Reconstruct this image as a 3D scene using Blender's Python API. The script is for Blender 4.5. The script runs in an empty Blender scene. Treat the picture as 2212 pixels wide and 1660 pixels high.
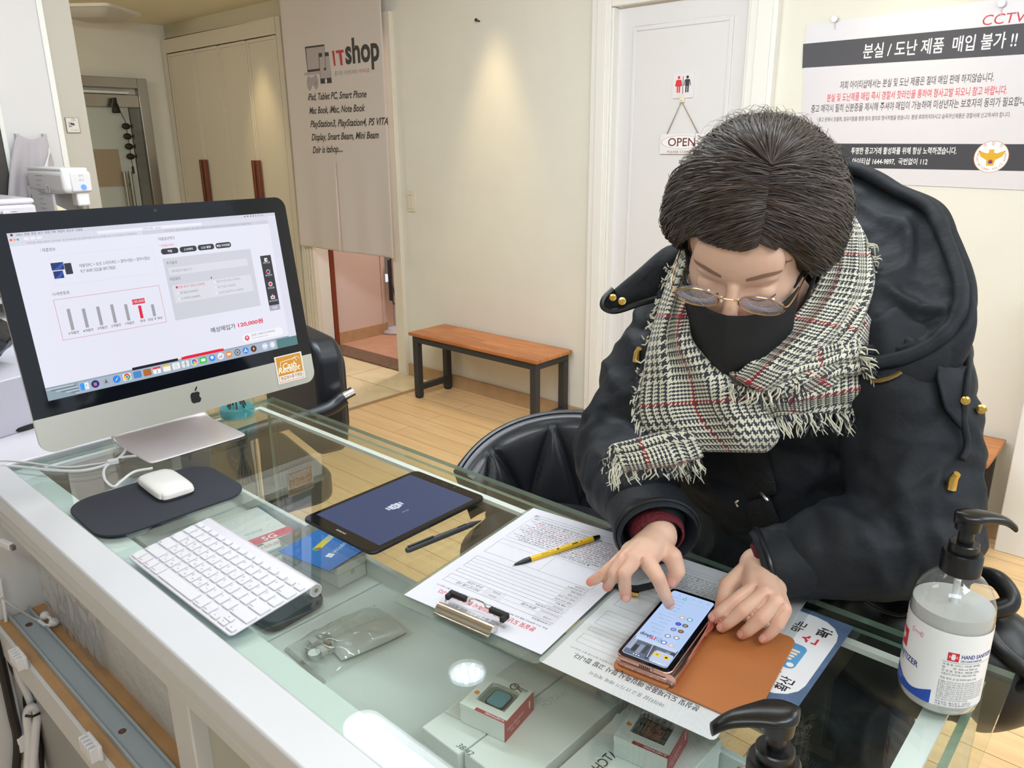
import bpy, bmesh, math, random
import numpy as np
from mathutils import Vector, Matrix, noise
from mathutils.bvhtree import BVHTree
random.seed(7); np.random.seed(7)
SC = bpy.context.scene
COL = SC.collection
PI = math.pi

# ------------------------------------------------------------------ camera
EYE = np.array([0.0, 0.0, 1.5014])
FOC = 1653.8                                   # focal length in pixels of the 2212 x 1660 frame
FW = np.array([-0.6380, 0.7110, -0.2972]); FW /= np.linalg.norm(FW)
RT = np.array([0.7460, 0.6659, -0.0070]); RT -= FW*(RT@FW); RT /= np.linalg.norm(RT)
UP = np.cross(RT, FW)
cam_d = bpy.data.cameras.new('camera'); cam = bpy.data.objects.new('camera', cam_d); COL.objects.link(cam)
cam_d.sensor_fit = 'HORIZONTAL'; cam_d.sensor_width = 36; cam_d.lens = 36*FOC/2212; cam_d.clip_start = .02
cam.matrix_world = Matrix(((RT[0], UP[0], -FW[0], EYE[0]), (RT[1], UP[1], -FW[1], EYE[1]), (RT[2], UP[2], -FW[2], EYE[2]), (0, 0, 0, 1)))
SC.camera = cam
def ray(x, y): return FW + RT*(x-1106)/FOC + UP*(830-y)/FOC
def at_z(x, y, z): d = ray(x, y); return EYE + d*(z-EYE[2])/d[2]      # survey helpers: where a sight line meets a level,
def at_y(x, y, Y): d = ray(x, y); return EYE + d*(Y-EYE[1])/d[1]      # the plane of the back wall, or lies at a distance
def at_x(x, y, X): d = ray(x, y); return EYE + d*(X-EYE[0])/d[0]
def at_d(x, y, t): return EYE + ray(x, y)*t

# ------------------------------------------------------------------ world, lights, exposure
w = bpy.data.worlds.new('world'); SC.world = w; w.use_nodes = True
w.node_tree.nodes['Background'].inputs[0].default_value = (0.80, 0.905, 1.0, 1)
w.node_tree.nodes['Background'].inputs[1].default_value = 1.0
SC.view_settings.view_transform = 'Standard'; SC.view_settings.look = 'None'
SC.view_settings.gamma = 1; SC.view_settings.use_curve_mapping = False
SC.view_settings.exposure = 0.0
def area(name, loc, target, size, watts, col, sy=None):
    l = bpy.data.lights.new(name, 'AREA'); l.energy = watts; l.color = col; l.size = size
    if sy: l.shape = 'RECTANGLE'; l.size_y = sy
    o = bpy.data.objects.new(name, l); COL.objects.link(o); o.location = loc
    o.rotation_euler = (Vector(target)-Vector(loc)).to_track_quat('-Z', 'Y').to_euler(); return o
def spot(name, loc, target, watts, col, angle, blend=.6, rad=.03):
    l = bpy.data.lights.new(name, 'SPOT'); l.energy = watts; l.color = col; l.spot_size = math.radians(angle); l.spot_blend = blend; l.shadow_soft_size = rad
    o = bpy.data.objects.new(name, l); COL.objects.link(o); o.location = loc
    o.rotation_euler = (Vector(target)-Vector(loc)).to_track_quat('-Z', 'Y').to_euler(); return o
COOL = (.80, .905, 1.0); WARM = (1.0, .78, .42)
area('ceiling_fill_light', (-1.35, 1.10, 2.46), (-1.75, 2.6, .9), 2.4, 66, COOL, .25)  # added fill tilted at the back wall, no fixture behind it
area('ceiling_fill_light', (1.1, 2.2, 2.46), (.6, 2.6, .7), 1.5, 34, COOL, 1.0)  # added fill out of view on the right, lifts wall and floor
area('ceiling_fill_light', (0.1, -.55, 2.46), (-.3, .8, 1.1), 1.2, 17, COOL, .5)  # added fill over the staff side, aimed at the person
area('ceiling_fill_light', (0.8, .5, 2.46), (.2, .7, .9), 1.0, 17, COOL, .35)  # added fill for the right end of the counter
area('ceiling_fill_light', (-2.3, .1, 2.46), (-2.3, .2, 0), 1.2, 6, COOL, .35)  # unseen ceiling fill over the left desk, no fixture built
area('corridor_fill_light', (-5.7, 1.15, 2.46), (-5.8, 2.0, 1), .6, 14, (1, .93, .80), .3)  # added fill to brighten the corridor and wardrobe
spot('wall_washer_light', (-3.06, 3.06, 2.47), (-3.06, 3.22, 1.3), 34, WARM, 46, 1, .05)
spot('wall_washer_light', (-5.42, 3.06, 2.47), (-5.42, 3.22, 1.3), 34, WARM, 46, 1, .05)
spot('wall_washer_light', (-0.95, 3.02, 2.47), (-.95, 3.22, 1.3), 12, WARM, 60, 1, .05)

# ------------------------------------------------------------------ helpers
def lin(c):
    if isinstance(c, str): c = tuple(int(c[i:i+2], 16) for i in (0, 2, 4))
    return tuple(((v/255)/12.92 if v/255 <= .04045 else ((v/255+.055)/1.055)**2.4) for v in c[:3])
MATS = {}
def mat(name, col, rough=.5, metal=0, emit=0, noise_amt=0, scale=30, bump=0, bscale=60, spec=.5, alpha=None, coat=0, sheen=0, sss=0):
    if name in MATS: return MATS[name]
    m = bpy.data.materials.new(name); m.use_nodes = True; nt = m.node_tree; N = nt.nodes; L = nt.links
    b = N['Principled BSDF']; c = (*lin(col), 1)
    b.inputs['Base Color'].default_value = c; b.inputs['Roughness'].default_value = rough; b.inputs['Metallic'].default_value = metal
    b.inputs['Specular IOR Level'].default_value = spec
    if coat: b.inputs['Coat Weight'].default_value = coat
    if sheen: b.inputs['Sheen Weight'].default_value = sheen
    if sss: b.inputs['Subsurface Weight'].default_value = sss; b.inputs['Subsurface Radius'].default_value = (.012, .004, .002); b.inputs['Subsurface Scale'].default_value = 1
    if emit: b.inputs['Emission Color'].default_value = c; b.inputs['Emission Strength'].default_value = emit
    if alpha is not None: b.inputs['Alpha'].default_value = alpha
    if noise_amt or bump:
        tc = N.new('ShaderNodeTexCoord')
    if noise_amt:
        n = N.new('ShaderNodeTexNoise'); n.inputs['Scale'].default_value = scale; n.inputs['Detail'].default_value = 4
        L.new(tc.outputs['Object'], n.inputs['Vector'])
        mx = N.new('ShaderNodeMix'); mx.data_type = 'RGBA'; mx.blend_type = 'MULTIPLY'; mx.inputs[0].default_value = noise_amt
        mx.inputs[6].default_value = c; rp = N.new('ShaderNodeValToRGB'); rp.color_ramp.elements[0].position = .3; rp.color_ramp.elements[1].position = .7
        rp.color_ramp.elements[0].color = (.35, .35, .35, 1); L.new(n.outputs[0], rp.inputs[0]); L.new(rp.outputs[0], mx.inputs[7]); L.new(mx.outputs[2], b.inputs['Base Color'])
    if bump:
        n2 = N.new('ShaderNodeTexNoise'); n2.inputs['Scale'].default_value = bscale; n2.inputs['Detail'].default_value = 3
        L.new(tc.outputs['Object'], n2.inputs['Vector']); bp = N.new('ShaderNodeBump'); bp.inputs['Strength'].default_value = bump; bp.inputs['Distance'].default_value = .01
        L.new(n2.outputs[0], bp.inputs['Height']); L.new(bp.outputs[0], b.inputs['Normal'])
    MATS[name] = m; return m
def glass(name, tint, base=.045, rough=0.0, body=0.0, bodycol=(255, 255, 255)):
    """clear pane: Schlick mix of see-through and mirror on both faces, a little body colour if asked"""
    if name in MATS: return MATS[name]
    m = bpy.data.materials.new(name); m.use_nodes = True; nt = m.node_tree; N = nt.nodes; L = nt.links; N.remove(N['Principled BSDF'])
    tr = N.new('ShaderNodeBsdfTransparent'); tr.inputs[0].default_value = (*lin(tint), 1)
    gl = N.new('ShaderNodeBsdfGlossy'); gl.inputs[1].default_value = rough; gl.inputs[0].default_value = (1, 1, 1, 1)
    lw = N.new('ShaderNodeLayerWeight'); lw.inputs[0].default_value = .5
    p = N.new('ShaderNodeMath'); p.operation = 'POWER'; p.inputs[1].default_value = 5; L.new(lw.outputs['Facing'], p.inputs[0])
    ma = N.new('ShaderNodeMath'); ma.operation = 'MULTIPLY_ADD'; ma.inputs[1].default_value = 1-base; ma.inputs[2].default_value = base; L.new(p.outputs[0], ma.inputs[0])
    src = tr
    if body:
        df = N.new('ShaderNodeBsdfDiffuse'); df.inputs[0].default_value = (*lin(bodycol), 1)
        mb = N.new('ShaderNodeMixShader'); mb.inputs[0].default_value = body; L.new(tr.outputs[0], mb.inputs[1]); L.new(df.outputs[0], mb.inputs[2]); src = mb
    mx = N.new('ShaderNodeMixShader'); L.new(ma.outputs[0], mx.inputs[0]); L.new(src.outputs[0], mx.inputs[1]); L.new(gl.outputs[0], mx.inputs[2])
    L.new(mx.outputs[0], N['Material Output'].inputs[0]); MATS[name] = m; return m
def col_mat(c, emit=0, rough=.6):
    h = c if isinstance(c, str) else '%02x%02x%02x' % tuple(int(v) for v in c)
    return mat(('glow_' if emit else 'ink_')+h+('_%g' % emit if emit else ''), h, rough, emit=emit) if not emit else glow(h, emit)
def glow(h, e):
    k = 'glow_%s_%g' % (h, e)
    if k in MATS: return MATS[k]
    m = bpy.data.materials.new(k); m.use_nodes = True; b = m.node_tree.nodes['Principled BSDF']
    b.inputs['Base Color'].default_value = (.01, .01, .01, 1); b.inputs['Roughness'].default_value = .25
    b.inputs['Emission Color'].default_value = (*lin(h), 1); b.inputs['Emission Strength'].default_value = e; MATS[k] = m; return m

def tag(o, label=None, cat=None, group=None, kind=None):
    if label: o['label'] = label
    if cat: o['category'] = cat
    if group: o['group'] = group
    if kind: o['kind'] = kind
    return o
def thing(name, label, cat, loc=(0, 0, 0), group=None):
    o = bpy.data.objects.new(name, None); COL.objects.link(o); o.location = Vector([float(v) for v in loc]); o.empty_display_size = .05
    return tag(o, label, cat, group)
def root_loc(p):
    q = p; v = Vector((0, 0, 0))
    while q is not None: v = v+q.location; q = q.parent
    return v
def link(name, me, parent=None, world=True):
    o = bpy.data.objects.new(name, me); COL.objects.link(o)
    if parent is not None:
        o.parent = parent
        if world: me.transform(Matrix.Translation(-root_loc(parent)))
    return o
def rotz(a): return Matrix.Rotation(a, 4, 'Z')
def frame(loc, a=0, rx=0, ry=0): return Matrix.Translation(Vector([float(v) for v in loc])) @ rotz(a) @ Matrix.Rotation(rx, 4, 'X') @ Matrix.Rotation(ry, 4, 'Y')

class MB:
    """collects shapes into one mesh; M places the local drawing in the room"""
    def __init__(s, M=None): s.v = []; s.f = []; s.mi = []; s.M = M; s.uv = {}
    def add(s, vs, fs, mi=0, M=None):
        n = len(s.v); T = s.M if M is None else (s.M @ M if s.M is not None else M)
        for p in vs:
            p = Vector([float(c) for c in p]); s.v.append(tuple(T @ p) if T is not None else tuple(p))
        for f in fs: s.f.append(tuple(i+n for i in f)); s.mi.append(mi)
        return s
    def box(s, x0, x1, y0, y1, z0, z1, mi=0, M=None):
        v = [(x, y, z) for z in (z0, z1) for y in (y0, y1) for x in (x0, x1)]
        return s.add(v, [(0, 2, 3, 1), (4, 5, 7, 6), (0, 1, 5, 4), (2, 6, 7, 3), (0, 4, 6, 2), (1, 3, 7, 5)], mi, M)
    def prism(s, poly, z0, z1, mi=0, M=None):
        n = len(poly); v = [(x, y, z0) for x, y in poly]+[(x, y, z1) for x, y in poly]
        return s.add(v, [tuple(range(n))[::-1], tuple(range(n, 2*n))]+[(i, (i+1) % n, n+(i+1) % n, n+i) for i in range(n)], mi, M)
    def tube(s, pts, r, seg=8, mi=0, cap=True, M=None, closed=False):
        pts = [Vector([float(c) for c in p]) for p in pts]; n = len(pts)
        rs = r if isinstance(r, (list, tuple, np.ndarray)) else [r]*n
        vs = []; prev = None
        for i, p in enumerate(pts):
            a = pts[(i-1) % n] if (closed or i > 0) else p; b = pts[(i+1) % n] if (closed or i < n-1) else p
            t = (b-a); t = t.normalized() if t.length > 1e-9 else Vector((0, 0, 1))
            if prev is None: u = t.orthogonal().normalized()
            else:
                u = prev - t*prev.dot(t); u = u.normalized() if u.length > 1e-6 else t.orthogonal().normalized()
            prev = u; w_ = t.cross(u)
            for k in range(seg):
                an = 2*PI*k/seg; vs.append(p+(u*math.cos(an)+w_*math.sin(an))*rs[i])
        fs = [(i*seg+k, i*seg+(k+1) % seg, ((i+1) % n)*seg+(k+1) % seg, ((i+1) % n)*seg+k) for i in range(n if closed else n-1) for k in range(seg)]
        if cap and not closed: fs += [tuple(range(seg))[::-1], tuple(range((n-1)*seg, n*seg))]
        return s.add(vs, fs, mi, M)
    def cyl(s, p0, p1, r0, r1=None, seg=24, mi=0, M=None): return s.tube([p0, p1], [r0, r0 if r1 is None else r1], seg, mi, True, M)
    def lathe(s, prof, seg=32, mi=0, M=None, cap=True):
        vs = [(r*math.cos(2*PI*k/seg), r*math.sin(2*PI*k/seg), z) for r, z in prof for k in range(seg)]; n = len(prof)
        fs = [(i*seg+k, i*seg+(k+1) % seg, (i+1)*seg+(k+1) % seg, (i+1)*seg+k) for i in range(n-1) for k in range(seg)]
        if cap: fs += [tuple(range(seg))[::-1], tuple(range((n-1)*seg, n*seg))]
        return s.add(vs, fs, mi, M)
    def ball(s, c, r, M=None, seg=20, rings=12, mi=0, R=None):
        r = r if isinstance(r, (tuple, list)) else (r, r, r); c = Vector([float(q) for q in c]); vs = []
        for i in range(rings+1):
            th = PI*i/rings
            for k in range(seg):
                ph = 2*PI*k/seg; p = Vector((r[0]*math.sin(th)*math.cos(ph), r[1]*math.sin(th)*math.sin(ph), r[2]*math.cos(th)))
                vs.append(c+(R @ p if R is not None else p))
        fs = [(i*seg+k, (i+1)*seg+k, (i+1)*seg+(k+1) % seg, i*seg+(k+1) % seg) for i in range(rings) for k in range(seg)]
        return s.add(vs, fs, mi, M)
    def grid(s, P, mi=0, closed=False, M=None, uv=None):
        n, m = len(P), len(P[0]); vs = [p for row in P for p in row]; base = len(s.f)
        fs = [(i*m+j, i*m+(j+1) % m, (i+1)*m+(j+1) % m, (i+1)*m+j) for i in range(n-1) for j in range(m if closed else m-1)]
        s.add(vs, fs, mi, M)
        if uv is not None:
            flat = [q for row in uv for q in row]
            for k, f in enumerate(fs): s.uv[base+k] = [flat[i] for i in f]
        return s
    def rbox(s, x0, x1, y0, y1, z0, z1, r=.01, seg=5, mi=0, M=None):
        return s.prism(rrect(x0, x1, y0, y1, r, seg), z0, z1, mi, M)
    def mesh(s, name):
        me = bpy.data.meshes.new(name); me.from_pydata(s.v, [], s.f); me.polygons.foreach_set('material_index', s.mi)
        if s.uv:
            ul = me.uv_layers.new(name='UVMap'); li = 0
            for k, f in enumerate(s.f):
                u = s.uv.get(k)
                for j in range(len(f)):
                    if u: ul.data[li].uv = u[j]
                    li += 1
        me.update(); return me
    def build(s, name, mats, parent=None, smooth=False, bevel=0, bseg=2, weld=True, angle=40, sub=0, solid=0, soff=0):
        me = s.mesh(name)
        for m in (mats if isinstance(mats, (list, tuple)) else [mats]): me.materials.append(m)
        if weld:
            bm = bmesh.new(); bm.from_mesh(me); bmesh.ops.remove_doubles(bm, verts=bm.verts, dist=1e-6); bmesh.ops.dissolve_degenerate(bm, edges=bm.edges, dist=1e-7)
            bmesh.ops.recalc_face_normals(bm, faces=bm.faces); bm.to_mesh(me); bm.free()
        o = link(name, me, parent)
        if solid: q = o.modifiers.new('thickness', 'SOLIDIFY'); q.thickness = solid; q.offset = soff
        if sub: q = o.modifiers.new('subdivision', 'SUBSURF'); q.levels = sub; q.render_levels = sub
        if bevel: q = o.modifiers.new('bevel', 'BEVEL'); q.width = bevel; q.segments = bseg; q.limit_method = 'ANGLE'; q.angle_limit = math.radians(35)
        if smooth or bevel or sub: shade(me, angle if not sub else 180)
        return o
def shade(me, angle=40):
    me.polygons.foreach_set('use_smooth', [True]*len(me.polygons))
    if angle < 180:
        bm = bmesh.new(); bm.from_mesh(me); a = math.radians(angle)
        for e in bm.edges: e.smooth = len(e.link_faces) == 2 and e.calc_face_angle(0) < a
        bm.to_mesh(me); bm.free()
def rrect(x0, x1, y0, y1, r, seg=5):
    out = []
    for cx, cy, a in ((x1-r, y0+r, -PI/2), (x1-r, y1-r, 0), (x0+r, y1-r, PI/2), (x0+r, y0+r, PI)):
        for k in range(seg+1): out.append((cx+r*math.cos(a+PI/2*k/seg), cy+r*math.sin(a+PI/2*k/seg)))
    return out
def smooth_path(pts, n=8):
    """Catmull-Rom through pts"""
    P = [np.array(p, float) for p in pts]; P = [2*P[0]-P[1]]+P+[2*P[-1]-P[-2]]; out = []
    for i in range(1, len(P)-2):
        for k in range(n):
            t = k/n; a, b, c, d = P[i-1:i+3]
            out.append(.5*((2*b)+(-a+c)*t+(2*a-5*b+4*c-d)*t*t+(-a+3*b-3*c+d)*t**3))
    out.append(P[-2]); return out

TXT = {}
def text_geo(body, bold=0, shear=0):
    k = (body, bold, shear)
    if k not in TXT:
        c = bpy.data.curves.new('lettering', 'FONT'); c.body = body; c.size = 1; c.offset = bold; c.shear = shear; c.resolution_u = 3; c.fill_mode = 'FRONT'
        o = bpy.data.objects.new('lettering', c); me = bpy.data.meshes.new_from_object(o)
        v = np.array([tuple(q.co) for q in me.vertices]) if len(me.vertices) else np.zeros((1, 3)); f = [tuple(p.vertices) for p in me.polygons]
        bpy.data.objects.remove(o); bpy.data.curves.remove(c); bpy.data.meshes.remove(me); TXT[k] = (v, f)
    return TXT[k]
class Art:
    """flat printing or a screen picture on a plane: x to the right, y down in the given units, drawn as one thin mesh"""
    def __init__(s, origin, ex, ey, step=.00012, emit=0, fn=None):
        s.o = np.array(origin, float); s.ex = np.array(ex, float); s.ey = np.array(ey, float); s.n = np.cross(s.ey, s.ex); s.n /= np.linalg.norm(s.n)
        s.mb = MB(); s.mats = []; s.k = 0; s.step = step; s.emit = emit; s.fn = fn
    def m(s, c):
        q = col_mat(c, s.emit) if not isinstance(c, bpy.types.Material) else c
        if q not in s.mats: s.mats.append(q)
        return s.mats.index(q)
    def put(s, pts, faces, c):
        s.k += 1; h = s.step*(1+s.k*.02)
        if s.fn: vs = [s.fn(x, y, h) for x, y in pts]
        else: vs = [s.o+s.ex*x+s.ey*y+s.n*h for x, y in pts]
        s.mb.add(vs, faces, s.m(c)); return s
    def poly(s, pts, c): return s.put(pts, [tuple(range(len(pts)))], c)
    def rect(s, x0, y0, x1, y1, c, r=0):
        return s.poly(rrect(x0, x1, y0, y1, r, 4) if r else [(x0, y0), (x1, y0), (x1, y1), (x0, y1)], c)
    def outline(s, x0, y0, x1, y1, c, t):
        tx = t; ty = t*np.linalg.norm(s.ex)/np.linalg.norm(s.ey) if not s.fn else t
        for a in ((x0, y0, x1, y0+ty), (x0, y1-ty, x1, y1), (x0, y0, x0+tx, y1), (x1-tx, y0, x1, y1)): s.rect(*a, c)
        return s
    def circle(s, x, y, rx, c, ry=None, n=24):
        ry = rx if ry is None else ry
        return s.poly([(x+rx*math.cos(2*PI*i/n), y+ry*math.sin(2*PI*i/n)) for i in range(n)], c)
    def ring(s, x, y, r0, r1, c, n=36):
        p = [(x+r*math.cos(2*PI*i/n), y+r*math.sin(2*PI*i/n)) for r in (r0, r1) for i in range(n)]
        return s.put(p, [(i, (i+1) % n, n+(i+1) % n, n+i) for i in range(n)], c)
    def line(s, x0, y0, x1, y1, t, c):
        d = np.array([x1-x0, y1-y0]); d = d/np.linalg.norm(d)*t/2
        return s.poly([(x0-d[1], y0+d[0]), (x1-d[1], y1+d[0]), (x1+d[1], y1-d[0]), (x0+d[1], y0-d[0])], c)
    def text(s, body, x, y, h, c, w=None, bold=0, shear=0, align='l', rot=0, sq=1):
        """x, y = left end of the base line; h = letter height; w = width to fill"""
        v, f = text_geo(body, bold, shear)
        if not len(f): return s
        x0, x1 = v[:, 0].min(), v[:, 0].max(); y1 = max(v[:, 1].max(), .55); sy = h/y1; sx = (w/(x1-x0)) if w else sy*sq
        px = (v[:, 0]-x0)*sx; py = -v[:, 1]*sy; W = (x1-x0)*sx
        px = px-(W/2 if align == 'c' else W if align == 'r' else 0); cr, sr = math.cos(rot), math.sin(rot)
        return s.put(list(zip(x+px*cr-py*sr, y+px*sr+py*cr)), f, c)
    def build(s, name, parent=None): return s.mb.build(name, s.mats, parent, weld=False)

def remesh(mb, voxel, smooth=4, name='form'):
    me = mb.mesh(name); o = bpy.data.objects.new(name, me); COL.objects.link(o)
    r = o.modifiers.new('r', 'REMESH'); r.mode = 'VOXEL'; r.voxel_size = voxel; r.use_smooth_shade = True
    if smooth: q = o.modifiers.new('s', 'SMOOTH'); q.factor = .5; q.iterations = smooth
    dg = bpy.context.evaluated_depsgraph_get(); out = bpy.data.meshes.new_from_object(o.evaluated_get(dg)); bpy.data.objects.remove(o); bpy.data.meshes.remove(me)
    out.polygons.foreach_set('use_smooth', [True]*len(out.polygons)); return out
def chain(mb, pts, rs, seg=16):
    """tapered round limb: balls and tubes that overlap, for remesh()"""
    for p, r in zip(pts, rs): mb.ball(p, r, seg=seg, rings=10)
    for i in range(len(pts)-1): mb.cyl(pts[i], pts[i+1], rs[i], rs[i+1], seg)
    return mb
def get_co(me): a = np.empty(len(me.vertices)*3); me.vertices.foreach_get('co', a); return a.reshape(-1, 3)
def get_no(me): a = np.empty(len(me.vertices)*3); me.vertices.foreach_get('normal', a); return a.reshape(-1, 3)
def set_co(me, a): me.vertices.foreach_set('co', a.reshape(-1)); me.update()
def dup(root, loc, label=None):
    r = root.copy(); COL.objects.link(r); r.location = Vector([float(v) for v in loc])
    if label: r['label'] = label
    for ch in list(root.children):
        c = ch.copy(); COL.objects.link(c); c.parent = r
        for g in list(ch.children):
            d = g.copy(); COL.objects.link(d); d.parent = c
    return r
def seg_wall(poly, z0, z1): pass
# ------------------------------------------------------------------ the room
WALL = mat('cream_wallpaper', (231, 227, 214), .75, noise_amt=.05, scale=6, bump=.05, bscale=350)
WHITEP = mat('white_paint', (236, 233, 226), .45)
WHITED = mat('white_door_paint', (226, 223, 222), .4)
CEIL = mat('ceiling_paint', (236, 226, 200), .8)
WOODT = mat('skirting_wood', (196, 160, 118), .5, noise_amt=.25, scale=14)
def struct(name, mb, m, **k): o = mb.build(name, m, None, **k); o['kind'] = 'structure'; return o

def floor_material():
    m = bpy.data.materials.new('wood_laminate_and_stone_tile'); m.use_nodes = True; nt = m.node_tree; N = nt.nodes; L = nt.links; b = N['Principled BSDF']
    tc = N.new('ShaderNodeTexCoord')
    br = N.new('ShaderNodeTexBrick'); br.inputs['Scale'].default_value = 1; br.inputs['Brick Width'].default_value = 1.25; br.inputs['Row Height'].default_value = .125
    br.inputs['Mortar Size'].default_value = .0016; br.inputs['Mortar Smooth'].default_value = .4; br.inputs['Bias'].default_value = .1
    br.inputs['Color1'].default_value = (*lin((252, 214, 160)), 1); br.inputs['Color2'].default_value = (*lin((246, 206, 150)), 1); br.inputs['Mortar'].default_value = (*lin((150, 108, 68)), 1)
    L.new(tc.outputs['Object'], br.inputs['Vector'])
    mp = N.new('ShaderNodeMapping'); mp.inputs['Scale'].default_value = (1.6, 26, 1); L.new(tc.outputs['Object'], mp.inputs['Vector'])
    nz = N.new('ShaderNodeTexNoise'); nz.inputs['Scale'].default_value = 1.3; nz.inputs['Detail'].default_value = 6; nz.inputs['Distortion'].default_value = .6; L.new(mp.outputs[0], nz.inputs['Vector'])
    rp = N.new('ShaderNodeValToRGB'); rp.color_ramp.elements[0].position = .3; rp.color_ramp.elements[0].color = (.84, .80, .75, 1); rp.color_ramp.elements[1].position = .65
    L.new(nz.outputs[0], rp.inputs[0])
    mx = N.new('ShaderNodeMix'); mx.data_type = 'RGBA'; mx.blend_type = 'MULTIPLY'; mx.inputs[0].default_value = .8; L.new(br.outputs[0], mx.inputs[6]); L.new(rp.outputs[0], mx.inputs[7])
    # stone tiles left of the divider strip
    bt = N.new('ShaderNodeTexBrick'); bt.offset = 0; bt.inputs['Scale'].default_value = 1; bt.inputs['Brick Width'].default_value = .6; bt.inputs['Row Height'].default_value = .6; bt.inputs['Mortar Size'].default_value = .003
    for i, c in (('Color1', (240, 224, 184)), ('Color2', (236, 218, 176)), ('Mortar', (160, 138, 100))): bt.inputs[i].default_value = (*lin(c), 1)
    L.new(tc.outputs['Object'], bt.inputs['Vector'])
    n2 = N.new('ShaderNodeTexNoise'); n2.inputs['Scale'].default_value = 4; n2.inputs['Detail'].default_value = 8; n2.inputs['Distortion'].default_value = 1.5; L.new(tc.outputs['Object'], n2.inputs['Vector'])
    r2 = N.new('ShaderNodeValToRGB'); r2.color_ramp.elements[0].position = .35; r2.color_ramp.elements[0].color = (.8, .76, .68, 1); r2.color_ramp.elements[1].position = .6; L.new(n2.outputs[0], r2.inputs[0])
    m2 = N.new('ShaderNodeMix'); m2.data_type = 'RGBA'; m2.blend_type = 'MULTIPLY'; m2.inputs[0].default_value = .7; L.new(bt.outputs[0], m2.inputs[6]); L.new(r2.outputs[0], m2.inputs[7])
    sx = N.new('ShaderNodeSeparateXYZ'); L.new(tc.outputs['Object'], sx.inputs[0])
    lt = N.new('ShaderNodeMath'); lt.operation = 'LESS_THAN'; lt.inputs[1].default_value = -3.62; L.new(sx.outputs[0], lt.inputs[0])
    m3 = N.new('ShaderNodeMix'); m3.data_type = 'RGBA'; L.new(lt.outputs[0], m3.inputs[0]); L.new(mx.outputs[2], m3.inputs[6]); L.new(m2.outputs[2], m3.inputs[7])
    L.new(m3.outputs[2], b.inputs['Base Color']); b.inputs['Roughness'].default_value = .38; return m
struct('floor', MB().box(-7, 2.6, -2.6, 3.34, -.05, 0), floor_material())
struct('trim_1', MB().box(-3.635, -3.60, .9, 3.29, 0, .004), mat('divider_strip', (176, 140, 96), .4))
struct('ceiling', MB().box(-7, 2.6, -2.6, 4.0, 2.5, 2.56), CEIL)
wb = MB()
for x0, x1, z0, z1 in ((-5.10, -4.93, 0, 2.5), (-4.93, -3.99, 2.2, 2.5), (-3.99, -2.28, 0, 2.5), (-2.28, -1.59, 2.12, 2.5), (-1.59, 2.6, 0, 2.5)): wb.box(x0, x1, 3.3, 3.42, z0, z1)
struct('wall_back', wb, WALL)
struct('wall_left', MB().box(-7.05, -6.95, .6, 4.0, 0, 2.5), WALL)
struct('wall_rear', MB().box(-6.95, -5.1, 3.96, 4.0, 0, 2.5), WALL)
# partition behind the water dispenser: end face towards the shop
PART = mat('partition_paint', (192, 185, 172), .6)
struct('wall_partition', MB().box(-3.62, -3.50, -2.6, 1.315, 0, 2.5), PART)
struct('trim_2', MB().box(-3.5, -3.478, .985, 1.185, 0, 2.5), mat('white_gloss_panel', (218, 213, 210), .3))
struct('trim_3', MB().box(-3.5, -3.468, 1.185, 1.205, 0, 2.5).box(-3.478, -3.468, .985, 1.0, 0, 2.5), WHITEP)
struct('trim_4', MB().box(-3.5, -3.46, -2.0, .98, .9, 2.5), mat('dark_board', (62, 56, 52), .4))
struct('wall_corridor_blocker', MB().box(-6.95, -3.62, .5, .6, 0, 2.5), WALL)  # unseen wall added to close off and darken the corridor
struct('wall_staff_blocker', MB().box(-3.5, 2.6, -1.75, -1.65, 0, 2.5), WALL)  # unseen wall added behind the camera to block world light
# cornice over the wardrobe, its shade put into a darker colour
struct('trim_5', MB().box(-6.95, -5.10, 3.34, 3.42, 2.38, 2.5), mat('cornice_shaded', (206, 196, 168), .7))
# skirting
struct('baseboard_back', MB().box(-3.905, -2.40, 3.285, 3.3, 0, .085), WOODT)
struct('baseboard_side', MB().box(-1.455, -.38, 3.285, 3.3, 0, .085), WOODT)
# doorway behind the curtain: casings, threshold, the room beyond
cs = MB()
for x0, x1 in ((-3.985, -3.90), (-5.02, -4.90)):
    cs.box(x0, x1, 3.265, 3.3, 0, 2.28)
for x in (-5.0, -4.965, -4.93): cs.box(x, x+.012, 3.255, 3.266, 0, 2.28)
struct('trim_6', cs, mat('casing_cream', (228, 219, 202), .5), bevel=.003)
struct('trim_7', MB().box(-4.93, -3.99, 3.30, 3.48, 0, .012), mat('stone_threshold', (128, 100, 78), .5, noise_amt=.7, scale=40))
struct('floor_inner', MB().box(-7, -3.0, 3.34, 6.4, -.05, -.001), mat('inner_room_laminate', (206, 158, 128), .45, noise_amt=.2, scale=9))
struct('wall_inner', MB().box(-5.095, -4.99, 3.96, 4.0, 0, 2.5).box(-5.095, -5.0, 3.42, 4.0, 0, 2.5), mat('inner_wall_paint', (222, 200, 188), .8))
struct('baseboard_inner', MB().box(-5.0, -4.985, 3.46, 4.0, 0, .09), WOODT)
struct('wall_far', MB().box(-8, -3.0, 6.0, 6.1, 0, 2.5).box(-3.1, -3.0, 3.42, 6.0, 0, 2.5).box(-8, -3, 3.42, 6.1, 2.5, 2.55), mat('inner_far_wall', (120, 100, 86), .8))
area('inner_room_light', (-4.2, 4.3, 2.42), (-4.6, 4.0, .5), .5, 36, (1, .84, .78))
dr = MB().box(-4.975, -4.935, 3.43, 3.47, .01, 2.18)
struct('trim_8', dr, mat('red_brown_jamb', (128, 62, 40), .4))
bx = thing('storage_box', 'brown wooden box standing on the floor of the room beyond the curtain', 'box', (-5.15, 4.75, 0))
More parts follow.
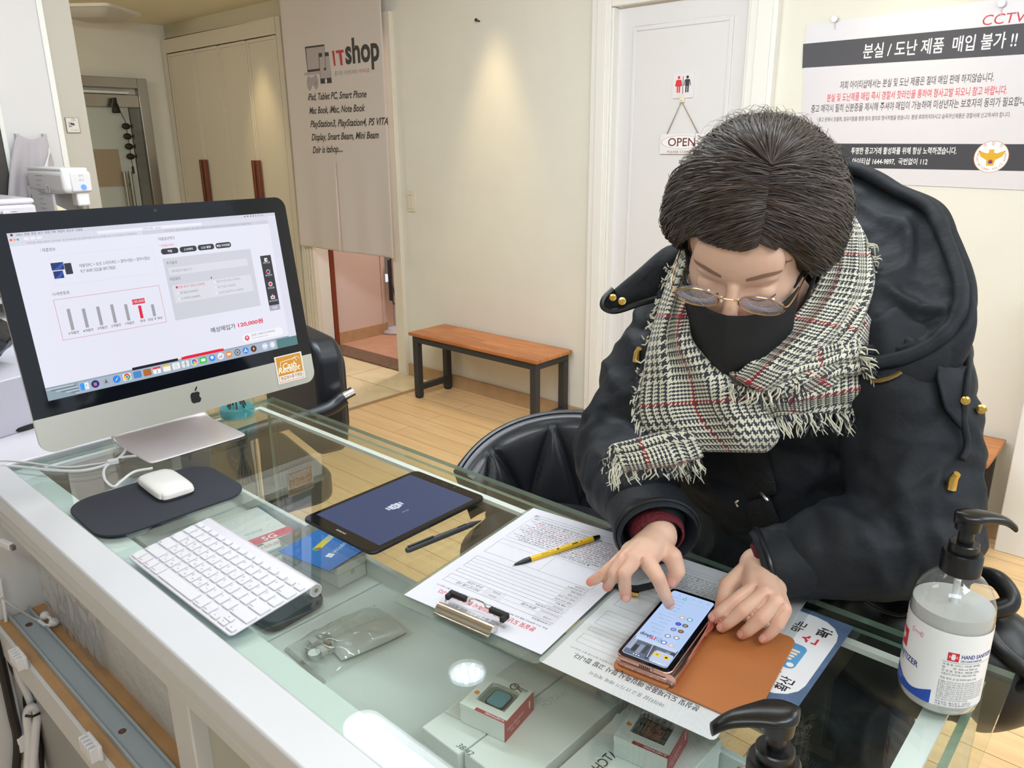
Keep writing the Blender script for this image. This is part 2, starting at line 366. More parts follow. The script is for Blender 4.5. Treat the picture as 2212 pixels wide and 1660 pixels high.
MB().box(-5.6, -4.55, 4.7, 5.0, 0, .3).build('body', mat('brown_box_wood', (150, 112, 82), .6), bx, bevel=.004)
MB().box(-5.6, -4.55, 4.69, 5.01, .3, .32).build('lid', mat('dark_box_wood', (96, 70, 54), .5), bx, bevel=.003)
# stand fan behind the curtain
fn = thing('fan_stand', 'pale grey stand of an electric fan, cable hanging, seen below the curtain', 'fan', (-5.03, 4.05, 0))
GREYPL = mat('pale_grey_plastic', (196, 190, 192), .4)
MB().lathe([(.001, 0), (.13, 0), (.135, .012), (.12, .028), (.04, .04), (.02, .05)], 32, M=Matrix.Translation((-5.0+.02, 4.08, 0))).build('base', GREYPL, fn, smooth=True)
MB().cyl((-4.98, 4.08, .03), (-4.98, 4.08, .95), .018, .016, 16).build('pole', GREYPL, fn, smooth=True)
MB().lathe([(.001, .93), (.05, .94), (.06, 1.0), (.05, 1.06), (.001, 1.08)], 20, M=Matrix.Translation((-4.98, 4.08, 0))).build('motor_housing', GREYPL, fn, smooth=True)
MB().tube(smooth_path([(-4.95, 4.06, .9), (-4.93, 4.03, .7), (-4.95, 4.02, .5), (-4.88, 4.0, .35), (-4.86, 4.0, .28), (-4.93, 4.02, .27), (-4.96, 4.04, .45)]), .006, 6).build('cable', mat('dark_cable', (52, 48, 50), .5), fn, smooth=True)
MB().box(-4.955, -4.935, 4.0, 4.03, .28, .62).build('cable_reel', mat('dark_plastic_strip', (58, 54, 56), .5), fn, bevel=.004)

# ------------------------------------------------------------------ restroom door and its casing
d = MB(); d.box(-2.28, -1.59, 3.315, 3.355, .01, 2.12)
door = struct('door_1', d, WHITED)
pn = MB()
for z0, z1 in ((.15, 2.03),):
    for a in ((-2.19, -2.17, z0, z1), (-1.70, -1.68, z0, z1), (-2.17, -1.70, z0, z0+.02), (-2.17, -1.70, z1-.02, z1)): pn.box(a[0], a[1], 3.309, 3.316, a[2], a[3])
pn.build('door_moulding', WHITED, door, bevel=.004)
hd = MB().cyl((-1.655, 3.318, 1.0), (-1.655, 3.30, 1.0), .027, .027, 20).tube([(-1.655, 3.30, 1.0), (-1.655, 3.26, 1.0), (-1.665, 3.255, 1.0), (-1.76, 3.255, 1.0)], .009, 10).build('door_handle', mat('brushed_steel', (200, 200, 200), .3, 1), door, smooth=True)
cs = MB()
for x0, x1 in ((-2.395, -2.285), (-1.585, -1.465)):
    cs.box(x0, x1, 3.262, 3.3, 0, 2.23); cs.box(x0+.035, x1-.02, 3.254, 3.263, 0, 2.20)
cs.box(-2.284, -1.586, 3.262, 3.3, 2.122, 2.23)
cs.box(-2.285, -2.272, 3.27, 3.33, 0, 2.12).box(-1.598, -1.585, 3.27, 3.33, 0, 2.12)
struct('trim_9', cs, WHITEP, bevel=.003)
struct('trim_10', MB().box(-.375, -.24, 3.19, 3.3, 0, 1.0).box(-.235, -.12, 3.22, 3.3, 0, 1.0), WHITEP, bevel=.004)

# ------------------------------------------------------------------ entrance: steel framed glass door in the end wall
STEEL = mat('brushed_stainless', (176, 172, 160), .28, 1, noise_amt=.1, scale=3)
X = -6.95
ed = MB().box(X, X+.07, 3.02, 3.10, 0, 2.06).box(X, X+.068, 1.9, 3.02, 1.98, 2.06).box(X, X+.05, 1.9, 3.02, 1.83, 1.93)
ent = struct('door_2', ed, STEEL, bevel=.004)
MB().box(X+.02, X+.05, 1.9, 2.95, 1.935, 1.955).build('closer_rail', mat('pale_closer', (226, 226, 222), .4), ent, bevel=.002)
FROST = mat('frosted_glass', (188, 196, 188), .35, noise_amt=.06, scale=5)
MB().box(X+.01, X+.03, 1.9, 2.93, .05, 1.83).build('glass_leaf', FROST, ent)
MB().box(X+.01, X+.028, 2.94, 3.02, .05, 1.83).build('side_pane', mat('side_glass', (112, 112, 104), .2), ent)
MB().box(X+.03, X+.033, 1.9, 2.80, 1.20, 1.50).build('beige_band', mat('beige_film', (158, 142, 118), .5), ent)
for yy in (2.80, 2.85):
    MB().cyl((X+.075, yy, .75), (X+.075, yy, 1.32), .016, .016, 16).box(X+.03, X+.07, yy-.006, yy+.006, .85, .87).box(X+.03, X+.07, yy-.006, yy+.006, 1.2, 1.22).build('pull_handle', STEEL, ent, smooth=True)
# door chime hanging at the corner of the entrance
ch = thing('door_chime', 'dark hanging door chime with small fish shapes by the glass entrance', 'door chime', (-6.84, 2.86, 1.85))
DARKB = mat('dark_bronze', (46, 40, 36), .5, .5)
MB().lathe([(.001, .08), (.02, .065), (.03, .02), (.034, .0), (.028, -.008), (.001, -.008)], 14, M=Matrix.Translation((-6.84, 2.80, 1.79))).build('bell', DARKB, ch, smooth=True)
MB().box(-6.875, -6.835, 2.79, 2.815, 1.86, 1.9).build('bracket', DARKB, ch)
for i, z in enumerate((1.68, 1.60, 1.52, 1.44)):
    MB().ball((-6.84, 2.86, z), (.02, .035, .026)).add([(-6.84, 2.885, z), (-6.84, 2.915, z+.02), (-6.84, 2.915, z-.02), (-6.836, 2.885, z)], [(0, 1, 2), (3, 2, 1)]).build('fish_charm', DARKB, ch, smooth=True)
MB().tube([(-6.84, 2.83, 1.80), (-6.84, 2.86, 1.72), (-6.84, 2.865, 1.32)], .003, 6).box(-6.845, -6.835, 2.857, 2.873, 1.30, 1.36).build('string', DARKB, ch)

# ------------------------------------------------------------------ wardrobe along the back wall
wd = thing('wardrobe', 'tall pale built-in wardrobe of four doors beside the glass entrance', 'wardrobe', (-5.98, 3.6, 0))
WPALE = mat('wardrobe_lacquer', (214, 205, 186), .38)
MB().box(-6.93, -6.86, 3.29, 3.95, 0, 2.38).box(-5.17, -5.11, 3.29, 3.95, 0, 2.38).box(-6.86, -5.17, 3.29, 3.95, 2.27, 2.38).box(-6.86, -5.17, 3.6, 3.95, .0, 2.27).build('body', WPALE, wd, bevel=.003)
xs = [-6.855, -6.42, -6.0, -5.585, -5.175]
for i in range(4):
    x0, x1 = xs[i]+.003, xs[i+1]-.003
    dd = MB().box(x0, x1, 3.30, 3.318, .06, 2.262)
    for a in ((x0, x0+.022, .06, 2.262), (x1-.022, x1, .06, 2.262), (x0+.022, x1-.022, 2.24, 2.262), (x0+.022, x1-.022, .06, .085)): dd.box(a[0], a[1], 3.292, 3.301, a[2], a[3])
    dm = dd.build('door', WPALE, wd, bevel=.004)
    hx = x1-.045 if i % 2 == 0 else x0+.012
    MB().box(hx, hx+.033, 3.262, 3.292, .86, 1.41).build('handle', mat('red_brown_wood', (120, 62, 40), .4, noise_amt=.3, scale=20), dm, bevel=.004)
# ------------------------------------------------------------------ lamps on the ceiling
cl = thing('ceiling_lamp', 'square white flush lamp on the ceiling near the entrance', 'ceiling lamp', (-6.5, 2.60, 2.5))
Mq = frame((-6.50, 2.62, 2.5), math.radians(38))
MB(Mq).rbox(-.24, .24, -.24, .24, -.02, 0, .05).build('base', WHITEP, cl)
vs = rrect(-.21, .21, -.21, .21, .06, 6); v2 = rrect(-.15, .15, -.15, .15, .05, 6); n = len(vs)
MB(Mq).add([(x, y, -.02) for x, y in vs]+[(x, y, -.075) for x, y in v2], [(i, (i+1) % n, n+(i+1) % n, n+i) for i in range(n)]+[tuple(range(n, 2*n))]).build('diffuser', mat('lamp_diffuser', (210, 204, 196), .5), cl, smooth=True)
rl = thing('ceiling_spotlight', 'round recessed lamp with a ring of small lit diodes over the counter', 'lamp', (-1.94, 1.87, 2.5))
cx, cy = -1.94, 1.87
MB().lathe([(.092, 0), (.092, -.012), (.078, -.014), (.07, .0)], 40, M=Matrix.Translation((cx, cy, 2.498)), cap=False).build('rim', WHITEP, rl, smooth=True)
MB().lathe([(.001, .03-.035), (.07, -.004)], 40, M=Matrix.Translation((cx, cy, 2.499)), cap=False).build('reflector', glow('d8e2ee', 9.0), rl, smooth=True)
dg_ = MB()
for k in range(7): dg_.ball((cx+.045*math.cos(k*2*PI/7), cy+.045*math.sin(k*2*PI/7), 2.488), .008, seg=8, rings=6)
for k in range(5): dg_.ball((cx+.022*math.cos(k*2*PI/5+.3), cy+.022*math.sin(k*2*PI/5+.3), 2.488), .008, seg=8, rings=6)
dg_.build('diode_ring', glow('ffffff', 40), rl, smooth=True)
sl = thing('ceiling_strip_lamp', 'long white strip lamp with rounded ends on the ceiling over the counter', 'lamp', (-1.55, 1.38, 2.5))
MB().rbox(-2.09, -1.0, 1.29, 1.47, 2.47, 2.5, .085, 8).build('housing', WHITEP, sl, bevel=.004)
MB().rbox(-2.07, -1.02, 1.305, 1.455, 2.463, 2.47, .07, 8).build('diffuser', glow('f4f8ff', 7), sl)

# ------------------------------------------------------------------ small things on the back wall
MYZ = Matrix(((1, 0, 0, 0), (0, 0, 1, 0), (0, 1, 0, 0), (0, 0, 0, 1)))     # drawing x, y -> room x, z ; height -> room y
def on_wall(px, py, Y=3.3): p = at_y(px, py, Y); return p[0], p[2]
PLAST = mat('cream_plastic', (226, 216, 196), .35)
sw = thing('light_switch', 'cream light switch plate on the wall to the right of the curtain', 'switch', (-3.805, 3.3, 1.17))
MB().rbox(-3.845, -3.765, 1.105, 1.235, 3.291, 3.3, .008, M=MYZ).build('plate', PLAST, sw, bevel=.002)
MB().box(-3.83, -3.78, 3.285, 3.2915, 1.125, 1.205).build('rocker', PLAST, sw, bevel=.002)
MB().box(-3.83, -3.78, 3.286, 3.2915, 1.208, 1.222).build('upper_key', PLAST, sw, bevel=.001)
nx, nz = on_wall(1036, 46)
nl = thing('wall_nail', 'small dark nail in the bare wall below the warm spotlight', 'nail', (nx, 3.3, nz))
MB().cyl((nx, 3.302, nz), (nx, 3.272, nz+.004), .004, .004, 8).ball((nx, 3.272, nz+.004), (.011, .006, .009), seg=10, rings=6).build('head', mat('black_iron', (38, 34, 34), .5), nl, smooth=True)

def flat_frame(Y): return dict(origin=(0, Y, 0), ex=(1, 0, 0), ey=(0, 0, -1))
# restroom sign
x0, z0 = on_wall(1454, 158, 3.31); x1, z1 = on_wall(1497, 211, 3.31)
rs = thing('restroom_sign', 'small white restroom sign with a red woman and a black man on the door', 'sign', ((x0+x1)/2, 3.312, (z0+z1)/2))
MB().rbox(x0, x1, z1, z0, 3.309, 3.3145, .008, M=MYZ).build('plate', mat('sign_white', (232, 226, 228), .3), rs, bevel=.001)
A = Art(**flat_frame(3.309)); w_ = x1-x0; h_ = z0-z1
def person_icon(cx, cz, s, c, skirt):
    A.circle(cx, -(cz+.40*s), .085*s, c)
    if skirt: A.poly([(cx-.12*s, -(cz+.28*s)), (cx+.12*s, -(cz+.28*s)), (cx+.2*s, -(cz-.08*s)), (cx-.2*s, -(cz-.08*s))], c)
    else: A.rect(cx-.13*s, -(cz+.29*s), cx+.13*s, -(cz-.08*s), c)
    for sg in (-1, 1):
        A.rect(cx+sg*.065*s-.045*s, -(cz-.08*s), cx+sg*.065*s+.045*s, -(cz-.42*s), c)
        A.line(cx+sg*.14*s, -(cz+.26*s), cx+sg*.21*s, -(cz-.05*s), .05*s, c)
person_icon(x0+.30*w_, (z0+z1)/2+.02*h_, .72*h_, 'd8343c', True); person_icon(x0+.70*w_, (z0+z1)/2+.02*h_, .72*h_, '33363e', False)
A.rect(x0+.485*w_, -(z0-.15*h_), x0+.515*w_, -(z1+.17*h_), '55555a'); A.text('TOILET', x0+.5*w_, -(z1+.09*h_), .05*h_, '55555a', align='c')
A.build('pictogram', rs)
# open sign on a cord
hx, hz = on_wall(1474, 214, 3.31); sx0, sz0 = on_wall(1428, 290, 3.31); sx1, sz1 = on_wall(1520, 333, 3.31)
os_ = thing('open_sign', 'white oval OPEN sign hanging by a cord on the restroom door', 'sign', ((sx0+sx1)/2, 3.31, (sz0+sz1)/2))
MB().box(sx0, sx1, 3.304, 3.312, sz1, sz0).build('board', mat('sign_board_white', (236, 230, 228), .4), os_, bevel=.001)
A = Art(**flat_frame(3.304)); cx, cz, rw, rh = (sx0+sx1)/2, (sz0+sz1)/2+.008, (sx1-sx0)*.47, (sz0-sz1)*.33
A.circle(cx, -cz, rw, 'b8b2b4', rh, 40); A.circle(cx, -cz, rw*.97, 'f2eeee', rh*.94, 40)
A.text('OPEN', cx, -(cz-.017), .036, '6a3030', w=rw*1.32, align='c', bold=.01)
for ch_, fx in (('O', 0), ('P', .34), ('E', .62), ('N', 1.0)):
    if ch_ != 'O':
        for q in (0, 1): A.rect(cx-rw*.66+fx*rw*1.2-.002, -(cz-.017+q*.034), cx-rw*.66+fx*rw*1.2+.012, -(cz-.0185+q*.034), '6a3030')
A.text('PLEASE COME IN', cx, -(sz1+.005), .010, '6a3030', w=rw*1.35, align='c')
A.build('lettering', os_)
MB().tube([(sx0+.03, 3.308, sz0-.005), (hx, 3.304, hz-.01), (sx1-.03, 3.308, sz0-.005)], .0024, 6).build('cord', mat('sign_cord', (150, 132, 110), .8), os_, smooth=True)
MB().box(hx-.012, hx+.012, 3.302, 3.316, hz-.015, hz+.02).cyl((hx, 3.304, hz-.004), (hx, 3.296, hz-.004), .004, .004, 10).build('hook', mat('hook_plastic', (228, 220, 200), .4), os_, bevel=.002)

# ------------------------------------------------------------------ fabric curtain in the doorway
def cy_(x, z): 
    d = max(0, 1.6-z)
    return 3.222+.006*math.sin(x*9+1)*(.4+d*1.4)+.004*math.sin(x*23)*d*1.6
cu = thing('door_curtain', 'off-white fabric curtain printed with a shop logo hanging in the doorway', 'curtain', (-4.46, 3.22, .8))
CLOTH = mat('curtain_cloth', (214, 204, 198), .85, bump=.12, bscale=500, sheen=.2)
SPLIT = -4.47
def panel(xa, xb, lower):
    P = []
    for i in range(41):
        z = (2.47-(2.47-1.42)*i/40) if not lower else (1.42-(1.42-.805)*i/40); row = []
        for j in range(31):
            x = xa+(xb-xa)*j/30
            if lower:
                k = (1.42-z)/.62
                if xb == SPLIT: x -= .012*k*(j/30)
                if xa == SPLIT: x += .010*k*(1-j/30)
            row.append((x, cy_(x, z), z))
        P.append(row)
    return P
c_ = MB().grid(panel(-4.985, SPLIT, False)).grid(panel(SPLIT, -3.915, False)).grid(panel(-4.985, SPLIT, True)).grid(panel(SPLIT, -3.915, True))
bm_o = c_.build('cloth', CLOTH, cu, smooth=True, solid=.0025, angle=180)
MB().cyl((-5.02, 3.222, 2.475), (-3.92, 3.222, 2.475), .012, .012, 12).build('rod', WHITEP, cu, smooth=True)
A = Art((0, 0, 0), (1, 0, 0), (0, 0, -1), fn=lambda x, y, h: (x, cy_(x, -y)-.0016-h, -y))
def cp(u, v): p = at_y(640+u/6.15, 80+v/6.15, 3.222); return p[0], -p[2]
def cpoly(pts, c): A.poly([cp(*p) for p in pts], c)
def ctext(s, a, b, hpx, c, **k):
    (xa, ya), (xb, yb) = cp(*a), cp(*b); t = (at_y(640+a[0]/6.15, 80+a[1]/6.15, 3.222)-EYE)@FW
    A.text(s, xa, ya, hpx/6.15*t/FOC, c, w=xb-xa, rot=math.atan2(yb-ya, xb-xa), **k)
cpoly([(115, 130), (378, 98), (405, 440), (150, 470)], '3a3839'); cpoly([(130, 152), (375, 122), (398, 410), (152, 438)], 'b2a8a8')
cpoly([(105, 478), (320, 455), (322, 490), (108, 512)], 'b0a6a6'); cpoly([(300, 216), (435, 200), (480, 612), (328, 622)], '3a3839'); cpoly([(312, 268), (440, 252), (468, 540), (328, 555)], 'b4aaaa')
A.circle(*cp(401, 584), .011, 'e8e2e0', .016)
for u, v, ru in ((175, 615, .03), (262, 600, .03)): A.circle(*cp(u, v), ru, 'aaa0a2', .046)
cpoly([(160, 545), (275, 530), (285, 640), (165, 655)], 'aaa0a2'); A.circle(*cp(172, 618), .014, 'c8c0c0'); cpoly([(163, 612), (184, 610), (184, 624), (163, 626)], '4a4446'); cpoly([(169, 604), (178, 604), (179, 634), (170, 634)], '4a4446')
for u, v in ((252, 578), (272, 600), (262, 625), (240, 608)): A.circle(*cp(u, v), .005, '7a6e70')
A.line(*cp(215, 505), *cp(215, 540), .003, '9a9092')
cpoly([(480, 185), (508, 181), (530, 382), (508, 386)], 'b83c42'); cpoly([(530, 180), (630, 168), (632, 206), (605, 209), (622, 375), (593, 379), (570, 213), (533, 217)], 'b83c42')
ctext('shop', (660, 352), (1110, 300), 300, '3a3a3a', bold=.03)
ctext('즐거운 스마트세상', (518, 512), (810, 482), 52, '8f8480'); ctext('아이티샵', (832, 478), (970, 464), 50, 'b05a58')
for s, a, b in (('iPad, Tablet PC, Smart Phone', (155, 842), (935, 800)), ('Mac Book, iMac, Note Book', (175, 1022), (915, 985)), ('PlayStation3, PlayStation4, PS VITA', (188, 1200), (1225, 1165)), ('Display, Smart Beam, Mini Beam', (205, 1375), (1100, 1345)), ('Dslr is itshop....', (220, 1545), (625, 1525))):
    ctext(s, a, b, 84, '3c3534', shear=.35, bold=.022)
A.build('printing', cu)

# ------------------------------------------------------------------ notice poster
PX0, PX1, PZ0, PZ1 = -1.362, -.385, 1.392, 1.958
po = thing('notice_poster', 'large white notice poster with dark bands and Korean warning text on the wall', 'poster', (-.87, 3.3, 1.67))
def pq(l): return [tuple(at_y(x, y, 3.296)[[0, 2]]) for x, y in l]
MB().prism(pq([(1742, 55), (1725, 390), (2330, 416), (2330, -24)]), 3.296, 3.2995, M=MYZ).build('sheet', mat('poster_paper', (220, 215, 218), .35), po)
A = Art(**flat_frame(3.296))
def pp(px, py): p = at_y(px, py, 3.296); return p[0], -p[2]
def ptext(s, a, b, hpx, c, **k):
    (xa, ya), (xb, yb) = pp(*a), pp(*b); t = (at_y(*a, 3.296)-EYE)@FW
    A.text(s, xa, (ya+yb)/2, hpx*t/FOC, c, w=xb-xa, **k)
A.poly([pp(*q) for q in ((1735, 95), (1733, 147), (2330, 110), (2330, 39))], '4b494e'); A.poly([pp(*q) for q in ((1729, 310), (1728, 361), (2330, 372), (2330, 312))], '3d3b40')
ptext('분실 / 도난 제품  매입 불가 !!', (1864, 119), (2194, 105), 27, 'f4f2f0', bold=.012)
ptext('CCTV 촬영중', (2121, 55), (2330, 36), 24, 'c83c48', shear=.1)
ptext('저희 아이티샵에서는 분실 및 도난 제품은 절대 매입 판매 하지않습니다.', (1814, 190), (2146, 176), 15, '4e484c', bold=.01)
ptext('분실 및 도난제품 매입 즉시 경찰서 핫라인을 통하여 형사고발 되오니 참고 바랍니다.', (1786, 217), (2174, 204), 15, 'd2444e', bold=.01)
ptext('중고 매각시 필히 신분증을 제시해 주셔야 매입이 가능하며 미성년자는 보호자의 동의가 필요합니다.', (1752, 240), (2228, 229), 15, '4e484c', bold=.01)
ptext('중고 판매시 장물죄, 점유이탈물 횡령 등의 혐의로 형사처벌을 받습니다. 평생 후회하지마시고 습득하신제품은 경찰서에 신고하셔야 합니다.', (1768, 261), (2182, 254), 8.5, '5a5458', bold=.01)
ptext('투명한 중고거래 활성화를 위해 항상 노력하겠습니다.', (1838, 333), (2066, 331), 13, 'f0eeec', bold=.014)
ptext('아이티샵 1644-9897,  국번없이 112', (1840, 355), (2003, 354), 12, 'f0eeec', bold=.014)
ex, ez = pp(2141, 339); r = .055
A.circle(ex, ez, r, 'c88a5a', n=48); A.circle(ex, ez, r*.97, 'f6f0ec', n=48); A.ring(ex, ez, r*.63, r*.65, 'd8d0d0')
for q in (-1, 1): A.poly([(ex, ez-.3*r), (ex+q*.3*r, ez-.22*r), (ex+q*.78*r, ez-.40*r), (ex+q*.62*r, ez-.02*r), (ex+q*.3*r, ez+.18*r), (ex, ez+.2*r)], 'd8a820')
A.poly([(ex-.28*r, ez+.05*r), (ex+.28*r, ez+.05*r), (ex+.2*r, ez+.56*r), (ex-.2*r, ez+.56*r)], 'd8a820'); A.poly([(ex-.18*r, ez-.46*r), (ex+.12*r, ez-.46*r), (ex+.14*r, ez-.1*r), (ex-.14*r, ez-.1*r)], 'd8a820')
A.circle(ex, ez+.3*r, .13*r, 'b83048'); A.poly([(ex+.13*r*math.cos(t_), ez+.3*r+.13*r*math.sin(t_)) for t_ in [PI*k/10 for k in range(11)]], '2c3a80')
for s_, a_ in (('경', -.55), ('찰', 0), ('청', .55)): A.text(s_, ex+.80*r*math.sin(a_), ez-.74*r*math.cos(a_), .012, 'a06048', align='c', rot=a_)
for i_, s_ in enumerate('KOREAN NATIONAL POLICE AGENCY'):
    an = math.radians(-115+230*i_/28); A.text(s_, ex+.86*r*math.sin(an), ez+.86*r*math.cos(an), .007, 'a06048', align='c', rot=-an)
A.build('printing', po)
for (a, b, l) in ((1806, 43, 'silver pin holding the top left corner of the notice poster'), (2166, 10, 'silver pin above the red handwriting of the notice poster')):
    px_, pz_ = on_wall(a, b)
    t_ = thing('push_pin', l, 'pin', (px_, 3.3, pz_), 'pins over the notice poster')
    MB().cyl((px_, 3.301, pz_), (px_, 3.285, pz_+.002), .006, .008, 14).cyl((px_, 3.285, pz_+.002), (px_, 3.281, pz_+.002), .012, .011, 16).build('head', mat('pin_steel', (200, 196, 190), .25, 1), t_, smooth=True)
    MB().tube([(px_, 3.29, pz_-.002), (px_+.001, 3.2935, pz_-.035)], .0018, 6).build('loop', mat('clear_loop', (206, 200, 196), .3), t_)

# ------------------------------------------------------------------ benches
BWOOD = mat('bench_wood', (178, 106, 58), .35)
def plank_material():
    m = BWOOD; nt = m.node_tree; N = nt.nodes; L = nt.links; b = N['Principled BSDF']; tc = N.new('ShaderNodeTexCoord')
    br = N.new('ShaderNodeTexBrick'); br.inputs['Scale'].default_value = 1; br.inputs['Brick Width'].default_value = .37; br.inputs['Row Height'].default_value = .064; br.inputs['Mortar Size'].default_value = .0006
    for i, c in (('Color1', (216, 142, 78)), ('Color2', (188, 112, 60)), ('Mortar', (120, 66, 34))): br.inputs[i].default_value = (*lin(c), 1)
    L.new(tc.outputs['Object'], br.inputs['Vector'])
    mp = N.new('ShaderNodeMapping'); mp.inputs['Scale'].default_value = (3, 40, 1); L.new(tc.outputs['Object'], mp.inputs['Vector'])
    nz = N.new('ShaderNodeTexNoise'); nz.inputs['Scale'].default_value = 2; nz.inputs['Detail'].default_value = 5; L.new(mp.outputs[0], nz.inputs['Vector'])
    rp = N.new('ShaderNodeValToRGB'); rp.color_ramp.elements[0].color = (.6, .52, .46, 1); rp.color_ramp.elements[0].position = .3; rp.color_ramp.elements[1].position = .65; L.new(nz.outputs[0], rp.inputs[0])
    mx = N.new('ShaderNodeMix'); mx.data_type = 'RGBA'; mx.blend_type = 'MULTIPLY'; mx.inputs[0].default_value = .7; L.new(br.outputs[0], mx.inputs[6]); L.new(rp.outputs[0], mx.inputs[7]); L.new(mx.outputs[2], b.inputs['Base Color'])
plank_material(); BFRAME = mat('black_bench_steel', (48, 48, 50), .45)
def bench(x0, x1, label):
    t = thing('bench', label, 'bench', ((x0+x1)/2, 3.13, 0), 'benches along the back wall'); c = (x0+x1)/2
    MB().box(x0, x1, 2.97, 3.28, .40, .42).build('seat', BWOOD, t, bevel=.004)
    f = MB().box(x0+.02, x1-.02, 2.985, 3.02, .36, .40).box(x0+.02, x1-.02, 3.235, 3.27, .36, .40)
    f.box(x0+.02, x0+.055, 3.02, 3.235, .36, .40).box(x1-.055, x1-.02, 3.02, 3.235, .36, .40).build('rail_frame', BFRAME, t, bevel=.002)
    for xa in (x0+.02, x1-.06):
        for ya in (2.985, 3.23):
            l = MB().box(xa, xa+.04, ya, ya+.04, .012, .36).build('leg', BFRAME, t, bevel=.002)
            MB().box(xa+.003, xa+.037, ya+.003, ya+.037, 0, .012).build('foot_cap', mat('black_rubber', (30, 30, 30), .7), l)
        MB().box(xa+.004, xa+.036, 3.025, 3.23, .05, .085).build('stretcher', BFRAME, t, bevel=.002)
    return t
bench(-3.515, -2.49, 'wooden bench with black steel legs below the light switch, wholly in view')
bench(-1.44, -.413, 'wooden bench with black steel legs below the poster, mostly behind the person')
# ------------------------------------------------------------------ things on the side table by the partition
MXZ = Matrix(((0, 0, 1, 0), (1, 0, 0, 0), (0, 1, 0, 0), (0, 0, 0, 1)))     # drawing x, y -> room y, z ; height -> room x
WPL = mat('white_plastic', (236, 232, 230), .35)
st = thing('side_table', 'white side table under the water dispenser and the microwave', 'table', (-3.15, .5, 0))
MB().box(-3.46, -2.86, -.3, 1.16, .92, .95).build('tabletop', WPL, st, bevel=.004)
for xa in (-3.44, -2.92):
    for ya in (-.27, 1.10): MB().box(xa, xa+.04, ya, ya+.04, 0, .92).build('leg', WPL, st)
wd_ = thing('water_dispenser', 'white water dispenser with a blue lit button below the hanging cloth', 'water dispenser', (-3.18, 1.04, .95))
bd = MB(); prof = [(.945, .95), (1.135, .95), (1.135, 1.05), (1.135, 1.44), (.95, 1.44)]
x0, x1 = -3.41, -3.06
MB().box(x0, x1, 1.025, 1.125, .95, 1.16).box(x0, -3.16, 1.025, 1.125, 1.16, 1.35).box(x0, x1+.02, 1.025, 1.125, 1.35, 1.43).build('body', WPL, wd_, bevel=.018, bseg=4)
MB().box(x0, x1, 1.03, 1.12, 1.424, 1.438).build('lid', WPL, wd_, bevel=.005)
MB().box(-3.045, -3.034, 1.05, 1.118, 1.356, 1.422).build('control_panel', mat('panel_white', (224, 220, 218), .25), wd_, bevel=.004)
MB().cyl((-3.034, 1.088, 1.372), (-3.030, 1.088, 1.372), .0095, .009, 16).build('lit_button', glow('3050ff', 6), wd_)
A = Art((-3.034, 0, 0), (0, 1, 0), (0, 0, -1))
A.text('냉수', 1.085, -1.408, .008, '8a8688', align='c'); A.text('온수', 1.085, -1.392, .008, '8a8688', align='c'); A.build('button_text', wd_)
MB().box(-3.10, -3.045, 1.065, 1.108, 1.305, 1.352).build('spout_block', WPL, wd_, bevel=.006)
MB().cyl((-3.07, 1.087, 1.306), (-3.07, 1.087, 1.293), .019, .019, 20).cyl((-3.07, 1.087, 1.294), (-3.07, 1.087, 1.262), .014, .010, 20).build('spout', STEEL, wd_, smooth=True)
MB().box(-3.159, -3.155, 1.03, 1.12, 1.16, 1.345).build('recess_back', mat('grey_recess', (150, 150, 150), .4), wd_)
A = Art((0, 1.0245, 0), (1, 0, 0), (0, 0, -1))
for i in range(9): A.rect(-3.31, -1.41+i*.017, -3.31+.07-.015*(i % 3), -1.408+i*.017, 'a8a6aa')
A.rect(-3.22, -1.38, -3.18, -1.35, 'f2f2f2'); A.text('물', -3.21, -1.355, .018, '48484c'); A.build('side_sticker', wd_)
# notes hung on its side
pn_ = thing('paper_note', 'curled yellowish note paper leaning on the side of the water dispenser', 'note', (-3.0, .98, 1.25))
MB().grid([[(-3.03+.006*math.sin(i), .985+.04*j/6, 1.315-.10*i/6-.004*j) for j in range(7)] for i in range(7)]).build('sheet', mat('yellow_note', (226, 212, 176), .7, noise_amt=.35, scale=60), pn_, smooth=True, solid=.004)
# microwave
mw = thing('microwave', 'white microwave oven with dial cut by the left edge of the photo', 'microwave', (-3.1, .72, .95))
MB().box(-3.32, -2.97, .45, .905, 1.005, 1.325).box(-3.34, -2.99, .44, .91, 1.325, 1.345).build('body', mat('microwave_white', (222, 216, 222), .35), mw, bevel=.012, bseg=3)
for ya in (.47, .85): 
    for xa in (-3.3, -3.02): MB().cyl((xa, ya+.02, .95), (xa, ya+.02, 1.007), .014, .016, 12).build('foot', mat('black_rubber', (30, 30, 30), .7), mw)
MB().box(-2.972, -2.960, .47, .80, 1.03, 1.30).build('door_window', mat('black_glass', (18, 22, 30), .08), mw, bevel=.003)
MB().box(-2.965, -2.945, .797, .817, 1.03, 1.31).build('door_handle', mat('microwave_white', (222, 216, 222), .35), mw, bevel=.004)
MB().cyl((-2.97, .865, 1.25), (-2.945, .865, 1.25), .021, .018, 24).box(-2.946, -2.94, .8635, .8665, 1.25, 1.27).build('dial', mat('microwave_grey', (196, 190, 196), .4), mw, smooth=True)
A = Art((-2.969, 0, 0), (0, 1, 0), (0, 0, -1))
for i in range(5): A.rect(.828, -1.305+i*.012, .844, -1.3035+i*.012, '6a666c')
for i in range(9): an = PI*(.85+1.3*i/8); A.circle(.865+.029*math.cos(an), -1.25+.029*math.sin(an), .0014, '6a666c')
A.build('dial_marks', mw)
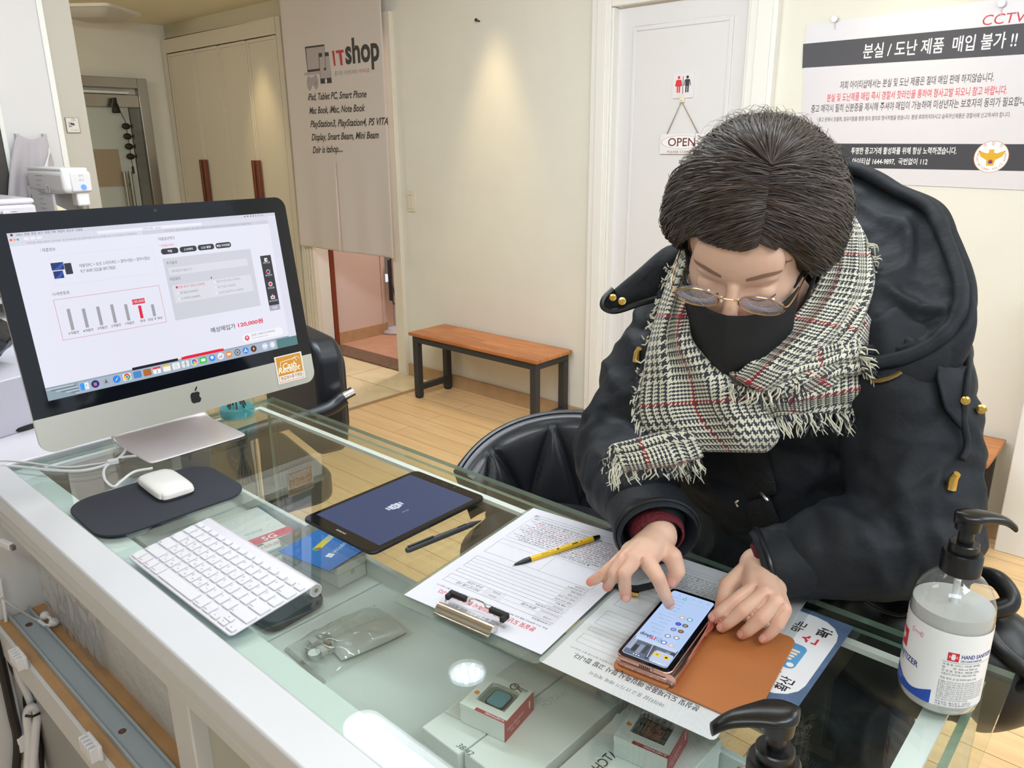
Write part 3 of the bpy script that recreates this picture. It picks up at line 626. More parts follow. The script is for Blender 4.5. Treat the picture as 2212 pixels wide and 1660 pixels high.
# cloth hanging by two hooks
tw = thing('hanging_cloth', 'light grey cloth hanging from two hooks on the white panel above the dispenser', 'cloth', (-3.44, 1.04, 1.3))
P = []; HZ = 1.556
for i in range(29):
    v = i/28; row = []
    for j in range(33):
        u = j/32; y = 1.035+.095*u
        spread = .10*v**.7; y += (-(1-u)**1.2)*spread*1.15+u*.035*v
        z = HZ-.33*v-.018*math.sin(PI*u)*(1-v)-(.07*v*(1-u)); x = -3.452+.014*math.sin(u*9+v*3)*(.3+v)+.01*math.sin(u*21)*v
        row.append((x, y, z))
    P.append(row)
MB().grid(P).build('cloth', mat('grey_towel', (186, 178, 180), .9, bump=.15, bscale=400, sheen=.3), tw, smooth=True, solid=.004, angle=180)
MB().grid([[(-3.428+.006*k, 1.128-.003*i-.030*k*(i/8), HZ-.045-.0125*i-.018*k) for k in (0, .5, 1)] for i in range(9)]).build('folded_corner', mat('white_lining', (238, 236, 236), .8), tw, smooth=True, solid=.003)
for ya in (1.035, 1.130): MB().box(-3.478, -3.455, ya-.006, ya+.006, HZ-.012, HZ+.004).build('hook', mat('clear_hook', (190, 186, 188), .3), tw)
# CCTV sticker on the partition end
A0 = at_x(140, 254, -3.5); A1 = at_x(172, 287, -3.5)
cc = thing('camera_notice', 'small square grey-framed notice with a security camera drawing on the partition', 'sign', (-3.5, (A0[1]+A1[1])/2, (A0[2]+A1[2])/2))
yl, yr, zt, zb = A0[1]-.002, A1[1]+.002, A0[2], A1[2]
MB().box(-3.5, -3.494, yl, yr, zb, zt).build('plate', mat('notice_frame_grey', (132, 124, 116), .5), cc)
A = Art((-3.494, 0, 0), (0, 1, 0), (0, 0, -1)); W_ = yr-yl; H_ = zt-zb
A.rect(yl+.04*W_, -zt+.03*H_, yr-.04*W_, -zb-.03*H_, 'd8d0c2'); A.rect(yl+.22*W_, -zt+.28*H_, yl+.26*W_, -zt+.66*H_, '5a3a5a'); A.rect(yl+.26*W_, -zt+.55*H_, yl+.45*W_, -zt+.6*H_, '5a3a5a')
A.poly([(yl+.32*W_, -zt+.32*H_), (yl+.64*W_, -zt+.38*H_), (yl+.62*W_, -zt+.54*H_), (yl+.32*W_, -zt+.46*H_)], '4a2c4c'); A.text('CCTV 촬영중', yl+.25*W_, -zt+.86*H_, .08*H_, '6a6058', w=.6*W_)
for k in range(14): A.circle(yl+W_*random.uniform(.45, .92), -zt+H_*random.uniform(.06, .25), .002, random.choice(('a8a890', 'b0a898', '9c9480')))
A.build('printing', cc)
ou = thing('wall_socket', 'white double wall socket low on the partition behind the dispenser', 'socket', (-3.49, 1.24, 1.33))
MB().box(-3.5, -3.49, 1.205, 1.245, 1.262, 1.395).build('plate', WPL, ou, bevel=.002)
for z in (1.35, 1.30): MB().cyl((-3.49, 1.225, z), (-3.484, 1.225, z), .014, .013, 16).build('outlet', mat('outlet_grey', (205, 200, 198), .4), ou, smooth=True)

# ------------------------------------------------------------------ second desk at the left, its things
dk = thing('side_desk', 'glossy white desk adjoining the glass counter at its left end', 'desk', (-2.1, .2, 0))
MB().box(-2.75, -1.57, -.6, .72, .915, .945).build('desktop', mat('gloss_white_desk', (232, 230, 240), .12), dk, bevel=.004)
MB().box(-2.72, -2.69, -.58, .70, 0, .915).box(-1.63, -1.60, -.58, .18, 0, .915).box(-2.69, -1.6, .66, .68, .3, .915).build('frame', WPL, dk)
mo = thing('dark_monitor', 'dark screen standing on the white desk behind the silver computer, at the left edge', 'monitor', (-2.3, .2, .945))
Mm = frame((-2.28, .24, .945), math.radians(105))
MB(Mm).box(-.34, .25, -.02, .02, .06, .44).build('screen_housing', mat('dark_monitor_plastic', (26, 28, 34), .3), mo, bevel=.006)
MB(Mm).box(-.33, .24, -.0225, -.0195, .075, .43).build('screen', mat('dark_screen', (30, 34, 44), .1), mo)
MB(Mm).box(-.03, .03, -.01, .03, .0, .1).rbox(-.12, .12, -.09, .09, 0, .012, .02).build('stand', mat('dark_monitor_plastic', (26, 28, 34), .3), mo, bevel=.003)
wbx = thing('white_box', 'pale white carton on the white desk behind the silver computer', 'box', (-1.86, .42, .945))
MB(frame((-1.88, .44, .945), math.radians(14))).box(-.13, .13, -.10, .12, 0, .115).build('carton', mat('lilac_white_card', (214, 212, 226), .4), wbx, bevel=.003)
bgm = thing('black_bag', 'crumpled black plastic bag on the pale carton at the left edge', 'bag', (-1.88, .42, 1.06))
pb = MB(); [pb.ball((-1.88+random.uniform(-.06, .06), .41+random.uniform(-.06, .06), 1.115+random.uniform(0, .04)), random.uniform(.03, .05)) for _ in range(9)]
me = remesh(pb, .008, 3); co = get_co(me); no = get_no(me)
set_co(me, co+no*np.array([[.012*noise.noise(Vector(c)*38)] for c in co])); me.materials.append(mat('black_plastic_bag', (34, 36, 44), .25)); link('film', me, bgm)
for pts, r, l in (([(0, 885), (40, 895), (70, 905), (110, 880)], .0035, 'thin black cable looping over the white desk behind the computer'), ([(-10, 938), (40, 928), (80, 915), (130, 890)], .006, 'thick black cable lying along the white desk at the left edge')):
    q = [at_z(x, y, .945+r) for x, y in pts]; t = thing('power_cable', l, 'cable', q[0], 'black cables on the white desk')
    MB().tube(smooth_path(q), r, 8).build('cord', mat('black_cable', (26, 26, 28), .4), t, smooth=True)
# ------------------------------------------------------------------ the glass counter
GZ = .95; CX0, CX1, CY0, CY1 = -1.535, -.062, .345, .884
GLASS = glass('clear_glass', (250, 253, 251)); GEDGE = glass('green_glass_edge', (150, 176, 160), .12, .05, body=.45, bodycol=(150, 180, 164)); GFRONT = glass('front_glass', (248, 251, 249))
CW = mat('counter_white', (222, 223, 228), .25); CGREY = mat('counter_grey_white', (212, 211, 210), .35)
FAB = mat('display_suede', (216, 223, 221), .85, noise_amt=.10, scale=10, bump=.1, bscale=300)
ct = thing('display_counter', 'long white shop counter with a glass top and glass front display', 'counter', (-.8, .6, 0))
tp = MB().box(CX0, CX1, CY0, CY1, GZ-.008, GZ, 0)
def edge_split(o, edge_index, zonly=True):
    me = o.data
    for p in me.polygons:
        if abs(p.normal.z) < .5: p.material_index = edge_index
g = tp.build('glass_top', [GLASS, GEDGE], ct); edge_split(g, 1)
fg = MB().box(CX0, CX1-.03, CY1-.020, CY1-.012, .10, GZ-.010).build('front_glass', [GFRONT, GEDGE], ct)
for p in fg.data.polygons:
    if abs(p.normal.y) < .5: p.material_index = 1
for nm, xa in (('left_glass', CX0+.004), ('right_glass', CX1-.030)):
    sg = MB().box(xa, xa+.008, CY0+.045, CY1-.021, .10, GZ-.010).build('end_glass', [GFRONT, GEDGE], ct)
    for p in sg.data.polygons:
        if abs(p.normal.x) < .5: p.material_index = 1
# white strips along the inside of the glass edges
tr = MB().box(CX0+.012, CX1-.035, CY1-.052, CY1-.040, GZ-.016, GZ-.009).box(CX0+.014, CX0+.026, CY0+.05, CY1-.052, GZ-.016, GZ-.009).box(CX1-.062, CX1-.04, CY0+.05, CY1-.052, GZ-.016, GZ-.009)
tr.build('edge_strip', mat('edge_strip_white', (240, 242, 242), .4), ct)
MB().box(-1.56, .35, .293, CY0-.0005, .919, GZ+.003).build('white_ledge', CW, ct, bevel=.003)
MB().box(CX0, .35, CY0, CY0+.038, .86, GZ-.0085).build('rail_under_glass', mat('white_rail', (214, 226, 226), .5), ct)
# back face: rails, posts, panels, board with a drawer slide
MB().box(-1.46, .35, .302, .344, .876, .918).box(-1.46, .35, .296, .302, .898, .915).box(-1.46, .35, .298, .302, .878, .894).build('back_rail', CGREY, ct, bevel=.0012)
for xa, xb in ((-.855, -.80), (-.66, -.60), (.30, .35)): MB().box(xa, xb, .305, .345, .12, .878).build('back_post', CGREY, ct, bevel=.002)
MB().box(-.80, -.66, .325, .332, .12, .878).build('back_panel', mat('grey_green_panel', (182, 184, 172), .4), ct)
MB().box(-.60, .30, .322, .332, .12, .86).build('back_door', mat('back_door_white', (226, 226, 224), .35), ct, bevel=.002)
MB().box(-1.47, -.855, .338, .344, .70, .88).build('inner_back', mat('grey_liner', (206, 204, 202), .35, bump=.3, bscale=40), ct)
MB().box(-1.49, -1.47, -.10, .345, 0, .912).build('end_panel', CGREY, ct, bevel=.002)
MB().box(-1.47, -.855, .262, .338, .682, .70).build('board', mat('oak_board', (196, 150, 100), .45, noise_amt=.35, scale=18), ct)
MB().box(-1.47, -.855, .256, .262, .64, .702).build('board_edging', CGREY, ct, bevel=.001)
MB().box(-1.47, -.855, .285, .29, .12, .682).build('lower_panel', mat('grey_lower_panel', (160, 160, 160), .5), ct)
sl_ = MB().box(-1.46, -.86, .277, .313, .700, .704).box(-1.46, -.86, .277, .281, .704, .712).box(-1.46, -.86, .309, .313, .704, .712).build('drawer_slide', mat('galvanised_steel', (168, 178, 184), .4, .25), ct, bevel=.0015)
for xa in (-1.41, -1.02): MB().lathe([(.001, .7046), (.0055, .7046), (.0055, .7036)], 14, M=Matrix.Translation((xa, .295, 0)), cap=False).build('screw', mat('rusty_screw', (96, 60, 44), .6), sl_)
# display floor inside, plinth below
MB().box(CX0+.02, -.27, CY0+.03, .695, .795, .805).box(CX0+.02, -.27, .690, .70, .795, .835).build('display_shelf', FAB, ct, bevel=.002)
MB().box(-1.40, -1.0, .48, .49, .805, .812).box(-.92, -.915, .40, .69, .8055, .807).build('shelf_seam', FAB, ct)
MB().box(CX0+.02, CX1-.03, CY0+.035, CY1-.03, .06, .10).box(CX0+.04, CX1-.05, CY0+.06, CY1-.06, 0, .06).build('plinth', CW, ct)
# bubble wrap bunched in the back recess
bw = thing('plastic_wrap', 'crinkled clear plastic wrap stuffed behind the oak board under the counter', 'plastic wrap', (-1.25, .33, .75))
P = []
for i in range(26):
    row = []
    for j in range(40):
        u, v = j/39, i/25; x = -1.40+.24*u; z = .872-.15*v-.015*u*v
        row.append((x, .336-.010*abs(noise.noise(Vector((x*30, z*30, 1))))*max(0,1-u*1.3)-.012*v-.003*noise.noise(Vector((x*80, z*80, 3))), z))
    P.append(row)
MB().grid(P).build('film', glass('wrap_film', (244, 244, 246), .10, .12, body=.10, bodycol=(225, 225, 228)), bw, smooth=True)
lb = thing('paper_strip', 'narrow strip of white tape on the liner under the counter', 'tape', (-1.03, .337, .83))
q0, q1 = at_y(222, 1337, .336), at_y(277, 1388, .336); MB(frame((q0+q1)/2, 0, 0, -math.atan2(q1[2]-q0[2], q1[0]-q0[0]))).box(-np.linalg.norm(q1-q0)/2, np.linalg.norm(q1-q0)/2, -.0006, .0006, -.005, .005).build('tape', mat('tape_white', (236, 238, 234), .5), lb)
# cables hanging at the left end under the counter
WC = mat('white_cable', (226, 224, 226), .4); BC = mat('black_cable', (26, 26, 28), .4)
def cable(name, label, pts, r, m, group=None, cat='cable', parent=None):
    q = smooth_path(pts, 8); t = thing(name, label, cat, q[0], group); MB().tube(q, r, 8).build('cord', m, t, smooth=True); return t
def on_end(px, py, off=.012): return at_x(px, py, -1.47+off)
cable('power_cable', 'thin white cord hanging along the end panel down to a white plug', [on_end(0, 1250), on_end(14, 1350), on_end(18, 1440), on_end(35, 1520), on_end(50, 1590)], .0028, WC)
cable('power_cable', 'thick black cord hanging at the far left edge under the counter', [on_end(-12, 1380, .02), on_end(6, 1450, .02), on_end(26, 1540, .02), on_end(38, 1600, .02), on_end(34, 1680, .02)], .0075, BC)
cable('power_cable', 'black cord curving behind the folded white cords', [on_end(22, 1395, .014), on_end(28, 1440, .014), on_end(55, 1480, .014), on_end(60, 1530, .014), on_end(85, 1600, .014), on_end(88, 1680, .014)], .0065, BC)
cable('power_cable', 'short black cord rising to the right behind the grey panel', [on_end(80, 1530, .03), on_end(84, 1500, .034), on_end(95, 1480, .036)], .005, BC)
lo = thing('cable_bundle', 'bundle of thick white cord folded and tied with a black tie', 'cable', on_end(70, 1540))
MB().tube(smooth_path([on_end(58, 1680, .03), on_end(62, 1600, .03), on_end(58, 1545, .03), on_end(68, 1528, .035), on_end(80, 1540, .035), on_end(76, 1590, .035), on_end(70, 1680, .035)]), .0075, 10).tube(smooth_path([on_end(30, 1395, .02), on_end(40, 1460, .02), on_end(66, 1520, .02), on_end(72, 1600, .02), on_end(78, 1680, .022)]), .0065, 10).build('cord', WC, lo, smooth=True)
MB().tube([on_end(54, 1547, .045), on_end(70, 1549, .05), on_end(88, 1541, .045)], .0025, 6).build('tie', BC, lo)
pg = thing('usb_plug', 'white plug with a metal tip hanging low on the end panel', 'plug', on_end(48, 1600))
c = on_end(48, 1603, .02); MB().box(c[0]-.008, c[0]+.008, c[1]-.009, c[1]+.009, c[2]-.018, c[2]+.016).build('grip', WC, pg, bevel=.003)
MB().box(c[0]-.004, c[0]+.004, c[1]-.007, c[1]+.007, c[2]-.034, c[2]-.018).build('metal_tip', mat('plug_brass', (170, 140, 110), .35, .8), pg)
pg = thing('charging_plug', 'small white charging connector sticking out near the left edge', 'plug', at_y(20, 1182, .29))
c = at_y(25, 1182, .29); MB(frame(c, .2)).box(-.035, .0, -.005, .005, -.006, .006).build('grip', WC, pg, bevel=.002); MB(frame(c, .2)).box(0, .008, -.003, .003, -.004, .004).build('metal_tip', mat('plug_steel', (150, 145, 145), .3, .9), pg)
cable('earphone_cable', 'slim white cord crossing the recess to the earphones on the oak board', [at_y(0, 1290, .25), at_y(30, 1310, .27), at_y(70, 1335, .30), at_z(92, 1345, .706)], .0016, WC)
ep = thing('earphones', 'white earphones lying on the end of the oak board', 'earphones', at_z(105, 1340, .706))
q = [at_z(84, 1342, .710), at_z(100, 1352, .710), at_z(116, 1348, .710), at_z(108, 1336, .712), at_z(96, 1330, .712)]
MB().tube(smooth_path(q), .003, 8).build('cord', WC, ep, smooth=True); MB().ball(at_z(116, 1345, .712), .008).ball(at_z(97, 1331, .712), .008).build('bud', WC, ep, smooth=True)
# two cable clips on the board edging
for px, py, l in ((52, 1420, 'white comb-shaped cable clip on the board edge, nearer the end panel'), (210, 1610, 'white comb-shaped cable clip on the board edge, at the bottom of the photo')):
    c = at_y(px, py, .256); t = thing('cable_clip', l, 'cable clip', c, 'comb-shaped cable clips'); b = MB().box(c[0]-.022, c[0]+.022, .250, .256, c[2]-.012, c[2]+.012).build('base', WC, t, bevel=.002)
    for k in range(5): MB().box(c[0]-.020+.009*k, c[0]-.016+.009*k, .240, .251, c[2]-.010, c[2]+.012).build('tooth', WC, t, bevel=.001)
# ------------------------------------------------------------------ all-in-one computer
ALU = mat('brushed_aluminium', (220, 218, 208), .38, .6); BLACKGLASS = mat('black_bezel_glass', (14, 17, 24), .06)
IO = np.array([-1.343, .374, 1.1125]); ya = math.radians(91.72); tl = math.radians(8.35)
iex = np.array([math.cos(ya), math.sin(ya), 0]); iup = np.array([-math.sin(ya)*math.sin(tl), math.cos(ya)*math.sin(tl), math.cos(tl)]); inz = np.cross(iex, iup)
IM = Matrix(((iex[0], iup[0], inz[0], IO[0]), (iex[1], iup[1], inz[1], IO[1]), (iex[2], iup[2], inz[2], IO[2]), (0, 0, 0, 1)))
DW, DH = .476, .268
ic = thing('desktop_computer', 'silver all-in-one computer with its screen lit, standing on the glass counter', 'computer', (-1.44, .615, GZ))
X0, X1, Y0, YG, Y1 = -.0275, .5035, -.0835, -.0255, .2975
full = rrect(X0, X1, Y0, Y1, .022, 8)
hs = MB(IM).prism(full, -.0062, -.0012)
n = len(full); cx, cy = (X0+X1)/2, (Y0+Y1)/2
rings = [[(cx+(x-cx)*s, cy+(y-cy)*s, -.0062-.036*(1-s**2.2)) for x, y in full] for s in (1, .9, .78, .62, .45, .25, .05)]
for a, b in zip(rings[:-1], rings[1:]): hs.add(a+b, [(i, (i+1) % n, n+(i+1) % n, n+i) for i in range(n)])
hs.add(rings[-1], [tuple(range(n))])
hs.build('housing', ALU, ic, smooth=True)
lower = [(X0, YG), ]+[(x, y) for x, y in rrect(X0, X1, Y0, YG+.03, .022, 8) if y < YG and x < cx][::1]+[(x, y) for x, y in rrect(X0, X1, Y0, YG+.03, .022, 8) if y < YG and x > cx]+[(X1, YG)]
upper = [(X0, YG), (X1, YG)]+[(x, y) for x, y in full if y > cy and x > cx]+[(x, y) for x, y in full if y > cy and x < cx]
MB(IM).prism(lower, -.0012, .0).build('chin', ALU, ic)
MB(IM).prism(upper, -.0012, .0001).build('front_glass', BLACKGLASS, ic)
MB(IM).lathe([(.0001, .0004), (.0028, .0004), (.003, .0001)], 16, M=Matrix.Translation((.238, DH+.0195, 0)), cap=False).build('webcam', mat('webcam_lens', (48, 56, 70), .1), ic)
# apple-shaped mark on the chin
A = Art(IM @ Vector((0, 0, .0002)), iex, -iup)
ax, ay, s_ = .2405, .0545, .0265
body = []
for k in range(48):
    th = 2*PI*k/48; r = .40*s_*(1+.10*math.cos(2*th)-.05*math.cos(4*th)); x = math.sin(th)*r*1.06; y = -math.cos(th)*r
    if abs(th) < .5 or abs(th-2*PI) < .5: y += .05*s_*(1-min(th, 2*PI-th)/.5)
    if abs(th-PI) < .45: y -= .05*s_*(1-abs(th-PI)/.45)
    bxx, byy = .47*s_, -.06*s_; dx, dy = x-bxx, y-byy; d = math.hypot(dx, dy); br_ = .19*s_
    if d < br_: x, y = bxx+dx/d*br_, byy+dy/d*br_
    body.append((ax+x, ay+y))
A.poly(body, '101318')
A.poly([(ax+.0+.30*s_*a*.9-.0, ay-.44*s_-.30*s_*a+.10*s_*math.sin(PI*a)) for a in [k/8 for k in range(9)]]+[(ax+.27*s_*a, ay-.44*s_-.30*s_*a-.10*s_*math.sin(PI*a)) for a in [1-k/8 for k in range(1, 8)]], '101318')
A.build('fruit_mark', ic)
# stand: bent plate
ft = []
for (dx, z) in [(.175, .003), (.10, .003), (.03, .003), (.008, .008), (-.004, .022), (-.004, .045), (.006, .09), (.024, .15), (.045, .21)]:
    ft.append([(-1.522+dx, .6155+q*.098*(1 if z < .05 else max(.8, 1-.9*(z-.05))), GZ+z) for q in (-1, -.9, 0, .9, 1)])
o = MB().grid(ft).build('stand', mat('stand_aluminium', (222, 214, 216), .3, .35), ic, smooth=True, solid=.0055, sub=2, angle=180)
MB(IM).box(.19, .286, .05, .12, -.05, -.03).build('hinge', ALU, ic, bevel=.004)
# --- screen picture
E1 = 1.0
A = Art(IM @ Vector((0, DH, .0003)), iex*1.0, -iup*1.0, emit=E1, step=.00006)
def R_(u0, v0, u1, v1, c, r=0): A.rect(u0*DW, v0*DH, u1*DW, v1*DH, c, r)
def T_(s, u, v, hv, c, w=None, **k): A.text(s, u*DW, v*DH, hv*DH, c, w=w*DW if w else None, **k)
def C_(u, v, rv, c): A.circle(u*DW, v*DH, rv*DH, c, n=20)
R_(0, 0, 1, 1, 'e4e4f2'); R_(0, .92, 1, 1, '8ea0ac'); 
for i in range(7): R_(.0+.015*i, .93+.009*i, .09-.004*i+.01*i, .938+.009*i, ('b8c4cc', '6c7c88')[i % 2])
R_(.9, .93, 1, 1, '4f7a80'); R_(0, 0, 1, .024, 'd2d2e2'); R_(0, .024, .962, .92, 'e6e6f4')
R_(.962, .03, 1, .93, 'dcdcec'); R_(0, .024, .962, .052, 'd9d8e6'); R_(0, .052, .962, .076, 'cdccdc'); R_(0, .052, .435, .076, 'd8d8e6')
T_('Safari  파일  편집  보기  방문 기록  책갈피  윈도우  도움말', .027, .0175, .013, '2c2c38', w=.206); C_(.013, .0115, .007, '22222c')
T_('월 오후 4:25', .905, .0175, .011, '55555f', w=.04); 
for i, u in enumerate((.862, .875, .888, .90)): C_(u-.002, .012, .005, '5c5c68')
for u, c in ((.008, 'e8506a'), (.018, 'e8b04a'), (.028, '48c07a')): C_(u, .039, .007, c)
R_(.278, .029, .67, .047, 'ececf6', .002); T_('안전하지 않음 — itshop.kr', .44, .043, .011, '70707c', w=.07)
for u in (.045, .065, .085): R_(u, .03, u+.016, .046, 'ececf4', .002)
T_('아이티샵 | 매입시세조회 | 아이티샵 - 중고아이폰매입, 중고갤럭시매입, 중고노트북매입, 중고스마트폰매입, 중고태블릿매입', .051, .0685, .010, '8c7c9a', w=.364)
T_('아이티샵 - 중고아이폰매입, 중고갤럭시매입, 중고노트북매입, 중고스마트폰매입, 중고태블릿매입', .52, .0685, .010, '8c8c9a', w=.36)
R_(.0875, .098, .0885, .122, 'b0a0a8'); R_(.486, .098, .487, .122, 'b0a0a8'); R_(.088, .358, .0885, .382, 'd07888')
T_('제품정보', .092, .122, .020, '4a4a56', w=.041); T_('제품옵션체크', .490, .122, .020, '4a4a56', w=.062); T_('시세변동표', .091, .386, .020, '4a4a56', w=.054)
A.outline(.107*DW, .152*DH, .46*DW, .33*DH, 'd6d6e4', .0004)
for a in ((.107, .193, .147, .238), (.109, .243, .140, .288)):
    R_(*a, '1a2c6c'); A.poly([(a[0]*DW, a[3]*DH), (((a[0]+a[2])/2)*DW, (a[1]*.4+a[3]*.6)*DH), (a[2]*DW, a[1]*DH), (a[2]*DW, (a[1]*.7+a[3]*.3)*DH), ((a[0]*.4+a[2]*.6)*DW, a[3]*DH)], '2e58b4')
R_(.148, .203, .171, .27, '2b2f38', .001)
T_('태블릿PC > 삼성 스마트패드 > 갤럭시탭S > 갤럭시탭S3', .196, .236, .020, '44444e', w=.246); T_('9.7 WIFI 32GB SM-T820', .196, .271, .019, '44444e', w=.117)
A.outline(.089*DW, .41*DH, .455*DW, .658*DH, 'd8707e', .0006)
for u, v0, c in ((.128, .475, 'a2a2aa'), (.176, .487, 'a2a2aa'), (.224, .488, 'a2a2aa'), (.272, .488, 'a2a2aa'), (.320, .50, 'a2a2aa'), (.368, .522, 'e01f40'), (.415, .527, 'a2a2aa')): R_(u-.0055, v0, u+.0055, .606, c)
R_(.345, .478, .391, .511, 'd82a48'); T_('130,000', .368, .502, .017, 'f6e8ec', align='c')
for s, u in (('5개월전', .128), ('4개월전', .176), ('3개월전', .224), ('2개월전', .272), ('1개월전', .320), ('현재', .368), ('한달 후 예상', .415)): T_(s, u, .630, .016, '55555f', align='c', bold=.01)
T_('* 차감옵션 예시', .487, .164, .015, 'e07080', w=.056, bold=.01)
for a, b, s in ((.489, .556, '찍힘'), (.562, .630, '스크래치'), (.635, .703, 'LCD 불량'), (.709, .776, '빼임·국외양품')): R_(a, .178, b, .216, '25252f', .0045); T_(s, (a+b)/2, .204, .015, 'f0f0f4', align='c', bold=.015)
R_(.489, .242, .857, .659, 'cfd0da'); T_('추가옵션', .50, .283, .019, '4c4c58', w=.041); R_(.503, .306, .834, .358, 'dcdce6'); T_('선택 옵션이 없습니다.', .512, .339, .017, '8a8a94', w=.082)
T_('차감옵션', .50, .391, .019, '4c4c58', w=.041); R_(.504, .425, .838, .545, 'dcdce6')
R_(.517, .433, .525, .448, 'd82a48'); T_('정품 충전기 없음(-10,000원)', .528, .449, .016, 'd85068', w=.106)
T_('s펜 없음(-30,000원)', .528, .488, .016, '808088', w=.074); T_('스크래치(-30,000원)', .528, .527, .016, '808088', w=.078)
T_('정품 케이블 없음(-10,000원)', .683, .449, .016, '9c9ca6', w=.105); T_('외관 찍힘(-30,000원)', .683, .488, .016, '9c9ca6', w=.08); T_('LCD번인,불량액수(-30,000원)', .683, .527, .016, '9c9ca6', w=.111)
for u in (.521, .676):
    for v in (.443, .482, .521):
        if (u, v) != (.521, .443): R_(u-.003, v-.007, u+.003, v+.005, 'ececf4')
A.poly([(.664*DW, .398*DH), (.664*DW, .418*DH), (.669*DW, .412*DH)], '33333c')
R_(.895, .303, .945, .672, '272732'); R_(.895, .672, .945, .712, 'aaa8c0'); T_('TOP', .92, .70, .016, 'f0f0f4', align='c', bold=.015)
for v, s in ((.362, '매각신청'), (.455, '매각문의'), (.550, '카카오톡'), (.645, '실시간상담')): T_(s, .92, v, .013, 'e8e8f0', align='c')
R_(.912, .322, .926, .348, 'f0f0f4', .001); C_(.922, .336, .006, 'd82a48'); A.ring(.92*DW, .423*DH, .0032, .0042, 'f0f0f4'); C_(.912, .428, .006, 'd82a48'); C_(.92, .515, .017, 'f0f0f4'); C_(.92, .515, .012, 'd82a48'); R_(.910, .603, .930, .626, 'f0f0f4', .001); R_(.913, .609, .927, .620, 'd82a48'); R_(.9185, .592, .9215, .604, 'f0f0f4')
T_('예상매입가', .62, .785, .034, '3a3a48', w=.107, bold=.01); T_('120,000원', .739, .783, .032, 'e0304c', w=.115, bold=.03)
R_(.748, .843, .937, .903, 'f2f2fa', .007); C_(.768, .873, .019, 'e04058'); C_(.768, .87, .009, 'f6c8d0'); T_('궁금한 건 채팅으로 문의하세요', .788, .868, .016, '55555f', w=.113); T_('몇 시간 후 답변 받을 수 있어요', .79, .889, .011, '8a8a94', w=.075)
R_(.293, .910, .467, .94, '22222a', .008); R_(.481, .908, .658, .94, 'e8203c', .008)
R_(.103, .928, .897, .997, 'a6b4c8', .002)
ics = [.122, .158, .195, .232, .269, .307, .344, .38, .418, .455, .492, .528, .565, .603, .64, .676, .714, .751, .788, .841, .877]
cols = ['3a9af0', '2a1a4a', 'a8aeb8', '2c86ea', 'f0f0f0', '4a88c8', 'b06a30', 'f4f4f4', 'f6f2e4', 'f4f4f4', 'e8ece4', 'f4f4f4', '38c850', '2f8cf0', 'f2f2f6', 'f08a2a', '58606a', '2c86ea', '5a2c1c', 'd8dce4', 'd4dae2']
for i, (u, c) in enumerate(zip(ics, cols)):
    if i in (0, 4, 5, 6, 7, 8, 9, 10, 12): R_(u-.0145, .938, u+.0145, .982, c, .0018)
    else: C_(u, .96, .024, c)
R_(.122, .938, .1365, .982, 'e6ecf4'); R_(.117, .952, .119, .960, '1c3050'); R_(.127, .952, .129, .960, '1c3050')
for k, c in enumerate(('e84a8a', '48b8f0', 'b878f0')): R_(.152+.004*k, .950, .155+.004*k, .972, c)
A.poly([(.189*DW, .972*DH), (.195*DW, .944*DH), (.201*DW, .972*DH), (.195*DW, .966*DH)], '50565e'); A.poly([(.225*DW, .974*DH), (.231*DW, .958*DH), (.239*DW, .946*DH), (.233*DW, .962*DH)], 'f0f4f8')
for k, c in enumerate(('e84434', 'f8c020', '30a852')): A.poly([(.269*DW, .96*DH)]+[(.269*DW+.0058*math.cos(-PI/6-PI*2/3*k-PI*2/3*j/6), .96*DH+.0058*math.sin(-PI/6-PI*2/3*k-PI*2/3*j/6)) for j in range(7)], c)
C_(.269, .96, .011, 'f4f4f4'); C_(.269, .96, .0085, '4488f0')
R_(.366, .938, .3945, .951, 'e84048'); T_('3', .38, .978, .020, '44444c', align='c'); R_(.404, .938, .432, .949, 'f0c030')
for k in range(4): R_(.446, .946+.009*k, .462, .949+.009*k, 'b0b4ba')
R_(.482, .955, .502, .960, 'f0b84a'); R_(.49, .94, .495, .98, '6ab0f0')
for k in range(8): C_(.528+.009*math.cos(k*PI/4)*DH/DW*1.3, .96+.013*math.sin(k*PI/4), .0085, ('f06040', 'f0a030', 'e8d840', '78c848', '40b8a8', '4888e0', '8858c8', 'd04890')[k])
R_(.556, .95, .574, .97, 'f4f8f4', .002); C_(.603, .956, .012, 'f4f8fc'); R_(.636, .949, .638, .968, 'e850a0'); R_(.644, .947, .646, .966, '7868e8'); C_(.635, .968, .005, 'e850a0'); C_(.643, .966, .005, '7868e8')
R_(.668, .951, .684, .968, 'fbe6d0'); A.ring(.714*DW, .96*DH, .0025, .0042, 'c8ccd2'); A.line(.745*DW, .972*DH, .751*DW, .946*DH, .0011, 'f0f4f8'); A.line(.757*DW, .972*DH, .751*DW, .946*DH, .0011, 'f0f4f8'); A.line(.742*DW, .965*DH, .76*DW, .965*DH, .0011, 'f0f4f8')
A.poly([(.790*DW, .944*DH), (.783*DW, .963*DH), (.788*DW, .963*DH), (.786*DW, .976*DH), (.793*DW, .957*DH), (.788*DW, .957*DH)], 'f0d8b0'); R_(.832, .952, .850, .962, 'f6f6f8'); R_(.871, .948, .884, .978, 'eef0f4', .001)
A.build('screen_picture', ic)
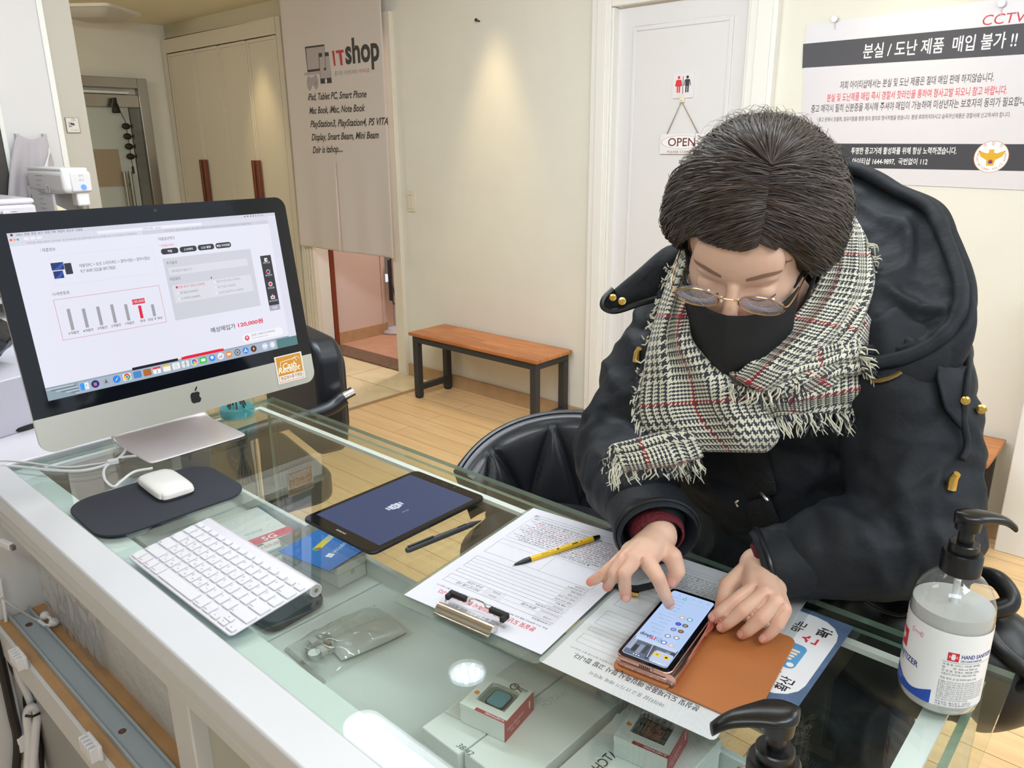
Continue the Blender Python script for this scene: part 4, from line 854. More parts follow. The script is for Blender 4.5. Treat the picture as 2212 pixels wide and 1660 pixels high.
# sticker on the chin
A = Art(IM @ Vector((0, DH, .0006)), iex, -iup, step=.0002)
def S_(u, v): return ((.872+.136*u)*DW, (1.058+.21*v)*DH)
A.poly([S_(-.25, -.12), S_(1.05, -.12), S_(1.05, .9), S_(-.25, .9)][:0] or [S_(0, 0), S_(1, 0), S_(1, 1), S_(0, 1)], 'f4f0ea')
A.poly([S_(.05, .04), S_(.95, .04), S_(.95, .70), S_(.05, .70)], 'e09a34'); A.poly([S_(.05, .70), S_(.95, .70), S_(.95, .96), S_(.05, .96)], 'e08a40'); A.poly([S_(.065, .72), S_(.935, .72), S_(.935, .94), S_(.065, .94)], 'faf4ec')
x, y = S_(.5, .50); A.text('Cash', x, y, .012, 'fff6e6', align='c', shear=.25, bold=.02); x, y = S_(.47, .63); A.text('Receipt', x, y, .012, 'fff6e6', align='c', shear=.25, bold=.02)
x, y = S_(.5, .88); A.text('현금영수증가맹점', x, y, .0072, 'b87040', w=.050, align='c', bold=.02)
for a, b in (((.2, .22), (.75, .18)), ((.75, .18), (.78, .3)), ((.2, .22), (.15, .55)), ((.15, .55), (.3, .62))): A.line(*S_(*a), *S_(*b), .0012, 'fff6e6')
for k in range(10):
    a0, a1 = PI*1.1+k*.28, PI*1.1+(k+1)*.28; A.line(*S_(.76+.13*math.cos(a0), .26+.12*math.sin(a0)), *S_(.76+.13*math.cos(a1), .26+.12*math.sin(a1)), .001, 'fff6e6')
A.build('sticker', ic)

# ------------------------------------------------------------------ keyboard
kb = thing('keyboard', 'white and silver wireless keyboard lying beside the white ledge', 'keyboard', (-1.040, .349, GZ))
KM = frame((-1.040, .349, GZ+.0028), math.radians(.3), math.radians(6.0)); KA = mat('keyboard_aluminium', (222, 220, 228), .4, .3); KEYW = mat('key_white', (232, 231, 237), .4)
MB(KM).rbox(0, .279, 0, .1195, 0, .0026, .006).build('deck', KA, kb, bevel=.0008)
MB(KM).cyl((0, .1195, -.0062), (.279, .1195, -.0062), .0088, seg=28).build('battery_tube', KA, kb, smooth=True)
MB(KM).cyl((.2785, .1195, -.0062), (.2793, .1195, -.0062), .0077, seg=24).build('end_button', mat('end_button_silver', (196, 192, 180), .3, .6), kb, smooth=True)
MB(KM).cyl((.2793, .1195, -.0062), (.2796, .1195, -.0062), .003, .003, 12).build('button_slot', mat('slot_grey', (120, 116, 108), .4), kb)
U = .019; rows = [(.0045, .0155, [1, 1, 1, 1.25, 5, 1.25, 1]), (.0235, .0155, [2.25]+[1]*10+[2.25]), (.0425, .0155, [1.75]+[1]*11+[1.75]), (.0615, .0155, [1.5]+[1]*12+[1]), (.0805, .0155, [1]*13+[1.5]), (.0995, .0085, [14.5/14]*14)]
keys = []
for y, hh, ws in rows:
    x = .00175
    for ww in ws: keys.append((x+.0015, y, ww*U-.003, hh)); x += ww*U
for dx, dy, hh in ((0, 0, .0076), (1, 0, .0076), (1, .0084, .0076), (2, 0, .0076)): keys.append((.00175+11.5*U+dx*U+.0015, .0045+dy, U-.003, hh))
kmesh = {}
for x, y, ww, hh in keys:
    k = (round(ww, 5), round(hh, 5))
    if k not in kmesh:
        o_ = MB().prism(rrect(0, ww, 0, hh, .0018, 3), 0, .0022).build('key', KEYW, None, bevel=.0006); kmesh[k] = o_.data; bpy.data.objects.remove(o_)
    o_ = bpy.data.objects.new('key', kmesh[k]); COL.objects.link(o_); o_.parent = kb; q = o_.modifiers.new('bevel', 'BEVEL'); q.width = .0006; q.segments = 2; q.limit_method = 'ANGLE'
    o_.matrix_local = Matrix.Translation(-kb.location) @ KM @ Matrix.Translation((x, y, .0026))
ko = KM @ Vector((0, 0, .0049)); kx = (KM.to_3x3() @ Vector((1, 0, 0))); ky = (KM.to_3x3() @ Vector((0, -1, 0)))
A = Art(ko, kx, ky, step=.00004)
lg = [('fn control option command  command option', 0), ('shift Z X C V B N M < > ? shift', 1), ('caps A S D F G H J K L ; " return', 2), ('tab Q W E R T Y U I O P [ ] \\', 3), ('` 1 2 3 4 5 6 7 8 9 0 - = delete', 4), ('esc F1 F2 F3 F4 F5 F6 F7 F8 F9 F10 F11 F12 ^', 5)]
ham = dict(zip('QWERTYUIOPASDFGHJKLZXCVBNM', 'ㅂㅈㄷㄱㅅㅛㅕㅑㅐㅔㅁㄴㅇㄹㅎㅗㅓㅏㅣㅋㅌㅊㅍㅠㅜㅡ'))
idx = 0
for (txt, r), (y, hh, ws) in zip(lg, rows):
    tk = txt.split(' ')
    for t_, ww in zip(tk, ws):
        x, y_, kw, kh = keys[idx]; idx += 1
        if not t_: continue
        if len(t_) > 1: A.text(t_, x+.0012, -y_-.0022, .0019 if r < 5 else .0016, '8a8890')
        else:
            A.text(t_, x+.003, -y_-kh*.56, .0034, '8a8890')
            if t_ in ham: A.text(ham[t_], x+kw*.58, -y_-kh*.2, .0034, '9a98a0')
for x, y, ww, hh in keys[-4:]: A.poly([(x+ww/2-.0012, -y-hh/2-.001), (x+ww/2+.0012, -y-hh/2-.001), (x+ww/2, -y-hh/2+.001)], '8a8890')
A.build('key_legends', kb)

# ------------------------------------------------------------------ mouse pad, mouse, cables
mp_ = thing('mouse_pad', 'dark charcoal mouse pad with rounded corners in front of the silver computer', 'mouse pad', (-1.2, .46, GZ))
MB(frame((-1.200, .4655, GZ), math.radians(-1.5))).rbox(-.089, .089, -.118, .118, .0002, .0035, .046, 10).build('pad', mat('charcoal_pad', (44, 47, 58), .75, bump=.15, bscale=900), mp_, bevel=.0008)
ms = thing('mouse', 'white wireless mouse resting on the charcoal mouse pad', 'mouse', (-1.228, .488, GZ+.0035))
P = []; Q = []
MMt = frame((-1.226, .490, GZ+.0037), math.radians(-3))
for i in range(25):
    a = -1+2*i/24; row = []; rw2 = []
    for j in range(21):
        b = -1+2*j/20; sx = math.copysign(abs(math.sin(a*PI/2)), a); sy = math.copysign(abs(math.sin(b*PI/2)), b)
        nm_ = max(abs(a), abs(b), 1e-6)/max(1e-6, (abs(a)**3.4+abs(b)**3.4)**(1/3.4)); sx *= nm_; sy *= nm_; ee = max(abs(a), abs(b))
        x = .0575*sx; y = .0305*sy; e = (1-ee**3)**.55 if True else max(0, 1-abs(sx)**3.2)**.55*max(0, 1-abs(sy)**3)**.5
        row.append((x, y, .0045+.0125*e)); rw2.append((x*.95, y*.9, .0005+(.0055 if max(abs(sx), abs(sy)) > .999 else 0)))
    P.append(row); Q.append(rw2)
MB(MMt).grid(P).build('shell', mat('mouse_white', (246, 244, 242), .18, coat=.3), ms, smooth=True, angle=180)
edge = [P[0][j] for j in range(21)]+[P[i][20] for i in range(1, 25)]+[P[24][j] for j in range(19, -1, -1)]+[P[i][0] for i in range(23, 0, -1)]
n = len(edge); MB(MMt).add(edge+[(x*.93, y*.9, .0) for x, y, z in edge], [(i, (i+1) % n, n+(i+1) % n, n+i) for i in range(n)]+[tuple(range(n, 2*n))]).build('base', mat('mouse_base_grey', (196, 194, 188), .3, .4), ms, smooth=True)
A = Art(MMt @ Vector((0, 0, .0171)), MMt.to_3x3() @ Vector((0, 1, 0)), MMt.to_3x3() @ Vector((1, 0, 0)), step=.0001); A.circle(0, .040, .003, 'd4d2d0'); 
for lab, pts, r in (('white power cord of the silver computer running over the counter to the left', [(-30, 1006), (30, 1008), (110, 1016), (180, 1017), (240, 1000), (270, 975), (274, 945), (262, 935)], .0026),
                    ('thin white cable lying from the left edge towards the white connector', [(-30, 1000), (10, 996), (60, 1000), (140, 1010), (200, 1004), (240, 998)], .0018),
                    ('translucent white coil of cable half under the mouse pad', [(300, 985), (260, 990), (228, 1010), (226, 1035), (245, 1052), (262, 1040), (290, 1020), (330, 1012)], .0024)):
    q = [at_z(x, y, GZ+r) for x, y in pts]; t = thing('white_cable', lab, 'cable', q[0], 'white cables by the computer'); MB().tube(smooth_path(q), r, 8).build('cord', WC, t, smooth=True)
t = thing('cable_connector', 'white connector with a metal tip at the end of a thin cable under the computer', 'plug', at_z(243, 998, GZ))
c = at_z(243, 998, GZ+.004); MB(frame(c, math.radians(75))).box(-.008, .010, -.006, .006, -.0038, .004).build('grip', WC, t, bevel=.001); MB(frame(c, math.radians(75))).box(.010, .016, -.004, .004, -.002, .002).build('metal_tip', mat('plug_steel', (150, 145, 145), .3, .9), t)

# ------------------------------------------------------------------ reed diffuser behind the computer
dc = at_z(514, 900, GZ)
df = thing('reed_diffuser', 'clear glass reed diffuser with turquoise liquid and black reeds under the computer', 'diffuser', dc)
DM = Matrix.Translation(Vector(dc)); CLEARG = glass('diffuser_glass', (246, 250, 250), .06, .01, body=.06, bodycol=(220, 232, 234))
MB().lathe([(.001, .001), (.036, .001), (.038, .006), (.036, .03), (.034, .065), (.030, .085), (.022, .094), (.020, .104), (.022, .106)], 36, M=DM, cap=False).build('glass_body', CLEARG, df, smooth=True)
MB().lathe([(.001, .004), (.034, .004), (.0355, .008), (.0348, .022), (.001, .022)], 36, M=DM).build('liquid', mat('turquoise_liquid', (60, 196, 206), .1, alpha=.8), df, smooth=True)
for k in range(7):
    a = k*2*PI/7+.4; MB().cyl(Vector(dc)+Vector((.024*math.cos(a), .024*math.sin(a), .004)), Vector(dc)+Vector((-.03*math.cos(a), -.03*math.sin(a), .185)), .0019, seg=8).build('reed', mat('black_reed', (24, 24, 28), .6), df)

# ------------------------------------------------------------------ tablet and its pen
TM = frame((-.955, .576, GZ+.0004), math.radians(91.0)); TB = mat('tablet_black', (30, 30, 33), .35); 
tb = thing('tablet', 'black tablet with a dark blue screen lying on the glass counter', 'tablet', (-.87, .69, GZ))
MB(TM).rbox(0, .2373, -.169, 0, 0, .0058, .012, 6).build('back_shell', TB, tb, bevel=.0018)
MB(TM).rbox(.0012, .2361, -.1678, -.0012, .0058, .0061, .011, 6).build('front_glass', mat('tablet_glass', (20, 21, 24), .07), tb)
MB(TM).rbox(.021, .2165, -.160, -.009, .0061, .0062, .0005, 2).build('screen', glow('2c4474', .85), tb)
tx, ty = TM.to_3x3() @ Vector((1, 0, 0)), TM.to_3x3() @ Vector((0, -1, 0))
A = Art(TM @ Vector((0, 0, .0062)), tx, ty, step=.0001); g = 'b4bac8'
cx, cy = .118, .082
A.circle(cx, cy, .0085, g); A.rect(cx-.0155, cy-.007, cx-.012, cy+.004, g, .001); A.rect(cx+.012, cy-.007, cx+.0155, cy+.004, g, .001); A.rect(cx-.0105, cy-.008, cx+.0105, cy+.006, g, .002)
for k in range(8): A.rect(cx+.0085*math.cos(k*PI/4)-.0014, cy+.0085*math.sin(k*PI/4)-.0014, cx+.0085*math.cos(k*PI/4)+.0014, cy+.0085*math.sin(k*PI/4)+.0014, g)
A.ring(cx, cy, .0025, .0042, '6a7488'); A.text('명령 없음', cx, cy+.026, .0028, 'a8b0c0', align='c')
A.build('screen_picture', tb)
A = Art(TM @ Vector((0, 0, .0062)), ty, -tx, step=.0001)
A.text('SAMSUNG', .0845, -.0092, .0034, 'b0b2b6', w=.022, align='c', bold=.02); A.circle(.03, -.2285, .0012, '3a3c44'); A.rect(.078, -.2275, .091, -.2265, '3c3c40'); A.circle(.105, -.2275, .0022, '35373c'); A.circle(.06, -.2275, .0014, '35373c')
A.build('bezel_marks', tb)
MB(TM).box(.05, .11, -.1692, -.1689, .0022, .0036).build('button_row', mat('tablet_button', (60, 60, 64), .4), tb)
p0, p1 = at_z(878, 1190, GZ+.005), at_z(1030, 1129, GZ+.004)
sp = thing('stylus', 'dark grey stylus with a flat clip lying between the tablet and the clipboard', 'stylus', p0); d = (p1-p0)/np.linalg.norm(p1-p0)
SG = mat('stylus_grey', (58, 60, 64), .45)
MB().tube([p0, p0+d*.004, p0+d*.06, p0+d*.118, p0+d*.137], [.0036, .0047, .0047, .0044, .0008], 16).build('barrel', SG, sp, smooth=True)
pr = np.array([d[1], -d[0], 0]); zc = np.array([0, 0, 1])
MB().tube([p0+d*.003+zc*.0045, p0+d*.047+zc*.0047], .0022, 8).build('clip', mat('stylus_clip', (34, 35, 38), .25), sp, smooth=True)
MB().box(-.008, .008, -.0009, .0009, .0, .0006, M=frame(p0+d*.10+zc*.0044, math.atan2(d[1], d[0]))).build('side_button', mat('stylus_clip', (34, 35, 38), .25), sp)

# ------------------------------------------------------------------ clipboard with contract, pen
PM = frame((-.676, .543, GZ), math.radians(6.3)); PI_ = PM.inverted()
cbd = thing('clipboard', 'clear plastic clipboard with a chrome clip on the glass counter left of the person', 'clipboard', (-.6, .68, GZ))
MB(PM).rbox(-.007, .217, -.016, .302, .0004, .0028, .012, 5).build('board', glass('clear_board', (226, 232, 228), .06, .02, body=.12, bodycol=(215, 225, 218)), cbd, bevel=.0006)
CHR = mat('chrome', (214, 210, 204), .12, 1); cl0 = PI_ @ Vector(at_z(948, 1318, GZ+.006)); cl1 = PI_ @ Vector(at_z(1068, 1368, GZ+.006))
xa, xb, yc = cl0.x, cl1.x, (cl0.y+cl1.y)/2
P = [[(x, yc+.0075*math.cos(a), .0072+.0085*math.sin(a)) for a in [PI*k/10 for k in range(11)]] for x in (xa, xb)]
MB(PM).grid(P).add([P[0][k] for k in range(11)], [tuple(range(11))]).add([P[1][k] for k in range(11)], [tuple(range(11))]).build('clip_bar', CHR, cbd, smooth=True, solid=.0012)
MB(PM).box(xa, xb, yc-.012, yc-.0065, .006, .0085).build('clip_lip', CHR, cbd, bevel=.0005)
xm = (xa+xb)/2
wp = [(xa+.004, yc+.006, .008), (xa-.001, yc+.016, .013), (xa+.006, yc+.024, .0165), (xa+.03, yc+.0235, .0165), (xm-.016, yc+.0235, .0165), (xm-.010, yc+.030, .0165), (xm+.004, yc+.030, .0165), (xm+.012, yc+.0235, .0165), (xb-.03, yc+.0235, .0165), (xb-.006, yc+.024, .0165), (xb+.001, yc+.016, .013), (xb-.004, yc+.006, .008)]
MB(PM).tube(smooth_path(wp, 4), .0012, 8).build('wire', CHR, cbd, smooth=True)
BR = mat('black_rubber', (30, 30, 30), .7)
for s in (0, 1):
    x_ = xa if s == 0 else xb; g = 1 if s == 0 else -1
    MB(PM).box(x_+g*.0-.003, x_+g*.0+.003, yc+.014, yc+.028, .0115, .0185).box(min(x_-g*.003, x_+g*.024), max(x_-g*.003, x_+g*.024), yc+.0205, yc+.0275, .013, .0195).build('rubber_grip', BR, cbd, bevel=.0015)
PAP = mat('white_paper', (222, 222, 231), .6)
def form(A, ink, red, full=True):
    """printed sales contract, reader's view: x from the left, y from the top, metres"""
    A.text('아이티샵 중고 IT기기 매매 계약서', .105, .019, .0058, ink, align='c', w=.088)
    A.text('분실및 도난제품은 매입즉시 형사 고발 합니다.', .105, .036, .0085, red, align='c', w=.150, bold=.015)
    A.text('분실, 도난, 습득하신 제품 또는 판매자 신원 확인후 매입하며 분실제품으로 확인될경우 형사고발 될수 있습니다', .105, .044, .0028, ink, align='c', w=.172)
    def table(y0, y1, n, cells=()):
        A.outline(.018, y0, .192, y1, '606068', .0004)
        for k in range(1, n): A.rect(.018, y0+(y1-y0)*k/n-.00015, .192, y0+(y1-y0)*k/n+.00015, '707078')
        for a, b in cells: A.rect(a, y0+.0004, b, y1-.0004, 'd4d4dc')
    A.text('○ 판매제품정보', .02, .053, .0034, ink); table(.055, .074, 2, ((.018, .048), (.10, .13)))
    A.text('고객명', .025, .0625, .0036, ink); A.text('주민등록번호(앞자리)', .020, .0715, .0030, ink, w=.026); A.text('연락처', .108, .0625, .0036, ink); A.text('판매일', .108, .0715, .0036, ink)
    if full: A.text('갤럭시탭', .053, .0715, .0050, '585c70', shear=.3); A.text('2021년 2월 3일', .134, .0625, .0050, '585c70', shear=.3); A.text('010-1234', .136, .0715, .0045, '585c70', shear=.3)
    A.text('○ 판매자정보 은행계좌', .02, .080, .0034, ink); table(.082, .090, 1, ((.018, .048),)); A.text('계좌번호', .024, .0878, .0034, ink)
    A.text('○ 제품 확인', .02, .096, .0034, ink); table(.098, .130, 4, ((.018, .048),))
    for k, s in enumerate(('제품 외관 상태', '제품 기능 상태', '기타 제품', '판매 제품')): A.text(s, .022, .1045+.008*k, .0033, ink)
    A.text('○ 개인정보동의', .02, .136, .0034, ink); A.text('○ 사고유무', .02, .142, .0034, ink)
    A.outline(.018, .145, .192, .190, '606068', .0004); A.outline(.018, .145, .10, .190, '8a8a92', .0003); A.outline(.12, .178, .192, .190, '8a8a92', .0003)
    y = .197; A.text('◆ 개인정보 수집 및 이용에 동의합니다', .05, y, .0034, ink)
    base = ['본 매매 제품은 분실 및 도난 제품이 아님을 확인합니다 만약 문제가 발생할 경우', '판매자가 모든 책임을 지며 형사고발 될수 있음을 동의 합니다', '제품의 데이터는 모두 삭제되며 복구를 요청할수 없습니다', '개인정보는 매매 확인을 위하여 보관되며 다른 용도로 사용하지 않습니다', '매입 후에는 제품의 반환을 요청할수 없으며 환불이 되지 않습니다']
    for k in range(13): A.text(base[(k*2) % 5], .022, y+.0052*(k+1), .0028, red if k in (3, 7, 10) else ink, w=.15+.016*((k*7) % 3)/2)
    A.outline(.018, y+.001, .192, y+.034, '808088', .0003); A.outline(.018, y+.038, .192, y+.069, '808088', .0003)
    A.outline(.03, .272, .192, .279, '606068', .0004); A.rect(.07, .2724, .11, .2786, 'd4d4dc')
    A.text('(인)', .18, .269, .004, ink); A.text('성명', .185, .2775, .0034, ink)
ctr = thing('contract_sheet', 'printed white contract sheet with a red headline clipped on the clipboard', 'paper', (-.6, .69, GZ))
pj_ = MB(PM); 
for k in range(3): pj_.add([(0+.0006*k, 0-.0003*k, .0030+.0006*k), (.21+.0006*k, -.0004*k, .0030+.0006*k), (.2103, .297, .0030+.0006*k), (.0, .297, .0030+.0006*k), (0+.0006*k, -.0003*k, .0034+.0006*k), (.21+.0006*k, -.0004*k, .0034+.0006*k), (.2103, .297, .0034+.0006*k), (.0, .297, .0034+.0006*k)], [(0, 3, 2, 1), (4, 5, 6, 7), (0, 1, 5, 4), (1, 2, 6, 5), (2, 3, 7, 6), (3, 0, 4, 7)])
pj_.build('sheets', PAP, ctr, weld=False)
A = Art(PM @ Vector((.21, 0, .0047)), -(PM.to_3x3() @ Vector((1, 0, 0))), PM.to_3x3() @ Vector((0, 1, 0)), step=.00004); form(A, '4c4c56', 'd8444c'); A.build('printing', ctr)
p0 = at_z(1106, 1222, GZ+.0062); p1 = at_z(1285, 1163, GZ+.0085); d = (p1-p0)/np.linalg.norm(p1-p0); zc = np.array([0, 0, 1])
bp_ = thing('ballpoint_pen', 'yellow hexagonal ballpoint pen with a black tip lying on the contract', 'pen', p0)
YEL = mat('pen_yellow', (240, 196, 30), .3); BLKP = mat('pen_black', (22, 22, 24), .25)
MB().tube([p0+d*.028, p0+d*.135], .0040, 6).build('barrel', YEL, bp_)
MB().tube([p0+d*.003, p0+d*.008, p0+d*.020, p0+d*.029], [.0009, .0022, .0038, .0041], 16).build('tip_cone', BLKP, bp_, smooth=True)
MB().tube([p0, p0+d*.004], .0006, 8).build('point', CHR, bp_); MB().tube([p0+d*.135, p0+d*.141, p0+d*.147], [.0036, .0034, .0028], 12).build('end_plug', BLKP, bp_, smooth=True)
pr = np.cross(zc, d); up_ = np.cross(d, pr); fa = (up_*math.cos(.52)-pr*math.sin(.52))
A = Art(p0+fa*.0036, d, -np.cross(fa, d), step=.0001); A.text('monami', .047, .0012, .0024, '1c1c1c', bold=.02); A.text('153', .063, .0012, .0024, '1c1c1c'); A.rect(.072, -.0012, .076, .0012, '1c1c1c'); A.rect(.098, -.001, .108, .001, '1c1c1c', .0004); A.rect(.113, -.001, .1145, .001, '1c1c1c'); A.build('printing', bp_)

# ------------------------------------------------------------------ laminated contract, flyer
LMt = frame((-.466, .558, GZ), math.radians(5.2))
fl = thing('flyer', 'white and blue leaflet with Korean slogan partly under the laminated contract', 'leaflet', (-.25, .76, GZ))
FM = frame((-.217, .652, GZ), math.radians(1.5))
MB(FM).box(-.12, 0, 0, .203, .0002, .0005).build('sheet', mat('leaflet_blue_stone', (96, 120, 156), .5, noise_amt=.45, scale=60), fl)
A = Art(FM @ Vector((0, 0, .0005)), FM.to_3x3() @ Vector((0, 1, 0)), FM.to_3x3() @ Vector((1, 0, 0)), step=.00004)
A.rect(.012+.015, -.118, .195, -.006, 'eceef2', .035)
A.text('코로나', .036, -.036, .014, '202024', w=.034, bold=.02); A.text('확산', .038, -.018, .014, '202024', w=.026, bold=.02); A.rect(.078, -.066, .128, -.026, '5a9ed0', .008)
for k in range(4): A.rect(.094+.006*k, -.050+.002*k, .098+.006*k, -.034+.001*k, 'f2ddc0', .0018); A.circle(.086, -.032, .004, 'f4f4f6')
A.text('손', .136, -.024, .016, 'd02c3c', bold=.03); A.text('꽉!', .158, -.016, .015, '202024', bold=.03); A.text('막는', .150, -.045, .012, '202024', bold=.02); A.build('printing', fl)
lam = thing('laminated_contract', 'grey printed contract in a clear laminated sleeve under the phone', 'paper', (-.36, .7, GZ))
MB(LMt).rbox(0, .208, 0, .300, .0008, .0013, .006, 4).build('sheet', mat('laminated_paper', (226, 226, 228), .3, coat=.6), lam, bevel=.0002)
MB(LMt).rbox(-.006, .219, -.009, .309, .0006, .00155, .010, 5).build('sleeve', glass('laminate_film', (250, 252, 252), .05, .03), lam)
A = Art(LMt @ Vector((.208, 0, .0013)), -(LMt.to_3x3() @ Vector((1, 0, 0))), LMt.to_3x3() @ Vector((0, 1, 0)), step=.00002); form(A, '3e3e46', '3a3a40', False); A.build('printing', lam)

t = thing('phone_strap', 'short black cord with a gold end on the laminated contract under the tapping hand', 'cord', at_z(1370, 1270, GZ))
MB().tube(smooth_path([at_z(x, y, z) for x, y, z in ((1420, 1262, .957), (1395, 1268, .957), (1372, 1272, .9565), (1345, 1268, .9565), (1326, 1262, .956))]), .0042, 8).build('cord', mat('black_woven_cord', (24, 24, 27), .7), t, smooth=True)
q = Vector(at_z(1370, 1283, .9555)); MB(frame(q, math.radians(20))).box(-.006, .006, -.0028, .0028, -.0022, .0030).build('gold_end', mat('gold_end', (226, 190, 96), .2, 1), t, bevel=.0006); MB().tube([q, Vector(at_z(1372, 1274, .9560))], .0025, 8).build('sleeve', mat('black_woven_cord', (24, 24, 27), .7), t, smooth=True)
# ------------------------------------------------------------------ folded phone in a leather case
HM = frame((-.394, .603, GZ+.0018), math.radians(7.6)); BRN = mat('tan_leather', (178, 110, 60), .55, bump=.08, bscale=700)
pc = thing('phone_case', 'tan leather folio phone case lying open under the phone', 'phone case', (-.34, .68, GZ))
cs = MB(HM); cs.rbox(-.0015, .0665, -.003, .1605, 0, .0045, .008); cs.build('back_cover', BRN, pc, bevel=.0012)
poly = [(.064, -.003)]+rrect(.06, .1545, -.006, .161, .011, 6)[:14]+[(.064, .161)]
MB(HM).prism(poly, .0002, .0026).build('front_flap', BRN, pc, bevel=.0008)
MB(HM).box(.0645, .0685, .0, .158, .0, .006).build('spine_fold', mat('dark_leather', (104, 66, 44), .5), pc, bevel=.001)
ph = thing('folding_phone', 'pink bronze folding phone, folded, its narrow screen lit, resting on the tan case', 'phone', (-.37, .69, GZ))
PINK = mat('rose_bronze', (206, 164, 152), .22, .85); z0 = .0047
MB(HM).rbox(.001, .0655, 0, .1575, z0, z0+.0065, .008).build('lower_half', PINK, ph, bevel=.0018)
MB(HM).rbox(.001, .0655, 0, .1575, z0+.0075, z0+.0142, .008).build('upper_half', PINK, ph, bevel=.0018)
MB(HM).tube([(.0655, 0.001, z0+.0071), (.0655, .1565, z0+.0071)], .0062, 16).build('hinge_spine', mat('rose_chrome', (222, 178, 166), .12, 1), ph, smooth=True)
MB(HM).rbox(.002, .0645, .001, .1565, z0+.0142, z0+.0147, .008).build('front_glass', mat('phone_glass', (12, 12, 16), .06), ph)
SW0, SW1, SH0, SH1 = .0055, .0585, .006, .1515; zs = z0+.0147
MB(HM).rbox(SW0, SW1, SH0, SH1, zs, zs+.0001, .004).build('screen', glow('b4ccf2', 1.0), ph)
hx_, hy_ = HM.to_3x3() @ Vector((1, 0, 0)), HM.to_3x3() @ Vector((0, 1, 0))
A = Art(HM @ Vector((SW1, SH0, zs+.0001)), -hx_, hy_, emit=1.0, step=.00004); sw_, sh_ = SW1-SW0, SH1-SH0
A.rect(.0008, .0008, sw_-.0008, .036, '5c6a80', .003)
for k in range(9): A.rect(.001+.0057*k, .006+.002*(k % 3), .006+.0057*k, .030-.003*((k*5) % 4), ('3c4454', '8a98ac', '2c323e', 'a0aec0', '4a5464')[k % 5])
A.rect(.001, .002, .022, .024, 'c0cce8', .003); A.rect(.002, .030, .051, .036, 'c4d4f0'); A.text('12:05', .004, .0045, .0026, 'f0f4fc'); 
for k in range(3): A.circle(.010+.003*k, .004, .0009, 'f0f4fc'); A.circle(.034+.003*k, .004, .0009, 'f0f4fc')
A.circle(.0075, .017, .0034, 'f0d020'); A.circle(.0075, .017, .0016, '302810'); A.rect(.0145, .0135, .0215, .0195, 'f0d020', .0012); A.text('톡', .018, .0185, .003, '302810', align='c')
A.circle(.0255, .0055, .0018, '1c2430'); A.line(.0255, .006, .0285, .030, .0006, 'f0f4fc')
A.text('IT', .031, .045, .006, 'c83040', bold=.03); A.text('shop', .0365, .045, .006, '20242c', bold=.02, w=.0135); A.outline(.022, .038, .027, .043, '50586a', .0004); A.outline(.0245, .040, .0295, .0455, '50586a', .0004)
for k, (x, y, c, e) in enumerate(((.0115, .040, 'd8aeb0', 'd8dcf0'), (.0205, .0405, '2850b8', 'f0f4fc'), (.012, .056, '7a7e8c', 'e8ecf4'), (.0215, .054, '70747c', 'e8ecf4'), (.0125, .070, '5a4630', 'a87c48'), (.021, .069, '5868b0', '98a4d8'), (.0125, .083, '48402e', '9a9488'), (.0205, .082, '2838a8', '5868d0'), (.0125, .097, '5a86b0', 'e6f2fa'), (.0215, .096, 'c0a898', 'f0e4dc'))):
    A.circle(x, y, .0034, c); A.circle(x, y, .0022, e)
for k in range(12): A.text(('중고 매입', '아이티샵', '시세 조회 매입 문의', '스마트폰 태블릿')[k % 4], .030, .054+.0072*k, .0022, '7c90b8', w=.010+.004*(k % 3))
A.rect(.002, .129, sw_-.002, .1294, '9cb0d4'); A.circle(.0335, .1335, .0022, '20b898'); A.circle(.0335, .1335, .0009, 'e8f8f4')
for k in range(5): A.ring(.006+.009*k, .1385, .0009, .0013, '8094b8')
A.build('screen_picture', ph)
for k in range(6): MB(HM).box(.030+.0022*k, .0314+.0022*k, -.0004, .0004, z0+.0095, z0+.0120).build('speaker_slot', mat('slot_black', (26, 22, 22), .6), ph)
MB(HM).box(.0455, .0462, -.0003, .0004, z0+.0076, z0+.0141).build('antenna_line', mat('antenna_grey', (110, 100, 98), .5), ph)
MB(HM).cyl((.012, -.0034, .0022), (.012, -.0026, .0022), .0009, .0009, 10).build('cover_hole', mat('slot_black', (26, 22, 22), .6), pc)
